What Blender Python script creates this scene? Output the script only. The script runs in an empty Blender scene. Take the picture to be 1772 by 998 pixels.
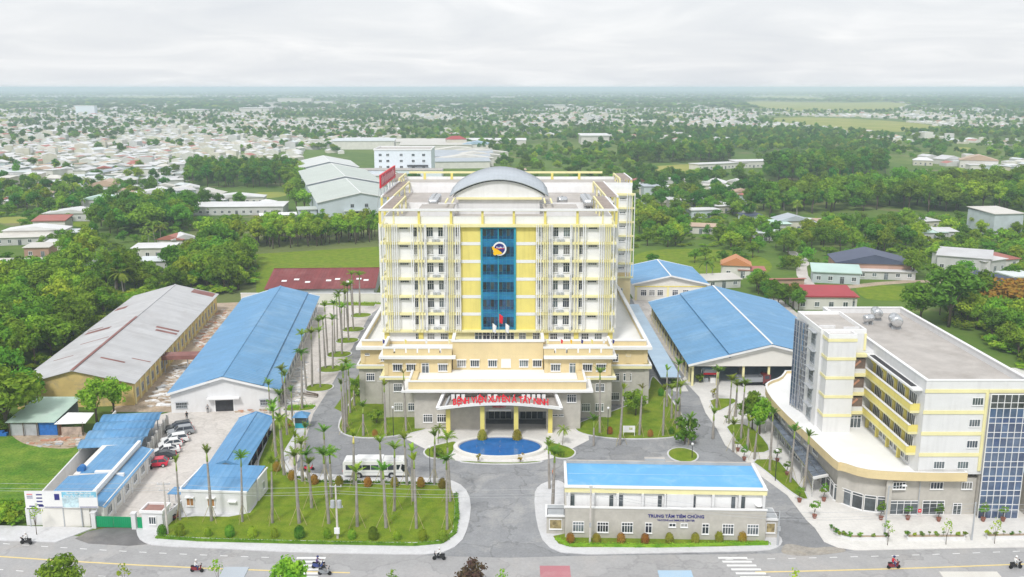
import bpy, math, random
from mathutils import Vector, Matrix, noise
random.seed(7)
SC = bpy.context.scene
COL = SC.collection
R = math.radians
# ---------------------------------------------------------------- camera, sky, sun, exposure
CAM_H = 60.0
FPX, PCX, PCY = 1600.0, 886.0, 499.0
PITCH = math.atan((PCY - 151.0) / FPX)
cd = bpy.data.cameras.new('camera'); cam = bpy.data.objects.new('camera', cd); COL.objects.link(cam)
cam.location = (0, 0, CAM_H); cam.rotation_euler = (math.pi / 2 - PITCH, 0, 0)
cd.sensor_width = 36.0; cd.lens = 36.0 * FPX / 1772.0; cd.clip_start = 0.5; cd.clip_end = 200000
SC.camera = cam
SUN_EL, SUN_AZ = 50.0, 200.0            # degrees; azimuth clockwise from +Y: high, behind the camera
w = bpy.data.worlds.new('World'); SC.world = w; w.use_nodes = True
nt = w.node_tree; nt.nodes.clear(); N = nt.nodes; L = nt.links
out = N.new('ShaderNodeOutputWorld'); bg = N.new('ShaderNodeBackground'); bg.inputs['Strength'].default_value = 0.1
sky = N.new('ShaderNodeTexSky'); sky.sky_type = 'NISHITA'; sky.sun_disc = False
sky.sun_elevation = R(SUN_EL); sky.sun_rotation = R(SUN_AZ); sky.dust_density = 3.0
tc = N.new('ShaderNodeTexCoord'); sep = N.new('ShaderNodeSeparateXYZ'); L.new(tc.outputs['Generated'], sep.inputs[0])
zc = N.new('ShaderNodeMath'); zc.operation = 'MAXIMUM'; zc.inputs[1].default_value = 0.0; L.new(sep.outputs['Z'], zc.inputs[0])
za = N.new('ShaderNodeMath'); za.operation = 'ADD'; za.inputs[1].default_value = 0.12; L.new(zc.outputs[0], za.inputs[0])
dv = N.new('ShaderNodeVectorMath'); dv.operation = 'DIVIDE'; cb = N.new('ShaderNodeCombineXYZ')
for i in range(3): L.new(za.outputs[0], cb.inputs[i])
L.new(tc.outputs['Generated'], dv.inputs[0]); L.new(cb.outputs[0], dv.inputs[1])
n1 = N.new('ShaderNodeTexNoise'); n1.inputs['Scale'].default_value = 1.0; n1.inputs['Detail'].default_value = 7; n1.inputs['Roughness'].default_value = 0.55
n1.inputs['Distortion'].default_value = 0.7
L.new(dv.outputs[0], n1.inputs['Vector'])
rp = N.new('ShaderNodeValToRGB'); e = rp.color_ramp.elements   # overcast cloud sheet: radiance x10 (strength is 0.1)
e[0].position = 0.28; e[0].color = (0.775, 0.80, 0.84, 1); e[1].position = 0.70; e[1].color = (0.97, 0.975, 0.985, 1)
m = e.new(0.5); m.color = (0.85, 0.868, 0.893, 1)
L.new(n1.outputs['Fac'], rp.inputs[0])
sc_ = N.new('ShaderNodeVectorMath'); sc_.operation = 'SCALE'; sc_.inputs['Scale'].default_value = 6.35; L.new(rp.outputs[0], sc_.inputs[0])
mx = N.new('ShaderNodeMix'); mx.data_type = 'RGBA'; mx.inputs[0].default_value = 0.93
L.new(sky.outputs[0], mx.inputs[6]); L.new(sc_.outputs[0], mx.inputs[7])
L.new(mx.outputs[2], bg.inputs['Color']); L.new(bg.outputs[0], out.inputs['Surface'])
sl = bpy.data.lights.new('sun', 'SUN'); sl.energy = 1.5; sl.angle = R(10); sl.color = (1.0, 0.98, 0.95)
so = bpy.data.objects.new('sun', sl); COL.objects.link(so)
sd = Vector((math.sin(R(SUN_AZ)) * math.cos(R(SUN_EL)), math.cos(R(SUN_AZ)) * math.cos(R(SUN_EL)), math.sin(R(SUN_EL))))
so.rotation_euler = sd.to_track_quat('Z', 'Y').to_euler()
SC.view_settings.view_transform = 'Standard'; SC.view_settings.look = 'None'
SC.view_settings.exposure = 0.72; SC.view_settings.gamma = 1.0
try: SC.view_settings.use_curve_mapping = False
except Exception: pass
SC.render.engine = 'CYCLES'
cy = SC.cycles
cy.use_denoising = True; cy.max_bounces = 6; cy.diffuse_bounces = 3; cy.glossy_bounces = 2; cy.transmission_bounces = 2
cy.volume_bounces = 2; cy.transparent_max_bounces = 4; cy.caustics_reflective = False; cy.caustics_refractive = False
# ---------------------------------------------------------------- surveying: the ground point that a photo pixel looks at
_c, _s = math.cos(PITCH), math.sin(PITCH)
def _ray(px, py):
    a = (px - PCX) / FPX; b = (PCY - py) / FPX
    return a, _c + b * _s, -_s + b * _c
def G(px, py, h=0.0):
    d = _ray(px, py); t = (h - CAM_H) / d[2]; return (d[0] * t, d[1] * t)
def V(px, py, Y):
    d = _ray(px, py); t = Y / d[1]; return (d[0] * t, CAM_H + d[2] * t)
FR = dict(Z1=(600,260,3.22),Z2=(580,540,3.055),Z3=(1080,430,2.559),Z4=(1250,640,2.787),Z5=(0,640,2.788),Z6=(250,480,3.564),Z7=(250,700,3.109),Z8=(760,740,2.858),A1=(0,130,2.685),A2=(600,130,2.726),A3=(1080,140,2.4957),A4=(0,350,2.852),B1=(1000,560,4.753),B2=(1180,640,3.839),B3=(440,560,4.157),B4=(1360,520,4.158),B5=(1430,700,3.839),B6=(920,780,4.219),B7=(520,490,4.75),B8=(580,740,8.055),C5=(0,560,4.5375),C6=(0,280,4.991),C7=(320,220,4.663),C8=(1380,360,4.52),P=(0,0,1))
def q(k, x, y): a, b, s = FR[k]; return (a + x / s, b + y / s)
def g(k, x, y, h=0.0): return G(*q(k, x, y), h)
def v(k, x, y, Y): return V(*q(k, x, y), Y)
# ---------------------------------------------------------------- materials
MATS = {}
def ramp(nodes, a, b, p0=0.35, p1=0.65):
    r = nodes.new('ShaderNodeValToRGB'); e = r.color_ramp.elements
    e[0].position = p0; e[1].position = p1; e[0].color = (*a, 1); e[1].color = (*b, 1); return r
def M(name, col, rough=0.75, var=0.12, scale=0.6, col2=None, stain=None, stain_scale=0.15, stain_amt=0.5, bump=0.0, bscale=6.0, wave=None, spec=0.3, rnd=0.0, metal=0.0, fine=None, streak=0.0, crack=None):
    """procedural paint / stone / soil: base colour, mottling in metres, optional stains, relief and sheet ribs"""
    if name in MATS: return MATS[name]
    m = bpy.data.materials.new(name); m.use_nodes = True; MATS[name] = m
    nt = m.node_tree; N = nt.nodes; L = nt.links; b = N['Principled BSDF']
    b.inputs['Roughness'].default_value = rough; b.inputs['Specular IOR Level'].default_value = spec; b.inputs['Metallic'].default_value = metal
    geo = N.new('ShaderNodeNewGeometry')
    n = N.new('ShaderNodeTexNoise'); n.inputs['Scale'].default_value = scale; n.inputs['Detail'].default_value = 6; n.inputs['Roughness'].default_value = 0.62
    L.new(geo.outputs['Position'], n.inputs['Vector'])
    c2 = col2 or tuple(min(1, x * (1 + var)) for x in col); c1 = col if col2 else tuple(x * (1 - var) for x in col)
    r = ramp(N, c1, c2); L.new(n.outputs['Fac'], r.inputs[0]); o = r.outputs[0]
    if stain:
        s = N.new('ShaderNodeTexNoise'); s.inputs['Scale'].default_value = stain_scale; s.inputs['Detail'].default_value = 8; s.inputs['Roughness'].default_value = 0.7
        s.inputs['Distortion'].default_value = 0.6
        L.new(geo.outputs['Position'], s.inputs['Vector'])
        rr = ramp(N, (0, 0, 0), (stain_amt,) * 3, 0.5, 0.68); L.new(s.outputs['Fac'], rr.inputs[0])
        mx = N.new('ShaderNodeMix'); mx.data_type = 'RGBA'; L.new(rr.outputs[0], mx.inputs[0]); L.new(o, mx.inputs[6]); mx.inputs[7].default_value = (*stain, 1); o = mx.outputs[2]
    if fine:
        s = N.new('ShaderNodeTexNoise'); s.inputs['Scale'].default_value = fine[0]; s.inputs['Detail'].default_value = 3
        L.new(geo.outputs['Position'], s.inputs['Vector'])
        mr = N.new('ShaderNodeMapRange'); mr.inputs[1].default_value = 0.3; mr.inputs[2].default_value = 0.7; mr.inputs[3].default_value = 1 - fine[1]; mr.inputs[4].default_value = 1 + fine[1]
        L.new(s.outputs['Fac'], mr.inputs[0]); mu = N.new('ShaderNodeVectorMath'); mu.operation = 'SCALE'
        L.new(o, mu.inputs[0]); L.new(mr.outputs[0], mu.inputs['Scale']); o = mu.outputs[0]
    if streak:                                    # rain streaks: noise stretched down the wall
        mp = N.new('ShaderNodeMapping'); mp.inputs['Scale'].default_value = (1.6, 1.6, 0.10); L.new(geo.outputs['Position'], mp.inputs['Vector'])
        s = N.new('ShaderNodeTexNoise'); s.inputs['Scale'].default_value = 1.0; s.inputs['Detail'].default_value = 5; L.new(mp.outputs[0], s.inputs['Vector'])
        mr = N.new('ShaderNodeMapRange'); mr.inputs[1].default_value = 0.5; mr.inputs[2].default_value = 0.75; mr.inputs[3].default_value = 1.0; mr.inputs[4].default_value = 1 - streak * 2
        L.new(s.outputs['Fac'], mr.inputs[0]); mu = N.new('ShaderNodeVectorMath'); mu.operation = 'SCALE'; L.new(o, mu.inputs[0]); L.new(mr.outputs[0], mu.inputs['Scale']); o = mu.outputs[0]
    if crack:                                     # repaired patches and cracks: (cell size in m, patch contrast, crack contrast)
        dn = N.new('ShaderNodeTexNoise'); dn.inputs['Scale'].default_value = 0.35; dn.inputs['Detail'].default_value = 5; L.new(geo.outputs['Position'], dn.inputs['Vector'])
        ds = N.new('ShaderNodeVectorMath'); ds.operation = 'SCALE'; ds.inputs['Scale'].default_value = crack[0] * 0.5; L.new(dn.outputs['Color'], ds.inputs[0])
        ad = N.new('ShaderNodeVectorMath'); ad.operation = 'ADD'; L.new(geo.outputs['Position'], ad.inputs[0]); L.new(ds.outputs[0], ad.inputs[1])
        for feat in ('F1', 'DISTANCE_TO_EDGE'):
            vo = N.new('ShaderNodeTexVoronoi'); vo.feature = feat; vo.inputs['Scale'].default_value = 1.0 / crack[0]; L.new(ad.outputs[0], vo.inputs['Vector'])
            mr = N.new('ShaderNodeMapRange')
            if feat == 'F1':
                sp = N.new('ShaderNodeSeparateColor'); L.new(vo.outputs['Color'], sp.inputs[0]); L.new(sp.outputs[0], mr.inputs[0]); mr.inputs[3].default_value = 1 - crack[1]; mr.inputs[4].default_value = 1 + crack[1]
            else:
                L.new(vo.outputs['Distance'], mr.inputs[0]); mr.inputs[1].default_value = 0.0; mr.inputs[2].default_value = 0.02; mr.inputs[3].default_value = 1 - crack[2]; mr.inputs[4].default_value = 1.0
            mu = N.new('ShaderNodeVectorMath'); mu.operation = 'SCALE'; L.new(o, mu.inputs[0]); L.new(mr.outputs[0], mu.inputs['Scale']); o = mu.outputs[0]
    if rnd:
        oi = N.new('ShaderNodeObjectInfo'); hs = N.new('ShaderNodeHueSaturation')
        mr = N.new('ShaderNodeMapRange'); mr.inputs[3].default_value = 1 - rnd; mr.inputs[4].default_value = 1 + rnd
        L.new(oi.outputs['Random'], mr.inputs[0]); L.new(mr.outputs[0], hs.inputs['Value'])
        mh = N.new('ShaderNodeMapRange'); mh.inputs[3].default_value = 0.5 + rnd * 0.08; mh.inputs[4].default_value = 0.5 - rnd * 0.08
        mm = N.new('ShaderNodeMath'); mm.operation = 'FRACT'; mk = N.new('ShaderNodeMath'); mk.operation = 'MULTIPLY'; mk.inputs[1].default_value = 7.31
        L.new(oi.outputs['Random'], mk.inputs[0]); L.new(mk.outputs[0], mm.inputs[0]); L.new(mm.outputs[0], mh.inputs[0]); L.new(mh.outputs[0], hs.inputs['Hue'])
        L.new(o, hs.inputs['Color']); o = hs.outputs[0]
    L.new(o, b.inputs['Base Color'])
    hb = None
    if wave and len(wave) > 3:                    # each rolled sheet a shade of its own
        dt = N.new('ShaderNodeVectorMath'); dt.operation = 'DOT_PRODUCT'; dt.inputs[1].default_value = (*wave[0], ); L.new(geo.outputs['Position'], dt.inputs[0])
        sc = N.new('ShaderNodeMath'); sc.operation = 'DIVIDE'; sc.inputs[1].default_value = 1.05; L.new(dt.outputs['Value'], sc.inputs[0]); fl_ = N.new('ShaderNodeMath'); fl_.operation = 'FLOOR'; L.new(sc.outputs[0], fl_.inputs[0])
        wn = N.new('ShaderNodeTexWhiteNoise'); wn.noise_dimensions = '1D'; L.new(fl_.outputs[0], wn.inputs['W']); mr = N.new('ShaderNodeMapRange'); mr.inputs[3].default_value = 1 - wave[3]; mr.inputs[4].default_value = 1 + wave[3]; L.new(wn.outputs['Value'], mr.inputs[0])
        fr_ = N.new('ShaderNodeMath'); fr_.operation = 'FRACT'; L.new(sc.outputs[0], fr_.inputs[0]); ln_ = N.new('ShaderNodeMath'); ln_.operation = 'LESS_THAN'; ln_.inputs[1].default_value = 0.1; L.new(fr_.outputs[0], ln_.inputs[0])
        m2 = N.new('ShaderNodeMath'); m2.operation = 'MULTIPLY_ADD'; m2.inputs[1].default_value = -wave[3] * 2.0; L.new(ln_.outputs[0], m2.inputs[0]); L.new(mr.outputs[0], m2.inputs[2])
        mu = N.new('ShaderNodeVectorMath'); mu.operation = 'SCALE'; L.new(o, mu.inputs[0]); L.new(m2.outputs[0], mu.inputs['Scale']); L.new(mu.outputs[0], b.inputs['Base Color'])
    if wave:                                      # rolled-sheet ribs: (axis vector across the ribs, pitch in m)
        dt = N.new('ShaderNodeVectorMath'); dt.operation = 'DOT_PRODUCT'; dt.inputs[1].default_value = (*wave[0], )
        L.new(geo.outputs['Position'], dt.inputs[0]); mu = N.new('ShaderNodeMath'); mu.operation = 'MULTIPLY'; mu.inputs[1].default_value = 2 * math.pi / wave[1]
        L.new(dt.outputs['Value'], mu.inputs[0]); si = N.new('ShaderNodeMath'); si.operation = 'SINE'; L.new(mu.outputs[0], si.inputs[0]); hb = si.outputs[0]
    elif bump:
        nb = N.new('ShaderNodeTexNoise'); nb.inputs['Scale'].default_value = bscale; nb.inputs['Detail'].default_value = 4
        L.new(geo.outputs['Position'], nb.inputs['Vector']); hb = nb.outputs['Fac']
    if hb:
        bp = N.new('ShaderNodeBump'); bp.inputs['Strength'].default_value = wave[2] if wave else bump; bp.inputs['Distance'].default_value = 0.05
        L.new(hb, bp.inputs['Height']); L.new(bp.outputs[0], b.inputs['Normal'])
    return m
def leafmat(name, c1, c2, rnd=0.32, trans=0.3):
    m = bpy.data.materials.new(name); m.use_nodes = True; MATS[name] = m
    nt = m.node_tree; N = nt.nodes; L = nt.links; N.remove(N['Principled BSDF']); out = N['Material Output']
    geo = N.new('ShaderNodeNewGeometry'); n = N.new('ShaderNodeTexNoise'); n.inputs['Scale'].default_value = 0.9; n.inputs['Detail'].default_value = 4
    L.new(geo.outputs['Position'], n.inputs['Vector']); r = ramp(N, c1, c2, 0.3, 0.7); L.new(n.outputs['Fac'], r.inputs[0])
    oi = N.new('ShaderNodeObjectInfo'); hs = N.new('ShaderNodeHueSaturation')
    mr = N.new('ShaderNodeMapRange'); mr.inputs[3].default_value = 1 - rnd; mr.inputs[4].default_value = 1 + rnd; L.new(oi.outputs['Random'], mr.inputs[0]); L.new(mr.outputs[0], hs.inputs['Value'])
    mk = N.new('ShaderNodeMath'); mk.operation = 'MULTIPLY'; mk.inputs[1].default_value = 9.7; fr = N.new('ShaderNodeMath'); fr.operation = 'FRACT'
    L.new(oi.outputs['Random'], mk.inputs[0]); L.new(mk.outputs[0], fr.inputs[0]); mh = N.new('ShaderNodeMapRange'); mh.inputs[3].default_value = 0.48; mh.inputs[4].default_value = 0.535
    L.new(fr.outputs[0], mh.inputs[0]); L.new(mh.outputs[0], hs.inputs['Hue']); L.new(r.outputs[0], hs.inputs['Color'])
    d = N.new('ShaderNodeBsdfDiffuse'); t = N.new('ShaderNodeBsdfTranslucent'); mx = N.new('ShaderNodeMixShader'); mx.inputs[0].default_value = trans
    L.new(hs.outputs[0], d.inputs[0]); L.new(hs.outputs[0], t.inputs[0]); L.new(d.outputs[0], mx.inputs[1]); L.new(t.outputs[0], mx.inputs[2]); L.new(mx.outputs[0], out.inputs[0])
    return m
WHITE = M('white_render', (0.73, 0.73, 0.735), 0.8, 0.03, 0.4, stain=(0.60, 0.585, 0.56), stain_scale=0.35, stain_amt=0.25, streak=0.04)
TOWERW = M('white_tower_render', (0.85, 0.85, 0.855), 0.8, 0.03, 0.4, stain=(0.70, 0.68, 0.65), stain_scale=0.35, stain_amt=0.18, streak=0.03)
CREAMW = M('cream_white_render', (0.76, 0.74, 0.69), 0.8, 0.03, 0.4, stain=(0.6, 0.56, 0.5), stain_scale=0.3, stain_amt=0.18)
TRIM = M('white_trim', (0.82, 0.82, 0.82), 0.6, 0.02)
YEL = M('lemon_paint', (0.80, 0.69, 0.20), 0.7, 0.05, 0.4, streak=0.07)
YELP = M('pale_lemon_paint', (0.82, 0.76, 0.42), 0.7, 0.05, 0.4)
PEACH = M('peach_render', (0.72, 0.585, 0.33), 0.8, 0.05, 0.3, stain=(0.62, 0.49, 0.28), stain_amt=0.35, streak=0.02)
STONE = M('grey_stone_tile', (0.50, 0.475, 0.43), 0.7, 0.07, 1.2, stain=(0.4, 0.38, 0.34), stain_scale=0.4, stain_amt=0.35)
ROOFG = M('roof_screed', (0.46, 0.43, 0.40), 0.9, 0.10, 0.35, stain=(0.34, 0.31, 0.28), stain_scale=0.12, stain_amt=0.7)
ROOFW = M('white_roof_coat', (0.83, 0.83, 0.82), 0.75, 0.03, 0.25, stain=(0.66, 0.65, 0.63), stain_scale=0.15, stain_amt=0.3)
GLASS = M('dark_glass', (0.035, 0.045, 0.06), 0.12, 0.3, 0.5, spec=0.6, rnd=0.6)
CURT = M('curtained_glass', (0.28, 0.28, 0.27), 0.3, 0.3, 2.0, spec=0.5, rnd=0.4)
GLASSB = M('blue_glass', (0.008, 0.055, 0.14), 0.08, 0.5, 0.7, spec=0.8)
SPANB = M('blue_spandrel', (0.015, 0.17, 0.36), 0.2, 0.25, 0.6, spec=0.6)
TEAL = M('teal_frame', (0.03, 0.30, 0.42), 0.4, 0.1)
GLASSG = M('grey_glass', (0.10, 0.12, 0.13), 0.12, 0.4, 0.8, spec=0.6, rnd=0.5)
GLASSN = M('navy_glass', (0.035, 0.055, 0.12), 0.07, 0.9, 0.35, col2=(0.12, 0.17, 0.26), spec=0.8)
STEEL = M('steel', (0.72, 0.73, 0.74), 0.25, 0.05, 2.0, metal=0.9)
GREYM = M('grey_metal', (0.42, 0.44, 0.46), 0.5, 0.1, 1.0)
DARKM = M('dark_metal', (0.04, 0.04, 0.045), 0.5, 0.2, 2.0)
BLACK = M('black_rubber', (0.015, 0.015, 0.016), 0.7, 0.2, 3.0)
RED = M('red_paint', (0.72, 0.02, 0.04), 0.5, 0.06)
NAVY = M('navy_paint', (0.03, 0.03, 0.20), 0.5, 0.06)
GOLD = M('yellow_emblem', (0.88, 0.52, 0.01), 0.5, 0.05)
BARK = M('bark', (0.13, 0.10, 0.075), 0.95, 0.3, 2.5)
PALMB = M('palm_bark', (0.33, 0.305, 0.275), 0.9, 0.18, 1.6, stain=(0.25, 0.22, 0.19), stain_scale=0.8, stain_amt=0.6)
WOOD = M('bamboo_stake', (0.42, 0.36, 0.18), 0.85, 0.15, 2.0)
LEAF1 = leafmat('leaf_mid', (0.10, 0.225, 0.022), (0.25, 0.40, 0.042))
LEAF2 = leafmat('leaf_bright', (0.17, 0.32, 0.022), (0.40, 0.52, 0.05))
LEAF3 = leafmat('leaf_dark', (0.06, 0.17, 0.024), (0.15, 0.31, 0.04))
LEAFP = leafmat('leaf_palm', (0.120, 0.220, 0.030), (0.264, 0.354, 0.050))
LEAFO = leafmat('leaf_orange', (0.36, 0.17, 0.03), (0.42, 0.27, 0.06))
LEAFR = leafmat('leaf_flame', (0.62, 0.17, 0.04), (0.45, 0.30, 0.07))
LEAFPK = leafmat('leaf_purple', (0.10, 0.045, 0.05), (0.16, 0.13, 0.06))
CANE = M('green_crownshaft', (0.24, 0.33, 0.06), 0.6, 0.2, 1.0)
GRASS = M('lawn_grass', (0.115, 0.195, 0.014), 0.95, 0.2, 0.5, col2=(0.20, 0.27, 0.022), stain=(0.22, 0.235, 0.04), stain_scale=0.16, stain_amt=0.55, bump=0.6, bscale=9, spec=0.1, fine=(5.0, 0.22))
MEADOW = M('wild_grass', (0.085, 0.20, 0.02), 0.95, 0.2, 0.25, col2=(0.20, 0.29, 0.04), stain=(0.05, 0.13, 0.015), stain_scale=0.09, stain_amt=0.7, bump=0.8, bscale=4, spec=0.1, fine=(3.0, 0.3))
ASPH = M('asphalt_light', (0.27, 0.275, 0.285), 0.9, 0.08, 0.5, stain=(0.42, 0.41, 0.395), stain_scale=0.10, stain_amt=0.7, spec=0.2, fine=(3.0, 0.09), crack=(11.0, 0.10, 0.25))
ROADM = M('road_asphalt', (0.375, 0.37, 0.37), 0.9, 0.05, 0.4, stain=(0.46, 0.43, 0.405), stain_scale=0.10, stain_amt=0.6, spec=0.2, fine=(2.5, 0.06), crack=(16.0, 0.06, 0.16))
CONC = M('concrete_paving', (0.60, 0.56, 0.52), 0.9, 0.06, 0.4, stain=(0.44, 0.40, 0.35), stain_scale=0.12, stain_amt=0.7, fine=(2.0, 0.08), crack=(6.0, 0.06, 0.16))
PAVE = M('pale_paving', (0.70, 0.68, 0.65), 0.85, 0.05, 0.5, stain=(0.55, 0.53, 0.50), stain_scale=0.2, stain_amt=0.35, fine=(2.5, 0.05))
SIDEW = M('sidewalk_paving', (0.62, 0.62, 0.63), 0.85, 0.05, 0.5, stain=(0.5, 0.49, 0.48), stain_scale=0.2, stain_amt=0.4, fine=(2.5, 0.05))
EARTH = M('bare_earth', (0.42, 0.33, 0.24), 0.95, 0.15, 0.4, stain=(0.52, 0.45, 0.38), stain_scale=0.3, stain_amt=0.6, fine=(2.0, 0.15))
BLUER = [M('blue_sheet_%d' % i, c, 0.45, 0.035, 0.22, stain=(0.26, 0.45, 0.64), stain_scale=0.10, stain_amt=0.55, wave=(ax, 0.9, 0.5, 0.055), spec=0.35, crack=(3.5, 0.03, 0.0), fine=(1.2, 0.05)) for i, (c, ax) in enumerate((((0.125, 0.315, 0.545), (0, 1, 0)), ((0.11, 0.29, 0.52), (1, 0, 0))))]
BLUEL = M('light_blue_roof', (0.14, 0.42, 0.72), 0.5, 0.05, 0.3, stain=(0.33, 0.55, 0.76), stain_scale=0.3, stain_amt=0.5)
MARKW = M('road_paint_white', (0.80, 0.80, 0.79), 0.7, 0.06, 2.0)
MARKY = M('road_paint_yellow', (0.75, 0.60, 0.27), 0.7, 0.06, 2.0)
WATER = M('pool_water', (0.02, 0.145, 0.42), 0.06, 0.12, 0.8, bump=0.15, bscale=3.0, spec=0.5)
GREENP = M('green_gate_paint', (0.01, 0.32, 0.13), 0.45, 0.05)
BRICKM = M('brick_wall', (0.50, 0.26, 0.17), 0.9, 0.12, 0.8)
# ---------------------------------------------------------------- objects
def put(name, mesh, parent=None, loc=(0, 0, 0), rz=0.0, scale=None, kind=None):
    o = bpy.data.objects.new(name, mesh); COL.objects.link(o); o.location = loc; o.rotation_euler = (0, 0, rz)
    if scale: o.scale = scale
    if parent: o.parent = parent
    if kind: o['kind'] = kind
    return o
def tag(o, label, cat, group=None, kind=None):
    o['label'] = label; o['category'] = cat
    if group: o['group'] = group
    if kind: o['kind'] = kind
    return o
def thing(name, label, cat, loc=(0, 0, 0), rz=0.0, group=None):
    return tag(put(name, None, None, loc, rz), label, cat, group)
def copy_tree(src, loc, rz=0.0, scale=None, label=None, parent=None):
    r = src.copy(); COL.objects.link(r)
    if parent is None:
        r.location = loc; r.rotation_euler = (0, 0, rz)
        if scale: r.scale = scale
        if label: r['label'] = label
    else: r.parent = parent
    for ch in KIDS.get(src.name, ()): copy_tree(ch, None, parent=r)
    return r
KIDS = {}
def remember(o):                                   # children of a prototype, looked up once
    KIDS[o.name] = [c for c in bpy.data.objects if c.parent == o]
    for c in KIDS[o.name]: remember(c)
    return o
class MB:
    def __init__(s): s.v = []; s.f = []; s.smooth = False
    def box(s, x0, x1, y0, y1, z0, z1):
        i = len(s.v); s.v += [(x0,y0,z0),(x1,y0,z0),(x1,y1,z0),(x0,y1,z0),(x0,y0,z1),(x1,y0,z1),(x1,y1,z1),(x0,y1,z1)]
        s.f += [tuple(i + k for k in t) for t in ((0,3,2,1),(4,5,6,7),(0,1,5,4),(1,2,6,5),(2,3,7,6),(3,0,4,7))]; return s
    def bar(s, a, b, w, h=None):                   # square bar between two points
        a, b = Vector(a), Vector(b); d = (b - a).normalized(); u = d.cross(Vector((0, 0, 1)))
        if u.length < 1e-4: u = Vector((1, 0, 0))
        u.normalize(); t = u.cross(d); h = h or w; i = len(s.v)
        for p in (a, b):
            for su, st in ((-1,-1),(1,-1),(1,1),(-1,1)): s.v.append(tuple(p + u * (w / 2 * su) + t * (h / 2 * st)))
        s.f += [tuple(i + k for k in t_) for t_ in ((0,1,2,3),(7,6,5,4),(0,4,5,1),(1,5,6,2),(2,6,7,3),(3,7,4,0))]; return s
    def prism(s, poly, z0, z1, bottom=True):
        n = len(poly); i = len(s.v)
        a = sum(poly[k][0] * poly[(k + 1) % n][1] - poly[(k + 1) % n][0] * poly[k][1] for k in range(n))
        if a < 0: poly = poly[::-1]
        s.v += [(p[0], p[1], z0) for p in poly] + [(p[0], p[1], z1) for p in poly]
        s.f.append(tuple(range(i + n, i + 2 * n)))
        if bottom: s.f.append(tuple(range(i + n - 1, i - 1, -1)))
        for k in range(n): s.f.append((i + k, i + (k + 1) % n, i + n + (k + 1) % n, i + n + k))
        return s
    def tube(s, pts, rad, n=8, cap=True):
        if not isinstance(rad, (list, tuple)): rad = [rad] * len(pts)
        pts = [Vector(p) for p in pts]; i0 = len(s.v)
        for k, p in enumerate(pts):
            d = (pts[min(k + 1, len(pts) - 1)] - pts[max(k - 1, 0)]).normalized()
            u = d.cross(Vector((0.31, 0.95, 0.02))); 
            if u.length < 1e-3: u = d.cross(Vector((1, 0, 0)))
            u.normalize(); t = d.cross(u)
            for j in range(n):
                a = 2 * math.pi * j / n; s.v.append(tuple(p + (u * math.cos(a) + t * math.sin(a)) * rad[k]))
        for k in range(len(pts) - 1):
            for j in range(n):
                a = i0 + k * n + j; b = i0 + k * n + (j + 1) % n; s.f.append((a, b, b + n, a + n))
        if cap:
            s.f.append(tuple(range(i0 + n - 1, i0 - 1, -1))); e = len(s.v) - n; s.f.append(tuple(range(e, e + n)))
        return s
    def cyl(s, x, y, z0, z1, r, r1=None, n=12): return s.tube([(x, y, z0), (x, y, z1)], [r, r if r1 is None else r1], n)
    def face(s, *pts):
        i = len(s.v); s.v += [tuple(p) for p in pts]; s.f.append(tuple(range(i, i + len(pts)))); return s
    def mesh(s, name, mat):
        m = bpy.data.meshes.new(name); m.from_pydata(s.v, [], s.f); m.update()
        for x in (mat if isinstance(mat, (list, tuple)) else [mat]): m.materials.append(x)
        if s.smooth:
            for p in m.polygons: p.use_smooth = True
        return m
    def build(s, name, mat, parent=None, loc=(0, 0, 0), rz=0.0, kind=None): return put(name, s.mesh(name, mat), parent, loc, rz, kind=kind)
def box(parent, name, mat, *b, **k): return MB().box(*b).build(name, mat, parent, **k)
def chaikin(p, n=2):
    for _ in range(n):
        r = []
        for a, b in zip(p, p[1:] + p[:1]): r += [(a[0]*.75+b[0]*.25, a[1]*.75+b[1]*.25), (a[0]*.25+b[0]*.75, a[1]*.25+b[1]*.75)]
        p = r
    return p
def slab(name, poly, h, mat, smooth=0, z0=-0.25, kind='structure'):
    if smooth: poly = chaikin(poly, smooth)
    return MB().prism(poly, z0, h, False).build(name, mat, kind=kind)
def pxs(k, pts, h=0.0): return [g(k, x, y, h) for x, y in pts]
def inset(poly, d):
    n = len(poly); a = sum(poly[k][0] * poly[(k + 1) % n][1] - poly[(k + 1) % n][0] * poly[k][1] for k in range(n))
    if a < 0: poly = poly[::-1]
    o = []
    for k in range(n):
        p0, p1, p2 = Vector(poly[k - 1]), Vector(poly[k]), Vector(poly[(k + 1) % n])
        e1, e2 = (p1 - p0), (p2 - p1)
        if e1.length < 1e-6 or e2.length < 1e-6: continue
        e1.normalize(); e2.normalize(); n1 = Vector((-e1.y, e1.x)); n2 = Vector((-e2.y, e2.x)); b = n1 + n2
        if b.length < 0.2: continue
        b.normalize(); o.append(tuple(p1 + b * (d / max(0.5, b.dot(n1)))))
    return o
def lawn(name, poly, h=0.10, smooth=2, mat=None, kerb=True):
    """kerbed bed: a concrete kerb ring and the turf inside it"""
    if smooth: poly = chaikin(poly, smooth)
    k = MB().prism(poly, -0.2, h + 0.05, False).build(name.replace('lawn', 'kerb') if 'lawn' in name else name + '_kerb', SIDEW, kind='structure') if kerb else None
    return MB().prism(inset(poly, 0.28) if kerb else poly, -0.1, h + 0.085, False).build(name, mat or GRASS, kind='structure')
WC = {}
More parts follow.
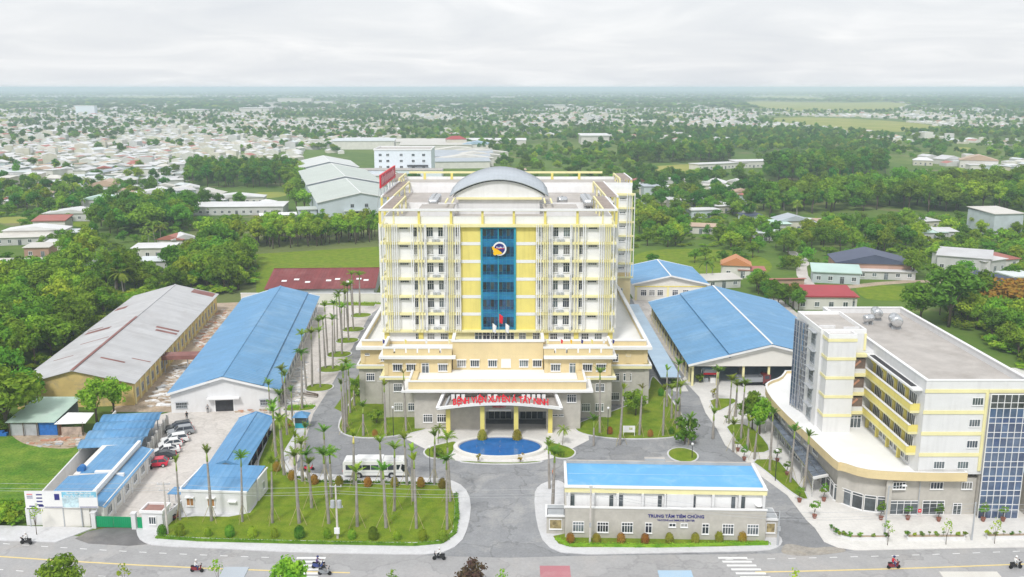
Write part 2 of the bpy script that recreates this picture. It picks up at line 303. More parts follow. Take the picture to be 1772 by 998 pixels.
def window(parent, x, y, z, w_, h_, rz=0.0, n=2, transom=0.72, glass=None, frame=None, name='window', depth=0.10, fw=0.09, hood=False):
    """casement: surround, mullions and transom in one frame mesh, dark pane as its sub-part; faces -Y at rz 0"""
    glass = glass or random.choice((GLASS, GLASS, GLASS, GLASS, GLASSG, GLASSG, CURT)); frame = frame or TRIM
    key = (round(w_, 2), round(h_, 2), n, transom, glass.name, frame.name, depth, fw, hood)
    if key not in WC:
        a = MB(); hw = w_ / 2
        a.box(-hw - fw, -hw, -depth, 0.0, -fw, h_ + fw).box(hw, hw + fw, -depth, 0.0, -fw, h_ + fw)
        a.box(-hw, hw, -depth, 0.0, h_, h_ + fw).box(-hw - fw * 1.4, hw + fw * 1.4, -depth - 0.06, 0.0, -fw * 2, -fw)
        a.box(-hw, hw, -depth, 0.0, -fw, 0.0)
        if transom: a.box(-hw, hw, -depth * 0.8, 0.0, h_ * transom - fw * .45, h_ * transom + fw * .45)
        for i in range(1, n):
            xx = -hw + w_ * i / n; a.box(xx - fw * .4, xx + fw * .4, -depth * 0.75, 0.0, 0, h_)
        if hood: a.box(-hw - fw * 2, hw + fw * 2, -0.45, 0.0, h_ + fw, h_ + fw + 0.12)
        WC[key] = (a.mesh('window', frame), MB().box(-hw, hw, -0.03, -0.002, 0, h_).mesh('pane', glass))
    f = put(name, WC[key][0], parent, (x, y, z), rz); put('pane', WC[key][1], f); return f
TXT = {}
def text(parent, s, size, loc, rot, mat, name='lettering', extrude=0.06, bold=0.0, align='CENTER', sx=1.0):
    cu = bpy.data.curves.new('lettering', 'FONT'); cu.body = s; cu.size = size; cu.extrude = extrude; cu.align_x = align; cu.offset = bold; cu.resolution_u = 2
    o = bpy.data.objects.new('tmp', cu); COL.objects.link(o); bpy.context.view_layer.update()
    me = bpy.data.meshes.new_from_object(o.evaluated_get(bpy.context.evaluated_depsgraph_get())); bpy.data.objects.remove(o)
    me.materials.clear(); me.materials.append(mat); r = put(name, me, parent, loc); r.rotation_euler = rot; r.scale = (sx, 1, 1); return r
# ================================================================ the setting: ground, roads, pavements, lawns
def ground_material():
    m = bpy.data.materials.new('countryside'); m.use_nodes = True; N = m.node_tree.nodes; L = m.node_tree.links; b = N['Principled BSDF']
    b.inputs['Roughness'].default_value = 0.95; b.inputs['Specular IOR Level'].default_value = 0.1
    geo = N.new('ShaderNodeNewGeometry')
    vo = N.new('ShaderNodeTexVoronoi'); vo.inputs['Scale'].default_value = 0.006; vo.inputs['Randomness'].default_value = 0.9; L.new(geo.outputs['Position'], vo.inputs['Vector'])
    sp = N.new('ShaderNodeSeparateColor'); L.new(vo.outputs['Color'], sp.inputs[0])
    r = N.new('ShaderNodeValToRGB'); r.color_ramp.interpolation = 'CONSTANT'; e = r.color_ramp.elements
    e[0].position = 0; e[0].color = (0.075, 0.15, 0.025, 1); e[1].position = 0.3; e[1].color = (0.11, 0.20, 0.03, 1)
    for p, c in ((0.5, (0.06, 0.125, 0.022)), (0.65, (0.15, 0.21, 0.05)), (0.8, (0.19, 0.19, 0.09)), (0.9, (0.09, 0.17, 0.03))): x = e.new(p); x.color = (*c, 1)
    L.new(sp.outputs[0], r.inputs[0])
    n = N.new('ShaderNodeTexNoise'); n.inputs['Scale'].default_value = 0.07; n.inputs['Detail'].default_value = 9; n.inputs['Roughness'].default_value = 0.7; L.new(geo.outputs['Position'], n.inputs['Vector'])
    r2 = ramp(N, (0.05, 0.12, 0.015), (0.19, 0.24, 0.06), 0.3, 0.72); L.new(n.outputs['Fac'], r2.inputs[0])
    mx = N.new('ShaderNodeMix'); mx.data_type = 'RGBA'; mx.inputs[0].default_value = 0.55; L.new(r.outputs[0], mx.inputs[6]); L.new(r2.outputs[0], mx.inputs[7])
    n2 = N.new('ShaderNodeTexNoise'); n2.inputs['Scale'].default_value = 0.03; n2.inputs['Detail'].default_value = 7; L.new(geo.outputs['Position'], n2.inputs['Vector'])
    r3 = ramp(N, (0, 0, 0), (0.7, 0.7, 0.7), 0.6, 0.7); L.new(n2.outputs['Fac'], r3.inputs[0])
    m2 = N.new('ShaderNodeMix'); m2.data_type = 'RGBA'; L.new(r3.outputs[0], m2.inputs[0]); L.new(mx.outputs[2], m2.inputs[6]); m2.inputs[7].default_value = (0.30, 0.235, 0.15, 1)
    L.new(m2.outputs[2], b.inputs['Base Color']); return m
MB().face((-90000, -20000, -0.02), (90000, -20000, -0.02), (90000, 110000, -0.02), (-90000, 110000, -0.02)).build('ground', ground_material(), kind='structure')
def road_y(x):
    a = 0.00102 if x < 0 else 0.0006; t = min(abs(x), 75); y = 106.2 + a * t * t
    return y + (abs(x) - t) * 2 * a * 75
def strip(name, y0, y1, z, mat, x0=-500, x1=500, n=60, kind='structure', parent=None):
    b = MB(); xs = [x0 + (x1 - x0) * i / n for i in range(n + 1)]
    for x in xs: b.v += [(x, road_y(x) + y0, z), (x, road_y(x) + y1, z)]
    for i in range(n): b.f.append((2 * i, 2 * i + 2, 2 * i + 3, 2 * i + 1))
    return b.build(name, mat, parent, kind=kind)
strip('main_road', -5.0, 6.5, 0.012, ROADM)
strip('centre_line', -0.14, 0.14, 0.022, MARKY, -300, -20.5, 30); strip('centre_line', -0.14, 0.14, 0.022, MARKY, 30.8, 300, 30)
d = MB()
for sgn in (1, -1):
    x = -140.0
    while x < 140:
        if not (-27 < x < 27.5): 
            y = road_y(x) + sgn * (3.3 if sgn > 0 else 3.1); y2 = road_y(x + 1) + sgn * (3.3 if sgn > 0 else 3.1)
            d.face((x, y - .07, .022), (x + 1, y2 - .07, .022), (x + 1, y2 + .07, .022), (x, y + .07, .022))
        x += 2.75
d.build('lane_dashes', MARKW, kind='structure')
for cx, sk in ((-26.2, 0.0), (28.8, -0.35)):
    cwk = put('crosswalk', None); cwk['kind'] = 'structure'
    for i in range(9):
        y = 110.4 - i * 0.98; xx = cx - (110.4 - y) * sk
        MB().face((xx - 1.9, y - .24, .024), (xx + 1.9, y - .24, .024), (xx + 1.9, y + .24, .024), (xx - 1.9, y + .24, .024)).build('stripe', MARKW, cwk)
slab('south_sidewalk', [(-300, 80), (-300, 126), (-75, 106.6), (-40, 102.4), (0, 101.2), (40, 102), (75, 104.6), (300, 120), (300, 80)], 0.10, SIDEW)
# compound floor, ring road
slab('yard_pavement', [(-68, 119.6), (-40, 121), (75, 121), (78, 262), (-54, 262), (-63.5, 167), (-72.5, 158), (-70.3, 143.4)], 0.015, CONC)
slab('alley_earth', [(-76, 166), (-63, 166), (-73.5, 258), (-86, 256)], 0.02, EARTH)
slab('ring_road', [G(x, y) for x, y in ((700, 500), (640, 545), (600, 619), (570, 673), (542, 716), (534, 743), (515, 800), (500, 940), (760, 962), (880, 965), (990, 962), (1330, 958), (1480, 952), (1440, 880), (1340, 770), (1260, 690), (1185, 652), (1118, 560), (1092, 515), (1080, 490))], 0.03, ASPH)
slab('exit_road_dirt', chaikin(pxs('Z4', [(290, 850), (320, 835), (430, 862), (520, 850), (600, 866), (590, 880), (400, 900), (280, 888)]), 3), 0.04, M('muddy_asphalt', (.345, .32, .285), .95, .12, .5, stain=(.42, .36, .28), stain_scale=.4, stain_amt=.7, fine=(2.0, .1)))
slab('gate_apron', chaikin(pxs('Z5', [(455, 762), (680, 765), (675, 800), (720, 855), (330, 832)]), 1), 0.035, M('old_asphalt', (0.17, 0.165, 0.165), 0.9, 0.15, 0.5, stain=(0.32, 0.29, 0.26), stain_amt=0.6))
# pavements (raised) and lawns
slab('sidewalk', pxs('Z5', [(-300, 735), (0, 750), (130, 753), (455, 760), (270, 830), (0, 822), (-300, 808)], .1), 0.12, SIDEW)
slab('sidewalk', chaikin(pxs('Z7', [(-40, 640), (-45, 690), (-20, 735), (60, 760), (400, 772), (820, 795), (1300, 803), (1580, 805), (1700, 750), (1745, 650), (1760, 520), (1722, 440), (1640, 400), (1500, 392), (900, 372), (805, 352), (762, 300), (885, 110), (840, 90), (735, 250), (560, 500), (40, 600)], .1), 1), 0.12, SIDEW)
slab('sidewalk', chaikin(pxs('Z8', [(545, 262), (490, 285), (468, 330), (480, 470), (520, 580), (630, 628), (1100, 618), (1560, 610), (1660, 600), (1700, 570), (1690, 535), (1620, 500), (640, 300), (600, 258)], .1), 1), 0.12, SIDEW)
slab('clinic_forecourt', [G(x, y, .1) for x, y in ((1181, 655), (1210, 686), (1221, 714), (1240, 741), (1255, 770), (1266, 778), (1295, 801), (1315, 822), (1362, 856), (1396, 900), (1410, 913), (1426, 937), (1450, 947), (1480, 951.5), (1600, 949), (1772, 946), (2100, 940), (2000, 640), (1340, 630), (1200, 636))], 0.10, PAVE)
slab('entrance_plaza', chaikin(pxs('Z2', [(345, 655), (480, 612), (620, 590), (1140, 590), (1240, 610), (1372, 660), (1250, 722), (1130, 785), (880, 800), (620, 790), (480, 725)], .05), 1), 0.07, PAVE)
lawn('front_lawn', pxs('Z7', [(700, 60), (660, 180), (590, 345), (650, 365), (605, 520), (545, 600), (190, 595), (70, 640), (60, 705), (300, 722), (800, 735), (1450, 748), (1600, 735), (1665, 690), (1680, 600), (1675, 480), (1640, 432), (1500, 428), (900, 418), (775, 380), (740, 330), (745, 270), (825, 140), (800, 70)], .15), smooth=1)
lawn('side_lawn', pxs('Z2', [(125, 400), (70, 480), (8, 590), (28, 645), (150, 668), (330, 655), (520, 612), (560, 560), (300, 480), (130, 400)], .15), smooth=2)
lawn('side_lawn', pxs('B1', [(600, 405), (690, 490), (890, 790), (905, 860), (855, 928), (600, 948), (250, 945), (-20, 895), (-40, 820), (280, 720), (570, 600)], .15), smooth=2)
def ell(cx, cy, rx, ry, n=36, a0=0.0): return [(cx + rx * math.cos(a0 + 2 * math.pi * i / n), cy + ry * math.sin(a0 + 2 * math.pi * i / n)) for i in range(n)]
ic = g('Z8', 1205, 137); lawn('round_lawn', ell(ic[0], ic[1], 2.6, 3.2), smooth=0)
lawn('crescent_lawn', pxs('Z2', [(458, 745), (480, 716), (560, 695), (650, 676), (640, 720), (610, 770), (500, 776)], .12), smooth=2)
lawn('crescent_lawn', pxs('Z2', [(1284, 742), (1245, 714), (1180, 695), (1100, 676), (1120, 720), (1140, 768), (1240, 778)], .12), smooth=2)
lawn('strip_lawn', pxs('Z2', [(640, 782), (900, 796), (1110, 782), (1080, 797), (880, 806), (680, 797)], .12), smooth=1)
lawn('bed_lawn', pxs('B1', [(1068, 608), (1360, 615), (1200, 705), (1150, 722), (1108, 700)], .15), smooth=1)
lawn('bed_lawn', pxs('B2', [(276, 358), (450, 355), (578, 485), (592, 548), (430, 552), (330, 440)], .15), smooth=1)
lawn('bed_lawn', pxs('B2', [(440, 592), (640, 588), (725, 690), (865, 857), (800, 862), (690, 790), (555, 672)], .15), smooth=1)
ISL = [g('B7', x, y) for x, y in ((160, 862), (258, 708), (322, 588), (388, 474), (438, 382), (500, 266))]
for i, (x, y) in enumerate(ISL): lawn('island_lawn', [(x - 3.0, y - 2.6), (x + 1.6, y - 2.6), (x + 3.0, y), (x + 2.2, y + 2.6), (x - 3.0, y + 2.6)], smooth=2)
lawn('verge_lawn', pxs('B3', [(200, 605), (430, 585), (445, 612), (380, 628), (200, 632)], .1), smooth=1)
lawn('back_lawn', pxs('B7', [(150, 165), (640, 150), (610, 190), (150, 180)], .1), smooth=0)
slab('vaccination_verge', pxs('Z8', [(565, 535), (640, 520), (1630, 560), (1630, 575), (1400, 584), (660, 588), (590, 570)], .2), 0.22, GRASS)
# open land round the compound
slab('meadow', pxs('Z5', [(-400, 330), (0, 320), (400, 320), (410, 380), (180, 615), (125, 745), (-400, 730)]), 0.0, MEADOW, z0=-0.3)
slab('shack_yard_earth', chaikin(pxs('Z5', [(40, 300), (420, 290), (415, 330), (360, 385), (160, 370), (90, 345)]), 2), 0.02, EARTH)
slab('meadow', [g('A1', x, y) for x, y in ((1190, 1010), (1190, 830), (1772, 795), (1772, 1010))], 0.0, GRASS, z0=-0.3)
for p in (('A3', [(1000, 880), (1290, 885), (1280, 945), (1060, 950), (1005, 915)]), ('A3', [(40, 730), (420, 720), (650, 770), (620, 850), (340, 860), (40, 810)]), ('C8', [(1210, 70), (1520, 60), (1500, 130), (1250, 140)]), ('C6', [(240, 830), (570, 815), (590, 900), (420, 920), (240, 880)]), ('A4', [(20, 385), (280, 375), (150, 425), (40, 430)]), ('C6', [(620, 515), (790, 515), (760, 570), (640, 560)])):
    slab('meadow', pxs(*p), 0.0, GRASS, 2, z0=-0.3)
for p in (('A3', [(600, 160), (850, 155), (1250, 178), (1400, 205), (1280, 222), (900, 210), (640, 178)]), ('A3', [(500, 85), (900, 95), (1210, 90), (1250, 130), (800, 135), (540, 120)]), ('A3', [(470, 70), (760, 62), (950, 85), (600, 82)]), ('A3', [(90, 370), (340, 355), (340, 395), (120, 395)]), ('A3', [(1420, 285), (1500, 285), (1500, 305), (1425, 308)]), ('A3', [(1530, 390), (1690, 385), (1680, 400), (1540, 405)]), ('A1', [(0, 120), (250, 118), (220, 132), (0, 134)]), ('A1', [(350, 100), (800, 97), (1010, 108), (780, 116), (420, 110)]), ('A1', [(1160, 545), (1330, 540), (1330, 565), (1170, 575)]), ('A2', [(1490, 195), (1590, 190), (1585, 212), (1500, 210)]), ('A1', [(-100, 205), (60, 205), (60, 222), (-100, 225)]), ('A1', [(-20, 660), (130, 655), (120, 685), (-20, 690)])):
    slab('paddy_field', pxs(*p), 0.0, M('paddy', (0.22, 0.27, 0.05), 0.95, 0.1, 0.02, col2=(0.34, 0.33, 0.09), stain=(0.16, 0.24, 0.04), stain_scale=0.012, stain_amt=0.6, spec=0.1), 1, z0=-0.015)
def lane(name, k, pts, wd, mat, z=0.02):
    P = [Vector(g(k, *p)) for p in pts]; b = MB(); Q = []
    for i in range(len(P) - 1):
        for t in (0, .33, .67): Q.append(P[i].lerp(P[i + 1], t))
    Q.append(P[-1])
    for i, p in enumerate(Q):
        dd = (Q[min(i + 1, len(Q) - 1)] - Q[max(i - 1, 0)]).normalized(); n = Vector((-dd.y, dd.x)) * wd / 2
        b.v += [(p.x + n.x, p.y + n.y, z), (p.x - n.x, p.y - n.y, z)]
    for i in range(len(Q) - 1): b.f.append((2 * i, 2 * i + 1, 2 * i + 3, 2 * i + 2))
    return b.build(name, mat, kind='structure')
lane('dirt_path', 'A3', [(800, 880), (770, 840), (765, 800), (790, 780), (745, 755), (720, 735)], 3.6, CONC)
lane('dirt_path', 'C8', [(360, 620), (640, 590), (900, 570), (1080, 575), (1350, 545), (1560, 540), (1772, 535)], 4.0, EARTH)
lane('dirt_path', 'A4', [(280, 400), (345, 345), (430, 210)], 4.0, EARTH)
lane('dirt_path', 'A1', [(860, 690), (1000, 690), (1180, 690)], 9.0, EARTH)
# fountain ring pieces are built with the fountain
# ================================================================ the hospital (axes: x along the front, y to the rear, origin under the tower front)
HX, HY = -2.6, 172.5
hosp = thing('hospital_building', 'white and lemon hospital tower with blue glass strip on a wide stepped podium', 'hospital', (HX, HY, 0))
def hz(k, x, y, Yw):                                   # local x and z of a photo point on a front plane
    X, Z = v(k, x, y, Yw); return X - HX, Z
def ring(mb, x0, x1, y0, y1, z0, z1, t):
    mb.box(x0, x1, y0, y0 + t, z0, z1).box(x0, x1, y1 - t, y1, z0, z1).box(x0, x0 + t, y0 + t, y1 - t, z0, z1).box(x1 - t, x1, y0 + t, y1 - t, z0, z1); return mb
# podium, outer tier
x0, x1, ya, yb = -26.4, 28.6, -2.4, 52.0
box(hosp, 'podium_wall', STONE, x0, x1, ya, yb, 0, 7.6)
box(hosp, 'podium_upper_wall', PEACH, x0 + .3, x1 - .3, ya + .3, yb - .3, 7.6, 11.3)
ring(MB(), x0 - .7, x1 + .7, ya - .7, yb + .7, 7.45, 7.95, 1.4).build('ledge', YELP, hosp)
ring(MB(), x0 - .72, x1 + .72, ya - .72, yb + .72, 7.97, 8.25, .35).build('ledge_cap', TRIM, hosp)
ring(MB(), x0 - .7, x1 + .7, ya - .7, yb + .7, 11.2, 11.75, 1.4).build('cornice', TRIM, hosp)
ring(MB(), x0 + .3, x1 - .3, ya + .3, yb - .3, 11.76, 12.65, .3).build('parapet', PEACH, hosp)
ring(MB(), x0 + .2, x1 - .2, ya + .2, yb - .2, 12.66, 12.95, .5).build('parapet_cap', TRIM, hosp)
box(hosp, 'podium_roof', ROOFW, x0 + .6, x1 - .6, ya + .6, yb - .6, 11.31, 11.6)
for xx in (x0 + .12, -22.9, 24.9, x1 - .12):
    box(hosp, 'pilaster', STONE, xx - .45, xx + .45, ya - .12, ya + .1, 0, 7.44)
    box(hosp, 'pilaster', PEACH, xx - .4 + (.3 if xx < -23 else (-.3 if xx > 28 else 0)), xx + .4 + (.3 if xx < -23 else (-.3 if xx > 28 else 0)), ya + .16, ya + .32, 8.26, 11.19)
# podium, front wings
for s in (-1, 1):
    a, b = (-21, -8.4) if s < 0 else (8.4, 21)
    box(hosp, 'wing_wall', STONE, a, b, -9.8, ya - .02, 0, 7.75)
    box(hosp, 'wing_upper_wall', PEACH, a + .15, b - .15, -9.65, ya - .02, 7.75, 11.75)
    ring(MB(), a - .75, b + .75 if s > 0 else b, -10.5, ya - .75, 7.6, 8.1, 1.2).build('ledge', YELP, hosp) if False else None
    lo, hi = (a - .7, b) if s < 0 else (a, b + .7)
    box(hosp, 'ledge', YELP, lo, hi, -10.5, -9.64, 7.62, 8.02); box(hosp, 'ledge_cap', TRIM, lo, hi, -10.52, -10.2, 8.03, 8.3)
    box(hosp, 'cornice', TRIM, lo, hi + (.7 if s < 0 else 0) - 0, -10.6, -9.64, 11.6, 12.1)
    sx = a - .7 if s < 0 else b
    box(hosp, 'cornice_return', TRIM, sx, sx + .7, -9.63, ya - .8, 11.6, 12.1); box(hosp, 'ledge_return', YELP, sx, sx + .7, -9.63, ya - .8, 7.62, 8.02)
    p = MB(); n = 6; W = b - a
    for i in range(n):                                  # pierced parapet: panels between narrow slots
        p.box(a + W * i / n + (.16 if i else 0), a + W * (i + 1) / n - (.16 if i < n - 1 else 0), -9.9, -9.65, 12.5, 13.4)
    p.box(a, b, -9.9, -9.65, 12.105, 12.499); p.build('parapet', PEACH, hosp)
    box(hosp, 'parapet_cap', TRIM, a - .1, b + .1, -10.02, -9.5, 13.41, 13.7)
    px_ = a if s < 0 else b - .25
    box(hosp, 'side_parapet', PEACH, px_, px_ + .25, -9.64, ya + .25, 12.11, 13.4); box(hosp, 'side_parapet_cap', TRIM, px_ - .1, px_ + .35, -9.49, ya + .15, 13.405, 13.695)
    box(hosp, 'wing_roof', ROOFW, a + .2, b - .2, -9.6, ya + .2, 11.76, 12.08)
    for xx in (a + .55, b - .55 if s < 0 else a + 6.2, a + 6.2 if s < 0 else b - .55):
        box(hosp, 'pilaster', STONE, xx - .4, xx + .4, -9.95, -9.81, 0, 7.6); box(hosp, 'pilaster', PEACH, xx - .35, xx + .35, -9.8, -9.66, 8.31, 11.59)
    for k in range(12):
        x = random.uniform(a + 1, b - 1); c = random.choice((RED, YEL, NAVY, GREYM, DARKM))
        box(hosp, 'terrace_pot' if k % 3 else 'terrace_chair', c, x, x + .35, -9.1, -8.7, 12.09, 12.09 + random.uniform(.4, .9))
# podium, centre block and entrance block with its terrace
box(hosp, 'centre_wall', PEACH, -8.38, 8.38, -7.8, ya - .02, 0, 11.7); box(hosp, 'centre_roof', ROOFW, -8.0, 8.0, -7.4, ya + .25, 11.71, 11.85); MB().box(-8.38, 8.38, -7.8, -7.5, 11.71, 14.1).box(-8.38, -8.1, -7.49, ya, 11.86, 14.1).box(8.1, 8.38, -7.49, ya, 11.86, 14.1).build('centre_parapet', PEACH, hosp); MB().box(-8.6, 8.6, -8.0, -7.35, 14.11, 14.4).box(-8.6, -8.0, -7.34, ya, 14.11, 14.4).box(8.0, 8.6, -7.34, ya, 14.11, 14.4).build('centre_cap', TRIM, hosp)
e = MB().box(-14.85, -2.1, -15.7, -15.4, 0, 7.7).box(2.9, 3.8, -15.7, -15.4, 0, 7.7).box(8.7, 14.85, -15.7, -15.4, 0, 7.7).box(-2.1, 2.9, -15.7, -15.4, 3.4, 7.7).box(3.8, 8.7, -15.7, -15.4, 3.4, 7.7)
e.box(-14.85, -14.55, -15.39, -9.81, 0, 7.7).box(14.55, 14.85, -15.39, -9.81, 0, 7.7); e.build('entrance_wall', STONE, hosp)
lob = MB().box(-2.6, 9.2, -10.4, -10.2, 0, 3.6).box(-2.6, -2.3, -15.3, -10.4, 0, 3.6).box(8.9, 9.2, -15.3, -10.4, 0, 3.6).box(3.1, 3.5, -15.3, -10.4, 0, 3.6).box(-2.6, 9.2, -15.3, -10.2, 3.6, 3.7)
lob.build('lobby_wall', GREYM, hosp)
for cx in (.4, 6.2): window(hosp, cx, -10.42, 0.1, 4.2, 2.8, n=4, transom=.78, glass=GLASSG, name='lobby_glazing')
box(hosp, 'terrace_beam', PEACH, -15.7, 15.7, -16.6, -15.2, 7.71, 9.2)
for s in (-1, 1): box(hosp, 'terrace_side_beam', PEACH, 14.4 if s > 0 else -15.7, 15.7 if s > 0 else -14.4, -15.19, -9.9, 7.71, 9.2)
box(hosp, 'terrace_floor', ROOFW, -14.39, 14.39, -15.19, -7.82, 8.3, 8.75)
MB().box(-16.9, 16.9, -17.4, -16.62, 7.5, 7.85).box(-16.9, -15.72, -16.61, -9.9, 7.5, 7.85).box(15.72, 16.9, -16.61, -9.9, 7.5, 7.85).build('terrace_eave', TRIM, hosp)
MB().box(-15.8, 15.8, -16.7, -16.3, 9.21, 9.42).box(-15.8, -15.4, -16.29, -9.9, 9.21, 9.42).box(15.4, 15.8, -16.29, -9.9, 9.21, 9.42).build('terrace_cap', TRIM, hosp)
# podium windows
def win(k, x, y, Yw, w_, h_, n=4, **kw):
    lx, lz = hz(k, x, y, Yw); return window(hosp, lx, Yw - HY - .005, lz - h_ / 2, w_, h_, n=n, **kw)
for x, y in ((332, 398), (405, 398), (335, 500), (408, 500), (1330, 398), (1400, 398), (1325, 503), (1397, 503)): win('Z2', x, y, 162.7, 1.45, 1.35)
for x in (330, 402, 570, 1165, 1333, 1405): win('Z2', x, 292, 162.85, 1.6, 1.2, n=4, transom=0, hood=True)
for x in (477, 1257): win('Z2', x, 300, 162.85, 1.2, 2.1, n=2, transom=.8, name='terrace_door')
for x in (668, 738, 832, 997, 1068): win('Z2', x, 270, 164.7, 1.5, 1.2, n=4, transom=0, hood=True)
win('Z2', 903, 268, 164.7, 1.6, 1.4, n=4, transom=0, glass=TRIM, name='louvre_window')
for x, y in ((490, 560), (563, 560), (1250, 455)): win('Z2', x, y, 156.8, 1.5, 1.35)
for x, y in ((187, 342), (245, 342), (1480, 343), (1545, 343), (1480, 445), (1545, 445)): win('Z2', x, y, 170.1, 1.45, 1.35)
for x, y in ((250, 238), (1482, 240)): win('Z2', x, y, 170.4, .9, 1.3, n=2)
for x, y, Yw in ((170, 222, 170.4), (1550, 225, 170.4), (1163, 545, 156.8), (1195, 545, 156.8)): win('Z2', x, y, Yw, .8, .3, n=3, transom=0, name='vent', fw=.06)
for i, yy in enumerate((6, 14, 22, 30, 38, 46)):
    for z in (1.6, 5.2, 8.9):
        window(hosp, x0 + (.3 if z > 8 else 0) - .005, yy, z, 1.45, 1.3, -math.pi / 2, n=4); window(hosp, x1 - (.3 if z > 8 else 0) + .005, yy, z, 1.45, 1.3, math.pi / 2, n=4)
for x in (-20.5, -17.6, 17.2, 20.0): window(hosp, x, -.006, 12.0, 1.3, 1.4, n=4) if False else None
# tower body
ZF = [14.3 + 3.43 * i for i in range(7)]                # floor lines; the top one is the roof band
box(hosp, 'tower_wall', TOWERW, -21.4, 21.4, .5, 21.5, 11.3, 34.9)
box(hosp, 'tower_wall', TOWERW, -24.0, 24.0, 21.5, 52.2, 11.3, 34.9)
box(hosp, 'rear_wing_wall', TOWERW, -27.6, 31.8, 52.2, 68, 0, 36.6); box(hosp, 'rear_wing_base', PEACH, -27.8, 32.0, 52.05, 68.2, 0, 15.2)
for i, z in enumerate(ZF):                              # floor ledges that carry the fins
    t = .42 if i < 6 else .55
    l = MB().box(-22.3, -7.15, -.35, .52, z - t, z).box(7.15, 22.3, -.35, .52, z - t, z)
    if i in (0, 6): l = MB().box(-22.3, 22.3, -.35, .52, z - t, z)
    l.box(-22.3, -21.38, .52, 21.5, z - t, z).box(21.38, 22.3, .52, 21.5, z - t, z).box(-24.9, -22.31, 20.9, 21.52, z - t, z).box(22.31, 24.9, 20.9, 21.52, z - t, z)
    l.box(-24.9, -23.98, 21.53, 52.0, z - t, z).box(23.98, 24.9, 21.53, 52.0, z - t, z).build('floor_ledge', YELP, hosp)
    box(hosp, 'rear_wing_ledge', YELP, 24.95, 32.6, 51.5, 52.15, z - t, z)
    if i < 6:
        box(hosp, 'panel_joint', TRIM, -7.1, -3.35, .30, .48, z - .65, z - .05) if i else None; box(hosp, 'panel_joint', TRIM, 3.35, 7.1, .30, .48, z - .65, z - .05) if i else None
for i in range(6):
    for s in (-1, 1):
        a, b = (3.35, 7.1) if s > 0 else (-7.1, -3.35)
        box(hosp, 'yellow_panel', YEL, a, b, .36, .49, ZF[i] + .0 - (.04 if i else 0), ZF[i + 1] - (.66 if i < 5 else .56))
        z = ZF[i] + 1.0
        for cx, w_, n in ((12.95, 1.15, 3), (10.75, 1.15, 3), (15.75, .7, 2), (7.85, .7, 2)): window(hosp, s * cx, .495, z, w_, 1.75, n=n, fw=.07)
        window(hosp, s * 17.9, .495, z + 1.45, 1.6, .28, n=4, transom=0, fw=.05, name='vent')
        for cx in (12.2, 11.4, 13.9, 9.9) : box(hosp, 'air_conditioner', GREYM, s * cx - .3, s * cx + .3, .1, .42, ZF[i] + .02, ZF[i] + .5)
        for yy in (4, 8, 12, 16): window(hosp, s * 21.405, yy, z, 1.1, 1.6, s * math.pi / 2, n=3, fw=.07)
        for yy in (25, 30, 35, 40, 45): window(hosp, s * 24.005, yy, z, 1.1, 1.6, s * math.pi / 2, n=3, fw=.07)
    for cx in (26.4,): window(hosp, cx, 52.19, ZF[i] + 1.0, .9, 1.7, n=2)
    window(hosp, 29.6, 52.19, ZF[i] + 1.9, 1.3, .35, n=4, transom=0, name='vent')
window(hosp, 29.2, 52.04, 9.6, 1.7, 1.6, n=4)
def fin(x, y, mat, w_=.15, d=.42): box(hosp, 'fin', mat, x - w_ / 2, x + w_ / 2, y - d, y, ZF[0], ZF[6] - .01)
for s in (-1, 1):
    for o in (21.75, 19.9, 19.5, 19.1, 16.4, 16.0, 13.85, 13.6, 10.25, 9.95, 9.65, 8.05, 7.6, 7.25): fin(s * o, -.36, TOWERW, .13, .3)
    for o in (21.1, 20.7, 20.3, 15.1, 14.5, 9.3, 8.95, 8.6): fin(s * o, -.36, YELP, .15, .3)
    for yy in (1.5, 2.2, 2.9, 9.8, 10.4, 17, 18, 19): box(hosp, 'fin', TRIM, s * 22.55 - .2, s * 22.55 + .2, yy - .07, yy + .07, ZF[0], ZF[6] - .01)
    for yy in (23, 24, 27, 28, 33, 34, 42, 43): box(hosp, 'fin', TRIM, s * 25.15 - .2, s * 25.15 + .2, yy - .07, yy + .07, ZF[0], ZF[6] - .01)
for xx in (25.2, 27.5, 30.6, 31.2, 31.8, 32.4): box(hosp, 'fin', YELP if xx in (27.5, 31.8) else TRIM, xx - .08, xx + .08, 51.1, 51.49, ZF[0], ZF[6] - .01)
# blue curtain wall
cw = box(hosp, 'curtain_wall', TEAL, -3.34, 3.34, .2, .5, ZF[0] - .1, ZF[6] - .56)
for i in range(6):
    za, zb = ZF[i], ZF[i + 1] - (.56 if i == 5 else 0)
    for s in (-1, 1):
        a, b = (.1, 2.95) if s > 0 else (-2.95, -.1)
        for j in range(4):
            u0 = a + (b - a) * j / 4 + .03; u1 = a + (b - a) * (j + 1) / 4 - .03
            box(cw, 'pane', GLASSB if j % 2 else GLASS, u0, u1, .14, .21, za + 1.15, za + 2.5)
            box(cw, 'spandrel', SPANB, u0, u1, .15, .21, za + .08, za + .56); box(cw, 'spandrel', GLASSB, u0, u1, .145, .21, za + .62, za + 1.09)
            if i < 5: box(cw, 'spandrel', SPANB, u0, u1, .15, .21, za + 2.56, zb - .04)
MB().box(-3.34, -3.0, .05, .2, ZF[0] - .1, ZF[6] - .56).box(3.0, 3.34, .05, .2, ZF[0] - .1, ZF[6] - .56).box(-.09, .09, .08, .2, ZF[0] - .1, ZF[6] - .56).build('mullion', TEAL, cw)
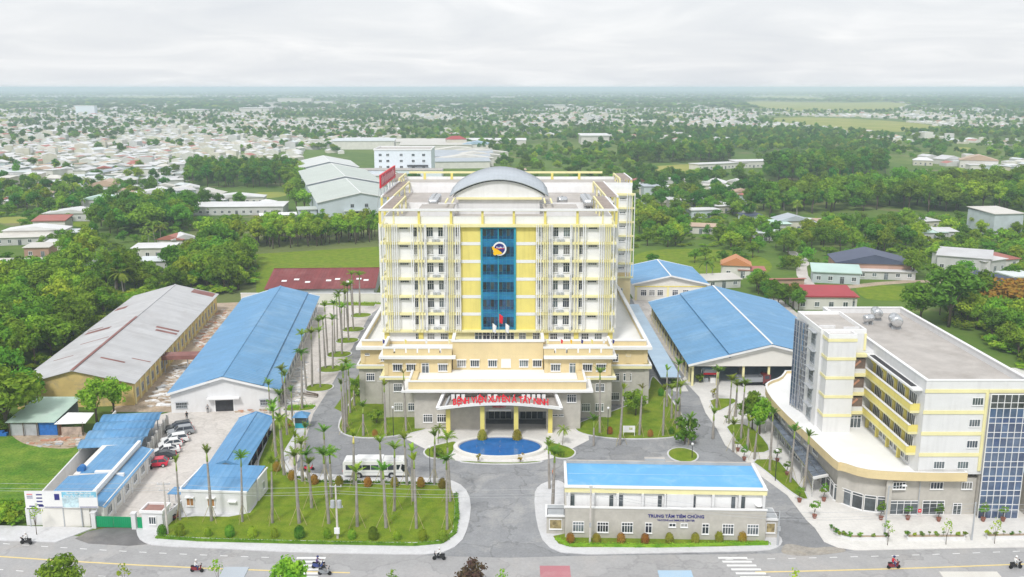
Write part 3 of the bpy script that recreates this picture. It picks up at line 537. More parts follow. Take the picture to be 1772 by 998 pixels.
# round emblem on the curtain wall
lx, lz = hz('P', 864.5, 430, 172.3)
em = put('emblem', None, hosp, (lx, 0, lz))
def disc(r0, r1, y0, y1, mat, n=40):
    b = MB()
    for i in range(n):
        a, c = 2 * math.pi * i / n, 2 * math.pi * (i + 1) / n
        P = [(r * math.cos(t), y, r * math.sin(t)) for t in (a, c) for r in (r0, r1) for y in (y0, y1)]
        j = len(b.v); b.v += P; b.f += [tuple(j + k for k in t) for t in ((0, 2, 6, 4), (2, 3, 7, 6), (1, 5, 7, 3), (0, 4, 5, 1))]
    return b.build('emblem_ring' if r0 else 'emblem_disc', mat, em)
disc(1.02, 1.3, -.45, -.2, TRIM); disc(0, 1.02, -.38, -.22, NAVY)
bird = [(-1.45, .42), (-1.2, .48), (-.85, .1), (-.3, -.15), (.35, -.62), (.55, -.9), (.1, -1.05), (-.55, -1.08), (-.8, -1.25), (-1.15, -1.1), (-1.2, -.75), (-1.05, -.5), (-1.35, -.1)]
b = MB(); n = len(bird); b.v = [(x, -.55, z) for x, z in bird] + [(x, -.46, z) for x, z in bird]; b.f = [tuple(range(n)), tuple(range(2 * n - 1, n - 1, -1))] + [(i, i + n, (i + 1) % n + n, (i + 1) % n) for i in range(n)]
b.build('emblem_bird', GOLD, em)
text(em, 'Xuyên Á', .46, (.15, -.4, .12), (math.pi / 2, 0, 0), TRIM, 'emblem_lettering', .02, .01)
box(em, 'emblem_band', RED, -.85, .9, -.41, -.385, -.02, .08)
# storey behind the terrace
for x in (507, 577, 1155, 1227, 1320, 1390):
    lx, lz = hz('Z2', x, 138, 173.0); window(hosp, lx, .495, 11.75, 1.3, 1.7, n=4)
for x in (437,): lx, lz = hz('Z2', x, 138, 173.0); window(hosp, lx, .495, 11.75, .7, 1.7, n=2)
for x in (990, 1063): lx, lz = hz('Z2', x, 130, 173.0); window(hosp, lx, .43, 12.0, 1.2, 1.6, n=4)
box(hosp, 'lobby_panel', YELP, -9.6, 9.6, .44, .498, 11.7, 13.86)
for i in range(5): window(hosp, -3.9 + i * 1.55, .43, 11.8, 1.3, 1.9, n=2, name='terrace_door')
for xx in (-21.6, -15.0, -9.2, 9.2, 15.0, 21.6): box(hosp, 'pier', YEL, xx - .45, xx + .45, .2, .48 if abs(xx) < 10 else .495, 11.62, 13.87)
# roof: screed, parapet, pergola frames, vault, penthouses
box(hosp, 'roof_deck', ROOFG, -21.0, 21.0, .9, 21.6, 34.91, 35.0); box(hosp, 'roof_deck', ROOFG, -23.6, 23.6, 21.61, 52.1, 34.91, 35.0)
ring(MB(), -21.5, 21.5, .4, 21.7, 34.9, 36.3, .25).build('roof_parapet', TOWERW, hosp)
MB().box(-24.1, -23.85, 21.4, 52.3, 34.9, 36.3).box(23.85, 24.1, 21.4, 52.3, 34.9, 36.3).box(-24.1, -21.51, 21.4, 21.65, 34.9, 36.3).box(21.51, 24.1, 21.4, 21.65, 34.9, 36.3).build('roof_parapet', TOWERW, hosp)
ring(MB(), -27.7, 31.9, 52.3, 68.1, 36.6, 37.4, .3).build('roof_parapet', TOWERW, hosp); box(hosp, 'roof_deck', ROOFG, -27.3, 31.5, 52.7, 67.7, 36.61, 36.7)
for s in (-1, 1):
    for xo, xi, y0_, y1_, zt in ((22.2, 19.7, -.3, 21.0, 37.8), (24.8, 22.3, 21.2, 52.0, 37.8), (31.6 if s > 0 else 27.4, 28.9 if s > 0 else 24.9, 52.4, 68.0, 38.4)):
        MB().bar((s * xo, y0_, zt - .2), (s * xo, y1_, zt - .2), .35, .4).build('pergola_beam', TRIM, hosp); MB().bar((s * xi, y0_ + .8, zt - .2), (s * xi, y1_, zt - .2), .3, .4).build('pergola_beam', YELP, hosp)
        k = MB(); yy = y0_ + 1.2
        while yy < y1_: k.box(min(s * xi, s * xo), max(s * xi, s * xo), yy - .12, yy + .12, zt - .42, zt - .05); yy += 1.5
        k.build('pergola_slats', M('shaded_timber', (.42, .36, .33), .9), hosp, kind='stuff')  # slats' shade is put into their darker brown-grey colour
        for yy in [y0_ + .3 + (y1_ - y0_ - .6) * t for t in (0, .33, .66, 1)]:
            box(hosp, 'pergola_post', YEL, s * xo - .22, s * xo + .22, yy - .22, yy + .22, 34.9 if zt < 38 else 36.6, zt - .4); box(hosp, 'pergola_post', YELP, s * xi - .16, s * xi + .16, yy + .3, yy + .62, 35.0 if zt < 38 else 36.7, zt - .4)
MB().bar((-22.2, -.3, 37.6), (22.2, -.3, 37.6), .35, .4).build('pergola_beam', TRIM, hosp); MB().bar((-22.2, .25, 37.38), (22.2, .25, 37.38), .6, .18).build('pergola_beam', YELP, hosp)
for xx in (14.9, 8.85, 2.95, -2.95, -8.85, -14.9): box(hosp, 'pergola_post', YEL, xx - .22, xx + .22, -.1, .36, 34.4, 37.4)
MB().bar((-24, 68, 38.5), (26, 68, 38.5), .5, .5).build('pergola_beam', YELP, hosp)
for xx in (-20, -13, 13, 20): box(hosp, 'pergola_post', YEL, xx - .3, xx + .3, 67.6, 68.1, 36.6, 38.3)
for sgn in (-1, 1): MB().bar((sgn * 22.2, -.45, 34.3), (sgn * 21.2, -.45, 36.0), .25).build('corner_brace', YELP, hosp)
va = MB(); na = 18
def arch(t, y, hw, z0, z1): a = math.pi * t; return (-hw * math.cos(a) if False else (-hw + 2 * hw * t), y, z0 + (z1 - z0) * math.sin(a) ** .8 if 0 < t < 1 else z0)
for j, (y, hw, z0_, z1_) in enumerate(((13.2, 10.0, 38.7, 42.1), (24, 10.0, 39.2, 42.8), (35, 9.6, 39.2, 42.8))):
    va.v += [arch(i / na, y, hw, z0_, z1_) for i in range(na + 1)]
for j in range(2):
    for i in range(na): a = j * (na + 1) + i; va.f.append((a, a + 1, a + na + 2, a + na + 1))
va.smooth = True
vo = va.build('vault_roof', M('vault_sheet', (.44, .48, .52), .5, .06, .3, stain=(.36, .39, .43), stain_scale=.3, stain_amt=.4, wave=((1, 0, 0), .8, .3)), hosp)
sm = vo.modifiers.new('thickness', 'SOLIDIFY'); sm.thickness = .25
ty = MB(); P = [arch(i / na, 13.9, 9.4, 38.4, 41.6) for i in range(na + 1)]; n = len(P); ty.v = P + [(x, 34, z) for x, y, z in P]; ty.f = [tuple(range(n)), tuple(range(2 * n - 1, n - 1, -1))] + [(i, i + n, i + n + 1, i + 1) for i in range(n - 1)] + [(n - 1, 2 * n - 1, n, 0)]
ty.build('vault_gable', WHITE, hosp)
box(hosp, 'penthouse_wall', WHITE, -8.2, 8.2, 13.3, 34.4, 35.0, 38.41); box(hosp, 'penthouse_beam', YELP, -8.6, 8.6, 12.6, 13.29, 38.0, 38.42)
for s in (-1, 1):
    box(hosp, 'penthouse_wall', WHITE, *((-15.2, -8.9) if s < 0 else (8.9, 15.2)), 4.5, 12.0, 35.0, 37.0); box(hosp, 'penthouse_roof', ROOFG, *((-15.4, -8.7) if s < 0 else (8.7, 15.4)), 4.3, 12.2, 37.01, 37.15)
    MB().box(s * 9.0 - .15, s * 9.0 + .15, 6, 13, 38.05, 38.3).box(s * 10.3 - .15, s * 10.3 + .15, 6, 13, 38.05, 38.3).build('pergola_beam', YELP, hosp)
    for i in range(5): box(hosp, 'duct', GREYM, s * 13.2 - .8, s * 13.2 + .8, 14 + i * .9, 14.6 + i * .9, 35.01, 35.6) if i in (0, 2) else None
# canopy over the drive (its front edge bows out and rises to the middle)
def cz(t): return 5.55 + 1.6 * math.sin(math.pi * t) ** 1.0
def cyf(t): return 152.9 - HY - 2.0 * math.sin(math.pi * t)
NC = 16; fr = [(-10.4 + 21.6 * i / NC, cyf(i / NC), cz(i / NC)) for i in range(NC + 1)]
cf = MB()
for i in range(NC):
    for P in ((fr[i], fr[i + 1]),):
        (xa, ya_, za), (xb, yb_, zb) = P
        j = len(cf.v); cf.v += [(xa, ya_, za - .5), (xb, yb_, zb - .5), (xb, yb_, zb), (xa, ya_, za), (xa, ya_ + .45, za - .5), (xb, yb_ + .45, zb - .5), (xb, yb_ + .45, zb), (xa, ya_ + .45, za)]
        cf.f += [tuple(j + k for k in t) for t in ((0, 1, 2, 3), (7, 6, 5, 4), (3, 2, 6, 7), (4, 5, 1, 0))]
for k, s in ((0, -1), (NC, 1)):
    x, y, z = fr[k]; cf.bar((x, y, z - .25), (x - s * 1.0, -16.3, 7.2), .5)
cf.build('canopy_rim', TRIM, hosp)
cr = MB(); back = [(-9.4 + 19.6 * i / NC, -15.9, 6.4) for i in range(NC + 1)]
for i in range(NC):
    a, b, c, d_ = fr[i], fr[i + 1], back[i + 1], back[i]
    cr.face((a[0], a[1] + .4, a[2] - .55), (b[0], b[1] + .4, b[2] - .55), c, d_)
cro = cr.build('canopy_roof', M('canopy_deck', (.34, .31, .28), .9, .2, .5, stain=(.2, .18, .16), stain_scale=.5, stain_amt=.6), hosp); sm = cro.modifiers.new('thickness', 'SOLIDIFY'); sm.thickness = .2
for t in (.1, .34, .63, .88): i = t * NC; k = int(i); MB().bar((fr[k][0], fr[k][1] + .3, fr[k][2] - .3), (back[k][0], -15.75, 6.75), .3, .5).build('canopy_rib', GREYM, hosp)
for cx in (-7.8, -6.9, -6.0, -1.4, -.3, 4.6, 5.5, 6.4, 7.3, 8.2): box(hosp, 'condenser', TRIM, cx - .3, cx + .3, -17.6, -17.0, 6.3, 7.1)
for px_, py_ in ((776, 750), (835, 757), (893, 757), (952, 750)):
    X, Y = G(px_, py_); MB().box(X - HX - .38, X - HX + .38, Y - HY - .38, Y - HY + .38, 0, 5.7 if px_ in (776, 952) else 6.45).build('column', YEL, hosp)
    MB().box(X - HX - .5, X - HX + .5, Y - HY - .5, Y - HY + .5, 0, .25).build('column_plinth', CREAMW, hosp)
msg = 'BỆNH VIỆN XUYÊN Á TÂY NINH'
lw = 16.6; xs0 = -7.7
adv = {'I': .45, ' ': .5, 'M': 1.1, 'W': 1.1}
tot = sum(adv.get(c, .9) for c in msg); xx = xs0
for ch in msg:
    a = adv.get(ch, .9) * lw / tot; t = (xx + a / 2 + 10.4) / 21.6
    if ch != ' ': text(hosp, ch, 1.45, (xx + a / 2, cyf(t) + .1, cz(t) + .1), (R(80), 0, 0), RED, 'sign_letter', .12, .045, sx=.8)
    xx += a
text(hosp, 'KHOA CẤP CỨU', .55, (.3, -15.72, 4.75), (math.pi / 2, 0, 0), RED, 'sign_letter', .03, .012); text(hosp, 'EMERGENCY', .42, (.3, -15.72, 4.15), (math.pi / 2, 0, 0), RED, 'sign_letter', .03, .012)
box(hosp, 'door_pelmet', TRIM, -1.6, 2.4, -15.78, -15.71, 3.5, 3.8)
# things that stand on the hospital
rs = thing('rooftop_sign', 'long red lettered sign board on the roof edge of the hospital tower', 'sign', (-27.9, 196, 34.9))
MB().box(-.15, .15, 0, 25, 4.2, 4.45).box(-.15, .15, 0, 25, 6.75, 7.0).box(-.15, .15, 0, .25, 4.46, 6.74).box(-.15, .15, 24.75, 25, 4.46, 6.74).build('frame', RED, rs); box(rs, 'panel', M('sign_red', (.50, .05, .09), .6, .1), -.06, .06, .3, 24.7, 4.46, 6.74)
for i in range(6): MB().bar((0, .5 + i * 4.8, 0), (0, .5 + i * 4.8, 4.3), .18).build('post', GREYM, rs); MB().bar((-.8 + 0, .5 + i * 4.8, 0), (-.1, .5 + i * 4.8, 5.6), .12).build('brace', GREYM, rs)
text(rs, 'BỆNH VIỆN ĐA KHOA XUYÊN Á', 1.9, (.08, 12.5, 4.9), (math.pi / 2, 0, math.pi / 2), M('sign_pink', (.78, .45, .48), .6), 'lettering', .05, .02, sx=.78)
def tank(loc, rz, r, l, label, grp):
    t = thing('water_tank', label, 'water tank', loc, rz, grp); b = MB(); b.smooth = True
    b.tube([(-l / 2 - .1, 0, r + .5), (-l / 2, 0, r + .5), (-l / 4, 0, r + .5), (l / 4, 0, r + .5), (l / 2, 0, r + .5), (l / 2 + .1, 0, r + .5)], [r * .6, r * .97, r, r, r * .97, r * .6], 20); b.build('vessel', STEEL, t)
    for x in (-l * .3, l * .3): MB().tube([(x - .03, 0, r + .5), (x + .03, 0, r + .5)], r * 1.03, 20).build('band', GREYM, t); MB().box(x - .1, x + .1, -r * .8, r * .8, 0, .5).bar((x, -r * .8, .5), (x, -r * .5, r * .6), .1).bar((x, r * .8, .5), (x, r * .5, r * .6), .1).build('stand', GREYM, t)
    MB().cyl(0, 0, 2 * r + .45, 2 * r + .6, .22).build('lid', GREYM, t); return t
for i in range(5): tank((HX - 14.0, HY + 22 + i * 2.2, 35.0), R(6), .85, 1.9, 'steel water tank beside the grey vault, %s from the front of its row' % ('first', 'second', 'third', 'fourth', 'fifth')[i], 'row of five tanks beside the vault')
for i in range(5): tank((HX + 18.6, HY + 21 + i * 2.3, 35.0), R(-6), .85, 1.9, 'steel water tank along the edge beam, %s from the front of its row' % ('first', 'second', 'third', 'fourth', 'fifth')[i], 'row of five tanks along the edge beam')
tank((HX + 13.4, HY + 26, 35.0), R(20), .8, 1.9, 'single steel water tank lying apart between the grey vault and a row of tanks', None)
for i, (px_, c) in enumerate(((852, TRIM), (863.5, RED), (874.5, TRIM))):
    X, _ = V(px_, 590, 163.5); f = thing('flagpole', ['white flag just left of the red flag before the blue glass', 'red flag on a tall pole before the blue glass strip', 'white flag just right of the red flag before the blue glass'][i], 'flag', (X, 165.6, 11.86))
    h = 7.4 if c == RED else 5.6; MB().cyl(0, 0, 0, h, .05, .03, 6).build('pole', STEEL, f)
    b = MB()
    for k in range(6): b.v += [(.04 + k * .14, .10 * math.sin(k * 1.4), h - .05 - k * .1), (.04 + k * .12, .12 * math.sin(k * 1.4 + .4), h - 1.7 - k * .06)]
    for k in range(5): b.f.append((2 * k, 2 * k + 1, 2 * k + 3, 2 * k + 2))
    fo = b.build('flag', c, f); sm = fo.modifiers.new('thickness', 'SOLIDIFY'); sm.thickness = .02
for i, (x, c) in enumerate(((-21, NAVY), (-17, YEL), (-13.2, TRIM), (-9, YELP), (8.9, YELP), (11.5, RED), (13.2, GOLD), (15.2, NAVY), (17.0, YEL), (19.2, TRIM), (20.9, NAVY))):
    f = thing('small_flag', '%s pennant on a short staff along the %s terrace parapet' % ({'navy_paint': 'navy', 'lemon_paint': 'lemon yellow', 'white_trim': 'white', 'pale_lemon_paint': 'pale yellow', 'red_paint': 'red', 'yellow_emblem': 'golden'}[c.name], ('hospital\'s left' if x < 0 else 'hospital\'s right') + (' corner' if abs(x) > 20 else ' outer' if abs(x) > 15 else ' inner')), 'flag', (HX + x, HY - 9.75, 13.7), 0, 'pennants along the terrace')
    MB().cyl(0, 0, 0, 1.5, .03, n=6).build('staff', TRIM, f); fo = MB().face((.03, 0, 1.45), (.03, 0, .7), (.3, .06, .55), (.42, -.05, 1.2)).build('pennant', c, f); sm = fo.modifiers.new('thickness', 'SOLIDIFY'); sm.thickness = .02
# fountain
fx, fy = G(865, 778); ft = thing('fountain', 'oval fountain basin with deep blue water before the hospital entrance', 'fountain', (fx, fy + .3, 0))
def oval_ring(r0, r1, ra, z0, z1, n=56):
    b = MB()
    for i in range(n): a = 2 * math.pi * i / n; b.v += [(r * math.cos(a), (r * ra + (r - r0) * 0) * math.sin(a), z) for r in (r0, r1) for z in (z0, z1)]
    for i in range(n): a, c = 4 * i, 4 * ((i + 1) % n); b.f += [(a + 1, a + 3, c + 3, c + 1), (a + 2, c + 2, c + 3, a + 3), (a, a + 1, c + 1, c)]
    return b
oval_ring(8.1, 9.6, .60, .0, .14).build('apron', PAVE, ft); oval_ring(7.15, 7.9, .60, .0, .62).build('rim', CREAMW, ft)
wt = MB().prism(ell(0, 0, 7.14, 7.14 * .60, 56), .05, .42).build('water', WATER, ft)
oval_ring(6.9, 7.12, .60, .1, .5).build('inner_ledge', M('shaded_ledge_stone', (.35, .36, .40), .8), ft)  # blue-grey tone paints the shade inside the rim onto this ledge
for i in range(9): a = 2 * math.pi * i / 8; r = 0 if i == 8 else 3.9; MB().cyl(r * math.cos(a), r * .58 * math.sin(a), .3, .62, .09, .05, 8).build('nozzle', STEEL, ft)
# ================================================================ the other buildings of the compound
def W(parent, name, mat, a, b, c, d, z0, z1):           # box given in world metres, stored relative to its (unrotated) thing
    ox, oy = parent.location.x, parent.location.y; return box(parent, name, mat, a - ox, b - ox, c - oy, d - oy, z0, z1)
def gable(name, label, cat, loc, rz, w_, l, eave, ridge, wall, roof, over=.6, group=None, rx=0.0, base=0.0, trim=None, step=None, wall_sides=True, cap=None):
    """long shed: pentagonal wall shell, a roof panel each side (optionally stepped), ridge cap, verge boards"""
    t = thing(name, label, cat, (loc[0], loc[1], 0), rz, group); h = w_ / 2; b = MB()
    if wall_sides:
        b.v = [(-h, 0, base), (h, 0, base), (h, 0, eave), (rx, 0, ridge), (-h, 0, eave)]; b.v += [(x, l, z) for x, y, z in b.v]
        b.f = [(0, 1, 2, 3, 4), (9, 8, 7, 6, 5), (1, 6, 7, 2), (5, 0, 4, 9), (2, 7, 8, 3), (4, 3, 8, 9)]; b.build('wall', wall, t)
    for s in (-1, 1):
        run = (h - rx) if s > 0 else (h + rx); sl = (ridge - eave) / run; segs = [(0, 1.0, .34 if step else 0.0)]
        if step and s in step: segs = [(0, step[s], .34), (step[s] - .03, 1.0, 0.0)]
        for k, (u0, u1, dz) in enumerate(segs):
            xa = rx + s * run * u0; xb = rx + s * (run * u1 + (over if u1 == 1.0 else .25)); za = ridge - sl * run * u0 + dz + .10; zb = ridge - sl * (run * u1 + (over if u1 == 1.0 else .25)) + dz + .10
            r = MB(); r.v = [(xa, -over, za), (xb, -over, zb), (xb, l + over, zb), (xa, l + over, za)]; r.v += [(x, y, z - .09) for x, y, z in r.v]
            r.f = [(0, 1, 2, 3), (7, 6, 5, 4), (0, 4, 5, 1), (1, 5, 6, 2), (2, 6, 7, 3), (3, 7, 4, 0)]
            if s < 0: r.f = [f[::-1] for f in r.f]
            r.build('roof_panel', roof, t)
    MB().bar((rx, -over - .02, ridge + .14 + (.34 if step else 0)), (rx, l + over + .02, ridge + .14 + (.34 if step else 0)), .4, .08).build('ridge_cap', cap or trim or roof, t)
    if trim:
        for yy in (-over - .05, l + over + .05):
            MB().bar((-h - over, yy, eave - .05 - over * .2), (rx, yy, ridge + .08), .12, .4).bar((rx, yy, ridge + .08), (h + over, yy, eave - .05 - over * .2), .12, .4).build('verge_board', trim, t)
    return t
# blue-roofed warehouse beside the palm court
lw_ = gable('warehouse', 'long warehouse with a bright blue sheet roof and white gable, rubble alley beside it', 'warehouse', (-54.4, 166.4), R(6.2), 19.6, 80, 4.0, 6.7, WHITE, BLUER[0], trim=TRIM, step={1: .72, -1: .3}, cap=BLUER[0])
lw_.children[0] if lw_.children else None
box(lw_, 'doorway', DARKM, -1.7, 1.6, -.03, .2, .02, 2.2); box(lw_, 'door_canopy', TRIM, -3.0, 2.9, -1.2, -.01, 2.7, 2.9); box(lw_, 'door_frame', TRIM, -1.9, -1.7, -.06, .0, 0, 2.4); box(lw_, 'door_frame', TRIM, 1.6, 1.8, -.06, .0, 0, 2.4)
for x in (-7.9, 7.6): window(lw_, x, -.01, 1.0, 1.9, 1.0, n=6, transom=.5, glass=GLASSG, frame=GREYM, hood=True)
for i in range(18): window(lw_, 9.81, 3 + i * 4.2, 1.2, 1.8, 1.0, math.pi / 2, n=4, transom=0, glass=GLASSG, frame=GREYM)
MB().tube([(2.2, 6.4, 6.25), (3.6, 7.2, 6.02), (5.0, 6.2, 5.7), (5.6, 9, 5.5)], .12, 6).build('loose_flashing', BLUER[0], lw_)
# old yellow warehouse with patched fibre-cement roof
yw_ = gable('old_warehouse', 'old yellow warehouse with a patched pale grey fibre cement roof by the trees', 'warehouse', (-83.6, 168.6), R(6.0), 21.5, 78, 4.6, 7.4, M('stained_yellow_render', (.66, .50, .20), .9, .1, .4, stain=(.36, .30, .19), stain_scale=.3, stain_amt=.8), M('fibre_cement', (.51, .51, .515), .9, .06, .25, stain=(.41, .395, .39), stain_scale=.08, stain_amt=.7, wave=((0, 1, 0), 1.0, .3, .05)))
RUST = M('rusty_sheet', (.25, .115, .10), .8, .2, .4, stain=(.36, .24, .22), stain_amt=.6)
sl = (7.4 - 4.6) / 10.75
def patch(u, y0, y1, du, s):
    xa, xb = s * u, s * (u + du); r = MB(); za, zb = 7.4 - sl * u + .14, 7.4 - sl * (u + du) + .14
    r.face((xa, y0, za), (xb, y0, zb), (xb, y1, zb), (xa, y1, za)) if s > 0 else r.face((xb, y0, zb), (xa, y0, za), (xa, y1, za), (xb, y1, zb)); o = r.build('roof_patch', RUST, yw_); sm = o.modifiers.new('thickness', 'SOLIDIFY'); sm.thickness = .05
for a in ((5.5, 37, 38.2, 5.0, 1), (6, 34.6, 35.8, 4.6, 1), (2, 9.5, 10.2, 4.6, 1), (7, 13, 13.4, 3.6, 1), (5.0, 74, 78, 5.6, 1), (1.2, 25, 25.4, 6, -1), (4.5, 36, 38, 5.5, -1), (7, 39.5, 40, 3.5, -1), (8, 60, 63, 2.8, -1), (5, 14.5, 14.8, 4, -1)): patch(*a)
MB().bar((0, -.6, 7.56), (0, 42, 7.56), .55, .1).build('rusty_ridge', RUST, yw_)
for i in range(21):
    y = 2.5 + i * 3.6; box(yw_, 'pilaster', YELP, 10.76, 10.95, y - 1.8, y - 1.4, 0, 4.3); window(yw_, 10.76, y, 1.2, 1.3, 1.5, math.pi / 2, n=3, transom=0, glass=GLASSG, frame=GREYM, depth=.06)
ln = thing('red_link_roof', 'rust red flat link roof spanning the alley between the two long warehouses', 'roof', (-70.0, 192.5, 0), R(6))
box(ln, 'roof', RUST, -5.4, 5.2, -1.6, 1.6, 3.6, 3.75); box(ln, 'fascia', RUST, -5.4, 5.2, -1.75, -1.61, 2.9, 3.78)
for x in (-4.8, 0, 4.6): box(ln, 'post', GREYM, x - .1, x + .1, -1.3, -1.1, 0, 3.6)
# dark red shed behind and the grey boundary wall
rs_ = gable('red_shed', 'long low shed with a dark red sheet roof and skylights behind the palm court', 'shed', (-41.0, 278.0), R(93), 30, 31, 3.0, 6.0, GREYM, M('dark_red_sheet', (.21, .05, .05), .7, .1, .2, stain=(.30, .14, .13), stain_amt=.5, wave=((1, 0, 0), .9, .3, .08)), over=.5)
for x, u in ((2, 9), (4.2, 8), (7, 10), (10.5, 8), (13, 9), (19, 10), (22.5, 8), (26, 9)):
    z = 6.0 - .2 * u + .16; MB().face((-u, x, z), (-u, x + 1.5, z), (-u - 1.2, x + 1.5, z - .24), (-u - 1.2, x, z - .24)).build('skylight', TRIM, rs_)
bw = thing('boundary_wall', 'plain pale concrete wall closing the palm court in front of the red shed', 'wall', (-77, 256.3, 0)); box(bw, 'wall', CREAMW, 0, 47, -.15, .15, 0, 2.8); box(bw, 'coping', TRIM, -.1, 47.1, -.25, .25, 2.81, 2.95)
for i in range(12): box(bw, 'pier', CREAMW, i * 4.2, i * 4.2 + .4, -.24, -.16, 0, 2.8)
# open blue hall beside the clinic
rw = gable('open_hall', 'wide open-fronted hall with a stepped blue roof behind the clinic', 'hall', (52.6, 181), 0, 32, 55, 5.0, 8.9, CREAMW, BLUER[0], over=.8, trim=TRIM, step={-1: .52}, wall_sides=False)
MB().face((-16, 0, 4.4), (16, 0, 4.4), (16, 0, 5.0), (0, 0, 8.9), (-16, 0, 5.0)).build('gable_panel', CREAMW, rw)
g2 = MB(); g2.v = [(-16, .3, 4.4), (16, .3, 4.4), (16, .3, 5.0), (0, .3, 8.9), (-16, .3, 5.0)]; g2.f = [(4, 3, 2, 1, 0)]; g2.build('gable_backing', GREYM, rw)
for i in range(7): box(rw, 'column', YELP, -15.6 + i * 5.2 - .22, -15.6 + i * 5.2 + .22, .35, .8, 0, 4.6)
for i in range(14): box(rw, 'column', YELP, -15.9, -15.5, 3 + i * 4, 3.4 + i * 4, 0, 4.9); box(rw, 'side_wall', CREAMW, -15.8, -15.65, 3.4 + i * 4, 7 + i * 4, 0, 1.5 if i < 12 else 1.2)
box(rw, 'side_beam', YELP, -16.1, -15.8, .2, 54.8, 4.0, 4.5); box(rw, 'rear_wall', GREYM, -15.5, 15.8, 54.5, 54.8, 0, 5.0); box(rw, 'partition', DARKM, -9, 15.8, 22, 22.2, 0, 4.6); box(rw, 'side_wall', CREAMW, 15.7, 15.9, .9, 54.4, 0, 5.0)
MB().bar((-8.35, -.6, 6.5), (-8.35, 55.6, 6.5), .2, .3).build('step_flashing', M('navy_flashing', (.03, .10, .28), .5), rw)
sb = gable('annex_building', 'cream annex with a hipped blue roof behind the hospital wing', 'annex', (45.5, 260), 0, 20.5, 24, 5.0, 7.2, CREAMW, BLUER[0], over=.9, trim=TRIM)
for i, x in enumerate((-7.6, -5.2, -2.8, 1.5, 4.5, 7.5)): window(sb, x, -.01, 1.4, 1.5, 1.6, n=3)
box(sb, 'band', YEL, -10.3, 10.3, -.12, -.01, 3.9, 4.2)
for x in (-9.8, -.6, 9.8): box(sb, 'pilaster', YELP, x - .3, x + .3, -.14, -.01, 0, 3.89)
# covered walkway along the right flank of the hospital
cwk = thing('covered_walkway', 'pale blue translucent canopy strip running along the hospital podium', 'canopy', (28.8, 178, 0))
PALEB = M('pale_blue_polycarbonate', (.38, .52, .66), .35, .06, .3, stain=(.48, .6, .7), stain_amt=.5)
for i in range(20): MB().box(1.1, 5.2, i * 3.2, i * 3.2 + 3.15, 3.0, 3.06).build('roof_sheet', PALEB, cwk)
for i in range(11): MB().box(4.9, 5.05, i * 6.3, i * 6.3 + .15, 0, 2.95).bar((1.1, i * 6.3, 2.9), (5.2, i * 6.3, 2.9), .1).build('post', STEEL, cwk)
# motorbike shed and store house beside the lawn
ms = gable('motorbike_shed', 'narrow open shed with a blue ridge roof sheltering rows of motorbikes', 'shed', (-44.3, 134.2), R(3.0), 5.8, 21.5, 2.5, 3.5, WHITE, BLUER[1], over=.25, trim=BLUER[1], wall_sides=False)
MB().face((-2.9, 0, 2.3), (2.9, 0, 2.3), (2.9, 0, 2.5), (0, 0, 3.5), (-2.9, 0, 2.5)).build('gable_panel', M('pale_blue_panel', (.42, .55, .62), .6), ms)
for i in range(6):
    for s in (-1, 1): box(ms, 'post', GREYM, s * 2.8 - .06, s * 2.8 + .06, .1 + i * 4.2, .22 + i * 4.2, 0, 2.45)
st = thing('store_house', 'small white store house with two stepped blue roofs at the lawn corner', 'house', (-47.6, 123.6, 0), R(-4))
b = MB(); b.box(0, 9.6, 0, 4.2, 0, 3.3).box(0, 9.9, 4.21, 8.2, 0, 3.6); b.build('wall', WHITE, st)
MB().box(-.15, 9.75, -.15, .08, 3.31, 3.6).box(-.15, .08, .09, 8.3, 3.61, 3.85).box(9.85, 10.05, 4.3, 8.3, 3.61, 3.8).build('parapet', TRIM, st)
for y0_, y1_, z in ((.1, 4.3, 3.42), (4.32, 8.25, 3.75)):
    r = MB(); r.v = [(.1, y0_, z), (9.7, y0_, z - .05), (9.7, y1_, z + .25), (.1, y1_, z + .3)]; r.v += [(x, y, zz - .08) for x, y, zz in r.v]; r.f = [(0, 1, 2, 3), (0, 4, 5, 1), (1, 5, 6, 2), (2, 6, 7, 3), (3, 7, 4, 0)]; r.build('roof_panel', BLUER[1], st)
MB().box(-2.6, -.16, 1.2, 3.6, 2.2, 2.3).build('side_awning', BLUER[1], st); box(st, 'side_post', GREYM, -2.5, -2.4, 1.3, 1.4, 0, 2.2); box(st, 'side_post', GREYM, -2.5, -2.4, 3.4, 3.5, 0, 2.2)
ORW = M('wood_shutter', (.45, .22, .08), .6, .1)
for x in (1.3, 4.4): window(st, x, -.01, 1.2, .95, 1.15, n=2, transom=0, glass=ORW, frame=TRIM, hood=True)
box(st, 'wall_awning', TRIM, 6.9, 8.2, -.5, -.01, 2.0, 2.1); window(st, 9.91, 6.2, 1.2, .9, 1.1, math.pi / 2, n=2, transom=0)
# registration offices: two blue roofs with white parapets, arched carports behind
of = thing('office_block', 'low white office with blue lean-to roofs and broad white parapets near the gate', 'office', (-58.0, 119.3, 0), R(3.2))
MB().box(-7.4, -.9, 0, 9.6, 0, 3.6).box(-6.9, -.9, 9.9, 21.5, 0, 3.6).build('wall', CREAMW, of); MB().box(-.9, 1.0, .3, 21.5, 0, 2.9).build('arcade_wall', CREAMW, of)
for a, b_, c, d_, z in ((-7.4, -1.25, .4, 9.4, 3.95), (-6.9, -1.25, 10.2, 21.2, 3.9)):
    r = MB(); r.v = [(a, c, z - .35), (b_, c, z), (b_, d_, z), (a, d_, z - .35)]; r.v += [(x, y, q_ - .07) for x, y, q_ in r.v]; r.f = [(0, 1, 2, 3), (0, 4, 5, 1), (1, 5, 6, 2), (2, 6, 7, 3), (3, 7, 4, 0)]; r.build('roof_panel', BLUER[1], of)
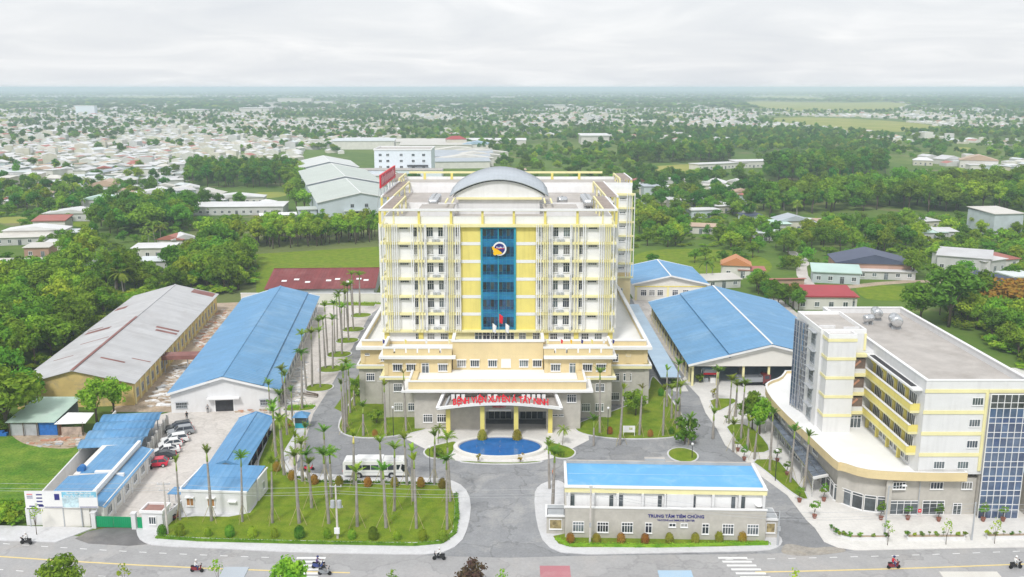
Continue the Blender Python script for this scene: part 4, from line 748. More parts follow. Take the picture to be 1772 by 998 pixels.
MB().box(-1.24, -.75, -.1, 21.6, 3.61, 4.25).box(-4.6, -1.25, -.15, .35, 3.61, 4.2).box(-3.6, -1.25, 9.5, 10.1, 3.61, 4.15).box(-.74, .4, 10.0, 10.5, 2.91, 3.5).build('parapet', TRIM, of)
r = MB(); r.v = [(-.7, .2, 3.4), (1.3, .2, 2.75), (1.3, 21.3, 2.75), (-.7, 21.3, 3.4)]; r.v += [(x, y, q_ - .07) for x, y, q_ in r.v]; r.f = [(0, 1, 2, 3), (0, 4, 5, 1), (1, 5, 6, 2), (2, 6, 7, 3), (3, 7, 4, 0)]; r.build('lean_to_roof', BLUER[1], of)
for i in range(6): window(of, 1.01, 2.2 + i * 3.5, 1.0, 1.5, 1.1, math.pi / 2, n=3, transom=0, glass=GLASSG); box(of, 'pilaster', TRIM, 1.0, 1.15, 3.9 + i * 3.5, 4.2 + i * 3.5, 0, 2.7)
MB().tube([(-6.2, 10.9, 3.9), (-6.2, 11.9, 3.9)], .55, 14).build('blue_roof_drum', M('blue_plastic', (.03, .16, .42), .4), of)
cp = thing('arched_carport', 'carport roofed by four blue arched sheets in a stepped row', 'carport', (-65.3, 141.0, 0), R(7.5))
for k in range(4):
    r = MB(); r.smooth = True
    for y in (k * 4.0, k * 4.0 + 4.05):
        pass
    n = 8; z0_ = 3.0
    for i in range(n + 1): t = i / n; yy = k * 4.0 + 4.0 * t; zz = z0_ + .95 * math.sin(math.pi * (t * .72 + .14)) - .35; r.v += [(-5.0, yy, zz), (5.0, yy, zz)]
    for i in range(n): r.f.append((2 * i, 2 * i + 1, 2 * i + 3, 2 * i + 2))
    o = r.build('arched_sheet', BLUER[1], cp); sm = o.modifiers.new('thickness', 'SOLIDIFY'); sm.thickness = .06
    for s in (-4.7, 0, 4.7): MB().box(s - .07, s + .07, k * 4, k * 4 + .14, 0, 3.0).build('post', GREYM, cp)
MB().box(5.2, 5.4, 0, 17, 0, 2.0).build('screen_wall', STONE, cp)
for i in range(7): box(cp, 'screen_pier', CREAMW, 5.15, 5.5, i * 2.7, i * 2.7 + .35, 0, 2.4)
# compound wall, gate, guard house, hoarding
fw_ = thing('compound_wall', 'white plastered boundary wall running back from the gate beside the meadow', 'wall', (-68.0, 119.8, 0)); P = [(0, 0), (-.3, 3.8), (-2.3, 23.6), (-4.2, 40)]
for i in range(3):
    for t in range(4):
        a = Vector(P[i]).lerp(Vector(P[i + 1]), t / 4); c = Vector(P[i]).lerp(Vector(P[i + 1]), (t + 1) / 4); MB().bar((a.x, a.y, 1.25), (c.x, c.y, 1.25), .22, 2.5).build('wall_panel', WHITE, fw_)
MB().box(0, 9.4, -.12, .12, 0, 2.3).build('front_wall', WHITE, fw_)
hb = thing('hoarding', 'wide white and blue information board standing on the wall by the gate', 'board', (-67.4, 118.9, 0))
box(hb, 'panel', TRIM, 0, 10.0, -.08, .08, 3.0, 5.5); box(hb, 'blue_band', M('hoarding_blue', (.22, .55, .72), .5, .2, 1.5), 5.15, 9.95, -.1, -.085, 4.6, 5.4); box(hb, 'picture', M('hoarding_picture', (.55, .72, .80), .5, .3, 1.2), 5.15, 7.4, -.1, -.085, 3.1, 4.55); box(hb, 'blue_square', NAVY, 4.1, 4.8, -.1, -.085, 4.2, 5.1); box(hb, 'bottom_line', NAVY, 7.5, 9.95, -.1, -.085, 3.1, 3.2); box(hb, 'bottom_line', NAVY, 2.6, 5.1, -.1, -.085, 3.1, 3.18)
for i, s in enumerate(('TRUNG TÂM TIÊM CHỦNG', 'BỆNH VIỆN XUYÊN Á TÂY NINH')): text(hb, s, .36, (7.5, -.11, 5.05 - i * .4), (math.pi / 2, 0, 0), TRIM, 'lettering', .005, .008, sx=.8)
for r_ in range(4): box(hb, 'small_logo', NAVY, 1.6, 2.4, -.1, -.085, 4.9 - r_ * .5, 5.08 - r_ * .5)
for r_ in range(3): box(hb, 'small_logo', RED if r_ < 1 else NAVY, .3, 1.1, -.1, -.085, 5.0 - r_ * .27, 5.1 - r_ * .27)
box(hb, 'small_logo', NAVY, .5, 1.3, -.1, -.085, 3.2, 3.35); box(hb, 'small_logo', NAVY, 1.8, 2.5, -.1, -.085, 3.2, 3.45)
for x in (.3, 2.5, 5, 7.5, 9.7): box(hb, 'post', GREYM, x - .06, x + .06, .09, .21, 0, 5.3)
gt = thing('sliding_gate', 'green painted double sliding gate across the yard entrance', 'gate', (-58.1, 118.9, 0), R(-3))
for i in range(2):
    x = .1 + i * 2.6; lf = box(gt, 'gate_leaf', GREENP, x, x + 2.55, -.04, .04, .15, 1.75)
    for k in range(9): box(lf, 'bar', GREENP, x + .1 + k * .29, x + .16 + k * .29, -.07, -.041, .2, 1.7)
box(gt, 'gate_leaf', GREENP, 6.1, 6.9, -.04, .04, .15, 1.75)
for x in (-.35, 5.35): MB().box(x, x + .6, -.3, .3, 0, 2.3).box(x - .08, x + .68, -.38, .38, 2.3, 2.45).build('gate_pillar', WHITE, gt)
gh = thing('guard_house', 'small white flat-roofed guard house beside the green gate', 'hut', (-51.2, 118.2, 0), R(-3)); MB().box(0, 2.9, 0, 2.4, 0, 2.6).build('wall', WHITE, gh); ring(MB(), -.2, 3.1, -.2, 2.6, 2.61, 3.0, .2).build('parapet', TRIM, gh); box(gh, 'roof_deck', M('roof_tile_red', (.35, .20, .17), .9), 0.01, 2.89, .01, 2.39, 2.61, 2.7); window(gh, 1.5, -.01, 1.0, .9, 1.0, n=3, transom=0)
sw = thing('side_wall', 'low white wall stepping back from the guard house to the store house', 'wall', (-48.3, 118.3, 0)); MB().bar((0, 0, .9), (.8, 8, .9), .2, 1.8).bar((.8, 8.1, 1.1), (1.2, 13, 1.1), .2, 2.2).build('wall', WHITE, sw)
# shack in the meadow
sh = thing('shack', 'ramshackle shack with a pale green lean-to roof and blue tarp wall', 'shack', (-88.3, 153.8, 0), R(1))
MB().box(0, 4.8, 0, .15, 0, 2.2).box(0, .15, .16, 9, 0, 2.4).build('wall', GREYM, sh); box(sh, 'tarp', M('blue_tarp', (.03, .16, .5), .6, .2, 1.5), 4.9, 8.1, .1, .2, 0, 2.6); box(sh, 'door', M('brown_door', (.2, .09, .05), .8), 8.2, 8.9, .1, .2, 0, 2.3); box(sh, 'fence_panel', M('shack_boards', (.45, .36, .30), .9, .3, 1.0), 8.95, 12.5, -.2, -.05, 0, 1.6); box(sh, 'back_wall', GREYM, .16, 8, 8.8, 9, 0, 3.4)
for nm, P, mt in (('roof_panel', [(-.6, -.4, 2.6), (8.0, -.4, 2.6), (8.6, 9.6, 3.9), (.2, 9.6, 3.9)], M('pale_green_sheet', (.42, .55, .47), .6, .08, .3, stain=(.5, .58, .52), stain_amt=.5)), ('porch_roof', [(8.1, -.8, 2.4), (13.4, -.4, 2.4), (13.3, 3.6, 2.9), (8.6, 3.6, 2.95)], TRIM)):
    r = MB(); r.v = P + [(x, y, z - .08) for x, y, z in P]; r.f = [(0, 1, 2, 3), (0, 4, 5, 1), (1, 5, 6, 2), (2, 6, 7, 3), (3, 7, 4, 0), (7, 6, 5, 4)]; r.build(nm, mt, sh)
for x in (0, 2.4, 4.8, 8.5, 12.8): box(sh, 'post', BARK, x - .06, x + .06, -.35, -.22, 0, 2.5)
bt = tag(MB().box(0, 5.5, 0, .8, 0, .5).box(.5, 4.8, .1, .9, .45, .8).build('tarp_heap', MATS['blue_tarp'], None, (-94.5, 153.5, 0)), 'heap of goods under a dark blue tarp beside the shack', 'tarp')
# vaccination building
vb = thing('vaccination_building', 'two-storey vaccination centre with flat light blue roof facing the street', 'building', (7.2, 115.7, 0), R(-2.1)); WV = 26.95
def vx(x, Yw=115.4): return v('B6', x, 550, Yw)[0] - 7.2
box(vb, 'lower_wall', STONE, 0, WV, 0, 9.4, 0, 4.0); box(vb, 'balcony_parapet', STONE, 0, WV, -.02, .18, 4.0, 4.55); box(vb, 'balcony_cap', TRIM, -.12, WV + .12, -.12, .3, 4.56, 4.72)
box(vb, 'balcony_floor', PAVE, .05, WV - .05, .19, 1.14, 4.01, 4.06); box(vb, 'upper_wall', TOWERW, .2, WV - .2, 1.15, 9.2, 4.0, 7.1)
box(vb, 'fascia', YELP, -.1, WV + .1, .7, 1.14, 6.45, 7.15); box(vb, 'fascia_cap', TRIM, -.15, WV + .15, .55, 1.3, 7.16, 7.3)
box(vb, 'roof_deck', BLUEL, .3, WV - .3, 1.31, 8.9, 7.11, 7.2); box(vb, 'roof_seam', M('roof_seam', (.35, .58, .8), .5), .4, WV - .4, 5.2, 5.3, 7.21, 7.24)
MB().box(-.1, .29, 1.31, 9.3, 7.11, 7.45).box(WV - .29, WV + .1, 1.31, 9.3, 7.11, 7.45).build('side_parapet', TRIM, vb); MB().box(.3, WV - .3, 8.91, 9.3, 7.11, 7.6).box(11.5, 14.4, 9.0, 9.7, 7.6, 8.0).build('rear_parapet', ROOFG, vb)
for x in (265, 440, 615, 795, 960, 1150, 1300, 1490, 1680): xx = vx(x, 116.6); xx = min(max(xx, .3), WV - .35); box(vb, 'partition', WHITE, xx - .12, xx + .22, .5, 1.14, 4.07, 6.44)
for x in (293, 573, 643, 922, 1165, 1448, 1518): window(vb, vx(x, 116.9), 1.14, 4.1, .55, 1.95, n=1, transom=0, glass=GLASSG, name='balcony_door')
box(vb, 'blank_panel', WHITE, vx(965, 116.6), vx(1145, 116.6), .5, 1.13, 4.07, 6.44)
for x in (342, 520, 698, 1428, 1607): window(vb, vx(x), -.01, 1.15, 1.4, 1.35, n=4)
for x in (853, 1265): window(vb, vx(x), -.01, 1.15, .8, 1.35, n=2)
for x in (1025, 1110): window(vb, vx(x), -.01, 2.1, .8, .4, n=2, transom=0, name='vent')
text(vb, 'TRUNG TÂM TIÊM CHỦNG', .62, (vx(1050), -.03, 3.35), (math.pi / 2, 0, 0), NAVY, 'lettering', .03, .014); text(vb, 'VACCINE and IMMUNE CENTER', .36, (vx(1050), -.03, 2.85), (math.pi / 2, 0, 0), NAVY, 'lettering', .02, .006)
MB().tube([(WV - .9, 1.0, 4.5), (WV - .9, .9, 5.0)], [.1, .5], 14).build('satellite_dish', TRIM, vb)
for s, (x0_, x1_) in ((0, (-2.5, -.02)), (1, (WV + .02, WV + 1.9))):
    bx_ = thing('booth', ['glazed booth with grey roof at the driveway end of the vaccination building', 'glazed booth with grey roof at the exit road end of the vaccination building'][s], 'booth', tuple(vb.matrix_basis @ Vector((0, 0, 0))), R(-2.1))
    bx_.location = (7.2, 115.7, 0); MB().box(x0_, x1_, 1.2, 4.2, 0, 2.7).build('wall', STONE, bx_); MB().box(x0_ - .2, x1_, .9, 4.4, 2.71, 2.95).build('roof_edge', TRIM, bx_); box(bx_, 'roof_deck', GREYM, x0_ + .1, x1_ - .1, 1.2, 4.1, 2.96, 3.0)
    window(bx_, (x0_ + x1_) / 2, 1.19, .9, 1.6 if s == 0 else 1.1, 1.3, n=1, transom=0, glass=M('poster_print', (.30, .24, .12), .4, .6, 1.4), frame=TRIM)
    MB().tube([(x0_ + .1, 1.0, 3.0), (x0_ + .1, 1.0, 3.9)], .04, 6).tube([(x1_ - .1, 1.0, 3.0), (x1_ - .1, 1.0, 3.9)], .04, 6).tube([(x0_ + .1, 1.0, 3.9), (x1_ - .1, 1.0, 3.9)], .04, 6).build('railing', DARKM, bx_)
# clinic with curved podium
cl = thing('clinic_building', 'white clinic block with yellow balconies, glass stair tower and curved podium', 'clinic', (57.4, 122.3, 0)); CXo, CYo = 57.4, 122.3
LED = chaikin([(52.3, 170)] + pxs('Z3', [(712, 545), (690, 572), (640, 588), (622, 606), (640, 650), (700, 720), (800, 812), (870, 880), (945, 950)], 6.9) + pxs('B5', [(100, 385), (240, 432), (390, 447)], 6.9) + [(58, 121.6), (66.2, 121.6), (66.2, 170)], 1)
loc_ = lambda P: [(x - CXo, y - CYo) for x, y in P]
LED = [p for p in LED]
MB().prism(loc_(inset(LED, 1.3)), 0, 5.7).build('podium_wall', STONE, cl); MB().prism(loc_(LED), 5.71, 6.4).build('podium_fascia', PEACH, cl)
inn = inset(LED, .35); o_ = loc_(LED if sum(LED[k][0] * LED[(k + 1) % len(LED)][1] - LED[(k + 1) % len(LED)][0] * LED[k][1] for k in range(len(LED))) > 0 else LED[::-1]); i_ = loc_(inset(LED, .35))
pa = MB()
for k in range(min(len(o_), len(i_))):
    a, b_, c, d_ = o_[k], o_[(k + 1) % len(o_)], i_[(k + 1) % len(i_)], i_[k]
    pa.face((*a, 6.41), (*b_, 6.41), (*b_, 7.0), (*a, 7.0)).face((*a, 7.0), (*b_, 7.0), (*c, 7.0), (*d_, 7.0)).face((*c, 6.41), (*d_, 6.41), (*d_, 7.0), (*c, 7.0))
pa.build('podium_parapet', PEACH, cl)
pc = MB()
for k in range(min(len(o_), len(i_))):
    a, b_, c, d_ = o_[k], o_[(k + 1) % len(o_)], i_[(k + 1) % len(i_)], i_[k]; pc.face((*a, 7.02), (*b_, 7.02), (*c, 7.02), (*d_, 7.02))
pc.build('parapet_cap', TRIM, cl)
MB().prism(loc_(inset(LED, .36)), 6.41, 6.5).build('podium_roof', ROOFW, cl)
for x0_, x1_, y0_, y1_ in ((57.4, 71.9, 122.3, 141.2), (55.9, 71.9, 141.2, 166)): W(cl, 'upper_wall', WHITE, x0_, x1_, y0_, y1_, 6.5 if x0_ > 57 else 0, 19.2)
W(cl, 'rear_base_wall', STONE, 66.3, 71.85, 122.5, 141.1, 0, 6.49)
ring(MB(), 0, 14.5, 0, 18.9 + 24.8, 19.2, 20.3, .3).build('roof_parapet', WHITE, cl); ring(MB(), -.08, 14.58, -.08, 43.8, 20.31, 20.45, .5).build('roof_cap', TRIM, cl); box(cl, 'roof_deck', ROOFG, .31, 14.2, .31, 43.4, 19.21, 19.3)
for z in (18.6, 15.5, 12.35, 9.2): W(cl, 'yellow_band', YELP, 57.3, 66.1, 122.18, 122.29, z, z + .5)
W(cl, 'yellow_edge', YELP, 65.75, 66.15, 122.1, 122.28, 7.05, 18.59); W(cl, 'yellow_band', YELP, 66.16, 72.0, 122.18, 122.29, 18.6, 19.1)
for i, (k, x, y) in enumerate((('B4', 1380, 725), ('B4', 1357, 880), ('B5', 968, 262), ('B5', 748, 400), ('B5', 906, 400))):
    X, Z = v(k, x, y, 122.3); window(cl, X - CXo, -.01, Z - .5, 1.45, 1.0, n=4, transom=0, fw=.06, depth=.07)
for x, w_ in ((483, 1.7), (732, 1.7), (932, 1.4)): X, Z = v('B5', x, 537, 122.9); window(cl, X - CXo, .58, Z - .45, w_, .95, n=4, transom=0)
for x, y, w_, h_, n, nm in ((512, 690, 3.9, 2.0, 4, 'shop_window'), (707, 690, 3.0, 2.0, 3, 'shop_window'), (865, 702, 1.1, 1.6, 2, 'side_door')): X, Z = v('B5', x, y, 122.9); window(cl, X - CXo, .58, .15, w_, h_, n=n, transom=.82, glass=GLASSG, name=nm)
X, Z = v('B5', 620, 705, 122.8); box(cl, 'red_notice', RED, X - CXo - .25, X - CXo + .25, .5, .58, Z - .25, Z + .25); box(cl, 'notice_cross', TRIM, X - CXo - .12, X - CXo + .12, .48, .499, Z - .05, Z + .05)
W(cl, 'podium_wall', STONE, 58.0, 66.2, 122.93, 141, 0, 5.69); W(cl, 'rain_pipe', GREYM, 58.1, 58.2, 122.72, 122.85, 0, 5.7); W(cl, 'pilaster', STONE, 53.4, 54.2, 122.7, 122.95, 0, 5.69)
# glazed front of the curved corner
fl = [Vector(p) for p in inset(LED, 1.28)]
arc = [p for p in fl if p.x < 55.5 and p.y < 133]; arc.sort(key=lambda p: (p.x - p.y)); run = [0.0]
for p, q_ in zip(arc, arc[1:]): run.append(run[-1] + (q_ - p).length)
def along(d):
    for k in range(len(arc) - 1):
        if run[k + 1] >= d: return arc[k].lerp(arc[k + 1], (d - run[k]) / max(1e-6, run[k + 1] - run[k]))
    return arc[-1]
nW = max(3, int(run[-1] / 1.55))
for k in range(nW):
    a, c = along(run[-1] * (k + .04) / nW), along(run[-1] * (k + .96) / nW); mid = (a + c) / 2; ang = math.atan2(c.y - a.y, c.x - a.x); nx, ny = math.sin(ang), -math.cos(ang)
    window(cl, mid.x - CXo + nx * .08, mid.y - CYo + ny * .08, .25, (c - a).length - .12, 2.3, ang, n=1, transom=.85, glass=GLASSG, name='shop_window')
# left flank: windows and the glazed awning
for yy in (136.0, 139.5, 143, 146.5, 150, 153.5):
    c = [(fl[i], fl[(i + 1) % len(fl)]) for i in range(len(fl)) if (fl[i].y - yy) * (fl[(i + 1) % len(fl)].y - yy) <= 0 and fl[i].x < 56]
    if not c: continue
    a, b_ = min(c, key=lambda s: s[0].x); t = (yy - a.y) / (b_.y - a.y + 1e-9); p = a.lerp(b_, t); dd = (b_ - a); dd = dd if dd.y < 0 else -dd
    window(cl, p.x - CXo - .02, p.y - CYo, .2, 2.6, 2.4, math.atan2(dd.y, dd.x), n=3, transom=.8, glass=GLASSG, name='shop_window'); window(cl, p.x - CXo - .02, p.y - CYo, 3.9, 1.9, 1.2, math.atan2(dd.y, dd.x), n=4, transom=0)
aw = put('glazed_awning', None, cl); oa = pxs('B2', [(560, 300), (640, 400), (720, 505), (800, 610), (872, 712)], 3.2); ia = pxs('B2', [(640, 285), (725, 385), (810, 490), (890, 590), (968, 692)], 3.2)
for i in range(4):
    for k in range(3):
        for j in range(2):
            L_ = lambda P, t: Vector(P[i]).lerp(Vector(P[i + 1]), t); a0, a1 = L_(oa, (k + .04) / 3), L_(oa, (k + .96) / 3); b0, b1 = L_(ia, (k + .04) / 3), L_(ia, (k + .96) / 3)
            q0, q1 = a0.lerp(b0, j / 2 + .02), a1.lerp(b1, j / 2 + .02); r0, r1 = a0.lerp(b0, j / 2 + .48), a1.lerp(b1, j / 2 + .48)
            o = MB().face((q0.x - CXo, q0.y - CYo, 3.2), (q1.x - CXo, q1.y - CYo, 3.2), (r1.x - CXo, r1.y - CYo, 3.2), (r0.x - CXo, r0.y - CYo, 3.2)).build('awning_pane', M('awning_glass', (.16, .19, .24), .15, .4, .5, spec=.6), aw); sm = o.modifiers.new('thickness', 'SOLIDIFY'); sm.thickness = .04
fm = MB()
for i in range(4):
    fm.bar((oa[i][0] - CXo, oa[i][1] - CYo, 3.12), (oa[i + 1][0] - CXo, oa[i + 1][1] - CYo, 3.12), .14); fm.bar((ia[i][0] - CXo, ia[i][1] - CYo, 3.12), (ia[i + 1][0] - CXo, ia[i + 1][1] - CYo, 3.12), .14)
    for k in range(3): t = k / 3; a0 = Vector(oa[i]).lerp(Vector(oa[i + 1]), t); b0 = Vector(ia[i]).lerp(Vector(ia[i + 1]), t); fm.bar((a0.x - CXo, a0.y - CYo, 3.1), (b0.x - CXo, b0.y - CYo, 3.1), .1)
fm.build('awning_frame', STEEL, aw)
for p in oa: MB().box(p[0] - CXo - .07, p[0] - CXo + .07, p[1] - CYo - .07, p[1] - CYo + .07, 0, 3.05).build('awning_post', STEEL, aw)
MB().bar((oa[4][0] - CXo, oa[4][1] - CYo - .1, 3.1), (ia[4][0] - CXo, ia[4][1] - CYo - .1, 3.1), .3, .35).build('awning_gutter', TRIM, aw)
# access balconies
for i, z in enumerate((9.2, 12.35, 15.5)):
    W(cl, 'balcony_slab', YELP, 56.1, 57.39, 123.6, 141.0, z - .35, z); W(cl, 'balcony_front', YEL, 56.05, 56.3, 123.6, 141.0, z + .01, z + 1.0); W(cl, 'balcony_rail', TRIM, 55.98, 56.36, 123.5, 141.0, z + 1.01, z + 1.1)
    W(cl, 'balcony_end', YEL, 56.31, 57.39, 123.62, 123.8, z + .01, z + 1.0)
    for k in range(4):
        yy = 125.8 + k * 4.1; window(cl, -.01, yy - CYo, z + .1, 2.4, 1.9, -math.pi / 2, n=4, transom=0, glass=GLASSG); W(cl, 'yellow_pier', YEL, 57.2, 57.39, yy + 1.6, yy + 2.4, z + .02, z + 2.75)
        w2 = MB(); w2.v = [(-.9, yy + 1.7 - CYo, z + 2.7), (-.0, yy + 1.7 - CYo, z + 2.7), (-.0, yy + 1.7 - CYo, z + 1.2), (-.9, yy + 2.3 - CYo, z + 2.7), (-.0, yy + 2.3 - CYo, z + 2.7), (-.0, yy + 2.3 - CYo, z + 1.2)]; w2.f = [(0, 1, 2), (5, 4, 3), (0, 2, 5, 3), (1, 0, 3, 4)]; w2.build('bracket', YEL, cl)
    W(cl, 'stair_opening', M('brown_stair_panel', (.20, .15, .12), .9, .3, .8), 53.7, 56.0, 140.6, 141.1, z + .9, z + 2.5); W(cl, 'stair_band', YELP, 53.65, 56.04, 140.2, 141.15, z - .3, z + .2); W(cl, 'stair_front', WHITE, 53.65, 56.04, 140.4, 141.15, z + .21, z + .9)
    MB().bar((54.1 - CXo, 140.55 - CYo, z + 1.2), (55.2 - CXo, 140.55 - CYo, z + 2.2), .1, .3).build('stair_flight', BRICKM, cl)
W(cl, 'eave_slab', TRIM, 56.0, 57.39, 123.2, 141.1, 18.55, 18.8); W(cl, 'eave_grille', DARKM, 56.3, 57.1, 124.5, 140, 18.81, 18.86); W(cl, 'stair_band', YELP, 53.65, 56.04, 140.2, 141.15, 18.4, 18.9)
for k in range(4):
    yy = 126 + k * 4.1; window(cl, -.01, yy - CYo, 7.0, 1.0, 1.4, -math.pi / 2, n=2, transom=0, glass=GLASSG); window(cl, -.01, yy + 1.5 - CYo, 7.0, 1.0, 1.4, -math.pi / 2, n=2, transom=0, glass=GLASSG); W(cl, 'yellow_pier', YEL, 56.9, 57.39, yy + 2.3, yy + 2.7, 6.51, 8.84)
window(cl, 54.9 - CXo, 141.0 - CYo - .35, 6.55, 2.2, 2.0, n=4, transom=.8, glass=GLASSG, name='terrace_door')
# stair tower on the podium roof
for a in ((49.2, 53.6, 138.6, 141.2), (48.8, 56.0, 141.21, 153.5)): W(cl, 'stair_tower_wall', WHITE, *a, 6.5, 22.0)
ring(MB(), 48.8 - CXo, 56.0 - CXo, 141.2 - CYo, 153.5 - CYo, 22.0, 22.7, .25).build('tower_parapet', TRIM, cl); ring(MB(), 49.2 - CXo, 53.6 - CXo, 138.6 - CYo, 141.19 - CYo, 22.0, 22.6, .25).build('tower_parapet', TRIM, cl)
W(cl, 'tower_roof', ROOFG, 49.0, 55.8, 141.4, 153.3, 22.01, 22.1); W(cl, 'tower_roof', ROOFG, 49.4, 53.4, 138.8, 141.15, 22.01, 22.1); W(cl, 'roof_kerb', WHITE, 49.4, 52, 144, 144.3, 22.1, 22.6); W(cl, 'roof_kerb', WHITE, 53, 55.5, 143, 143.25, 22.1, 22.6)
for z in (21.4, 18.4, 15.3, 12.2, 9.1): W(cl, 'yellow_band', YELP, 49.1, 53.65, 138.5, 138.59, z, z + .45); W(cl, 'yellow_band', YELP, 49.1, 49.19, 138.6, 141.15, z, z + .45)
W(cl, 'yellow_edge', YELP, 55.7, 56.05, 141.08, 141.2, 19.3, 22.0)
for i in range(5): window(cl, 48.79 - CXo, 144.2 - CYo, 7.0 + i * 3.1, 2.0, 1.9, -math.pi / 2, n=4, transom=.5, glass=GLASSG, frame=GREYM); W(cl, 'sun_shade', GREYM, 48.1, 48.79, 142.8, 145.8, 9.2 + i * 3.1, 9.35 + i * 3.1)
PN = MB().box(-.02, .02, -.36, .36, -.45, .45).mesh('glass_pane', GLASSN); lg = put('glass_bay', None, cl); fb = MB()
for r_ in range(15):
    for c_ in range(5): a = c_ / 4 * 1.2; put('glass_pane', PN, lg, (48.75 - CXo - .9 * math.sin(a * 1.1), 147.8 - CYo + c_ * .82, 7.4 + r_ * 1.0), -.25 + a * .35)
for r_ in range(16): fb.bar((48.72 - CXo, 147.3 - CYo, 6.9 + r_), (47.85 - CXo, 151.6 - CYo, 6.9 + r_), .1)
for c_ in range(6): a = (c_ - .5) / 4 * 1.2; fb.bar((48.75 - CXo - .9 * math.sin(max(a, -.1) * 1.1), 147.4 - CYo + c_ * .82, 6.5), (48.75 - CXo - .9 * math.sin(max(a, -.1) * 1.1), 147.4 - CYo + c_ * .82, 22), .1)
fb.build('glass_frame', GREYM, lg)
# glass stair tower at the street corner
gs = put('glass_tower', None, cl); gx0, gx1, nC = 66.25, 71.9, 6
cw_ = (gx1 - gx0) / nC; RH = [1.35, .82] * 8 + [1.2]; GM = (GLASSN, M('blue_tint_glass', (.035, .07, .17), .08, .9, .4, col2=(.12, .18, .29), spec=.8), M('smoke_glass', (.07, .075, .08), .1, .6, .6, spec=.6))
PG = {(hh, i): MB().box(-cw_ / 2 + .05, cw_ / 2 - .05, -.03, .03, .05, hh - .05).mesh('glass_pane', m_) for hh in set(RH) for i, m_ in enumerate(GM)}
random.seed(11); z = 0; f = MB()
for r_, hh in enumerate(RH):
    for c_ in range(nC): put('glass_pane', PG[(hh, 2 if r_ > 14 else (1 if (r_ % 4 == 1 or random.random() < .18) else 0))], gs, (gx0 + (c_ + .5) * cw_ - CXo, 121.7 - CYo, z))
    f.box(gx0 - CXo, gx1 - CXo, -.70, -.52, z - .035, z + .035); z += hh
f.box(gx0 - CXo, gx1 - CXo, -.70, -.52, z - .05, z + .05)
for c_ in range(nC + 1): f.box(gx0 + c_ * cw_ - .035 - CXo, gx0 + c_ * cw_ + .035 - CXo, -.72, -.5, 0, z)
f.build('glass_frame', TRIM, gs)
for r_ in range(6): MB().bar((gx0 + .5 - CXo, .0 - .2, r_ * 3.1 + .3), (gx1 - .6 - CXo, -.2, r_ * 3.1 + 2.2), .1, .22).build('stair_flight', TRIM, gs)
W(cl, 'tower_side', YEL, 71.75, 71.95, 121.75, 122.28, 0, 18.5)
for p, r_, l, rz, lab in (((65.3, 160.8, 19.3), .85, 2.6, R(80), 'large steel water tank on the clinic roof, farther of the big pair'), ((66.3, 155.0, 19.3), .95, 3.0, R(80), 'large steel water tank on the clinic roof, nearer of the big pair'), ((62.6, 157.4, 19.3), .65, 1.6, R(15), 'small white water tank on the clinic roof beside the big pair')): tank(p, rz, r_, l, lab, None)
nb = thing('neighbour_house', 'grey-walled house with a blue lean-to at the picture edge past the glass tower', 'house', (73.5, 121.5, 0)); MB().box(0, 10, 0, 12, 0, 6).build('wall', STONE, nb); MB().box(-.2, 10.2, -.2, 12.2, 6.01, 6.2).build('roof', BLUER[1], nb); box(nb, 'blue_cladding', BLUER[1], .5, 9.5, -.12, -.01, 6.2, 10.5); box(nb, 'upper_wall', BRICKM, 0.5, 9.5, 0, 11, 6.21, 10.6)
# guard kiosk and noticeboard
X, Y = g('B3', 335, 762); kk = thing('guard_kiosk', 'little teal guard kiosk with blue pyramid roof beside the ring road', 'kiosk', (X, Y, 0)); MB().box(-1, 1, 0, 2, .3, 1.2).build('base', M('teal_paint', (.03, .34, .42), .5), kk); ring(MB(), -1, 1, 0, 2, 1.21, 2.3, .12).build('window_band', GLASSG, kk); MB().box(-1.1, 1.1, -.1, 2.1, 0, .29).build('step', CONC, kk)
b = MB(); b.v = [(-1.4, -.4, 2.35), (1.4, -.4, 2.35), (1.4, 2.4, 2.35), (-1.4, 2.4, 2.35), (0, 1, 3.2)]; b.f = [(0, 1, 4), (1, 2, 4), (2, 3, 4), (3, 0, 4), (3, 2, 1, 0)]; b.build('roof', BLUER[1], kk)
X, Y = g('B1', 420, 935); nbd = thing('notice_board', 'white notice board on two posts at the edge of the hospital lawn', 'board', (X, Y + .2, .18)); box(nbd, 'panel', TRIM, -1.05, 1.05, -.04, .04, .7, 1.9); box(nbd, 'picture', M('board_print', (.45, .48, .25), .5, .5, 2.0), .0, .6, -.06, -.041, 1.2, 1.6)
for x in (-1.0, .94): box(nbd, 'post', TRIM, x, x + .08, -.04, .04, 0, .69)
# planters by the street
for k, pts in enumerate(([(520, 55), (560, 95), (650, 118), (880, 118), (880, 100), (660, 98), (590, 80), (545, 45)], [(1005, 92), (1015, 118), (1390, 115), (1390, 95), (1040, 95)], [(1520, 88), (1535, 112), (1772, 108), (2000, 104), (2000, 85), (1545, 90)])):
    P = [G(1300 + x / 3.754, 900 + y / 3.755, .4) for x, y in pts]; pl = thing('street_planter', ['curved white kerb planter on the pavement before the clinic corner', 'straight white planter in the middle of the clinic pavement', 'straight white planter before the glass stair tower'][k], 'planter', (P[0][0], P[0][1], 0)); Q = [(x - P[0][0], y - P[0][1]) for x, y in P]
    MB().prism(Q, 0, .5).build('kerb', WHITE, pl); MB().prism(inset(Q, .18), .3, .53).build('soil', EARTH, pl)
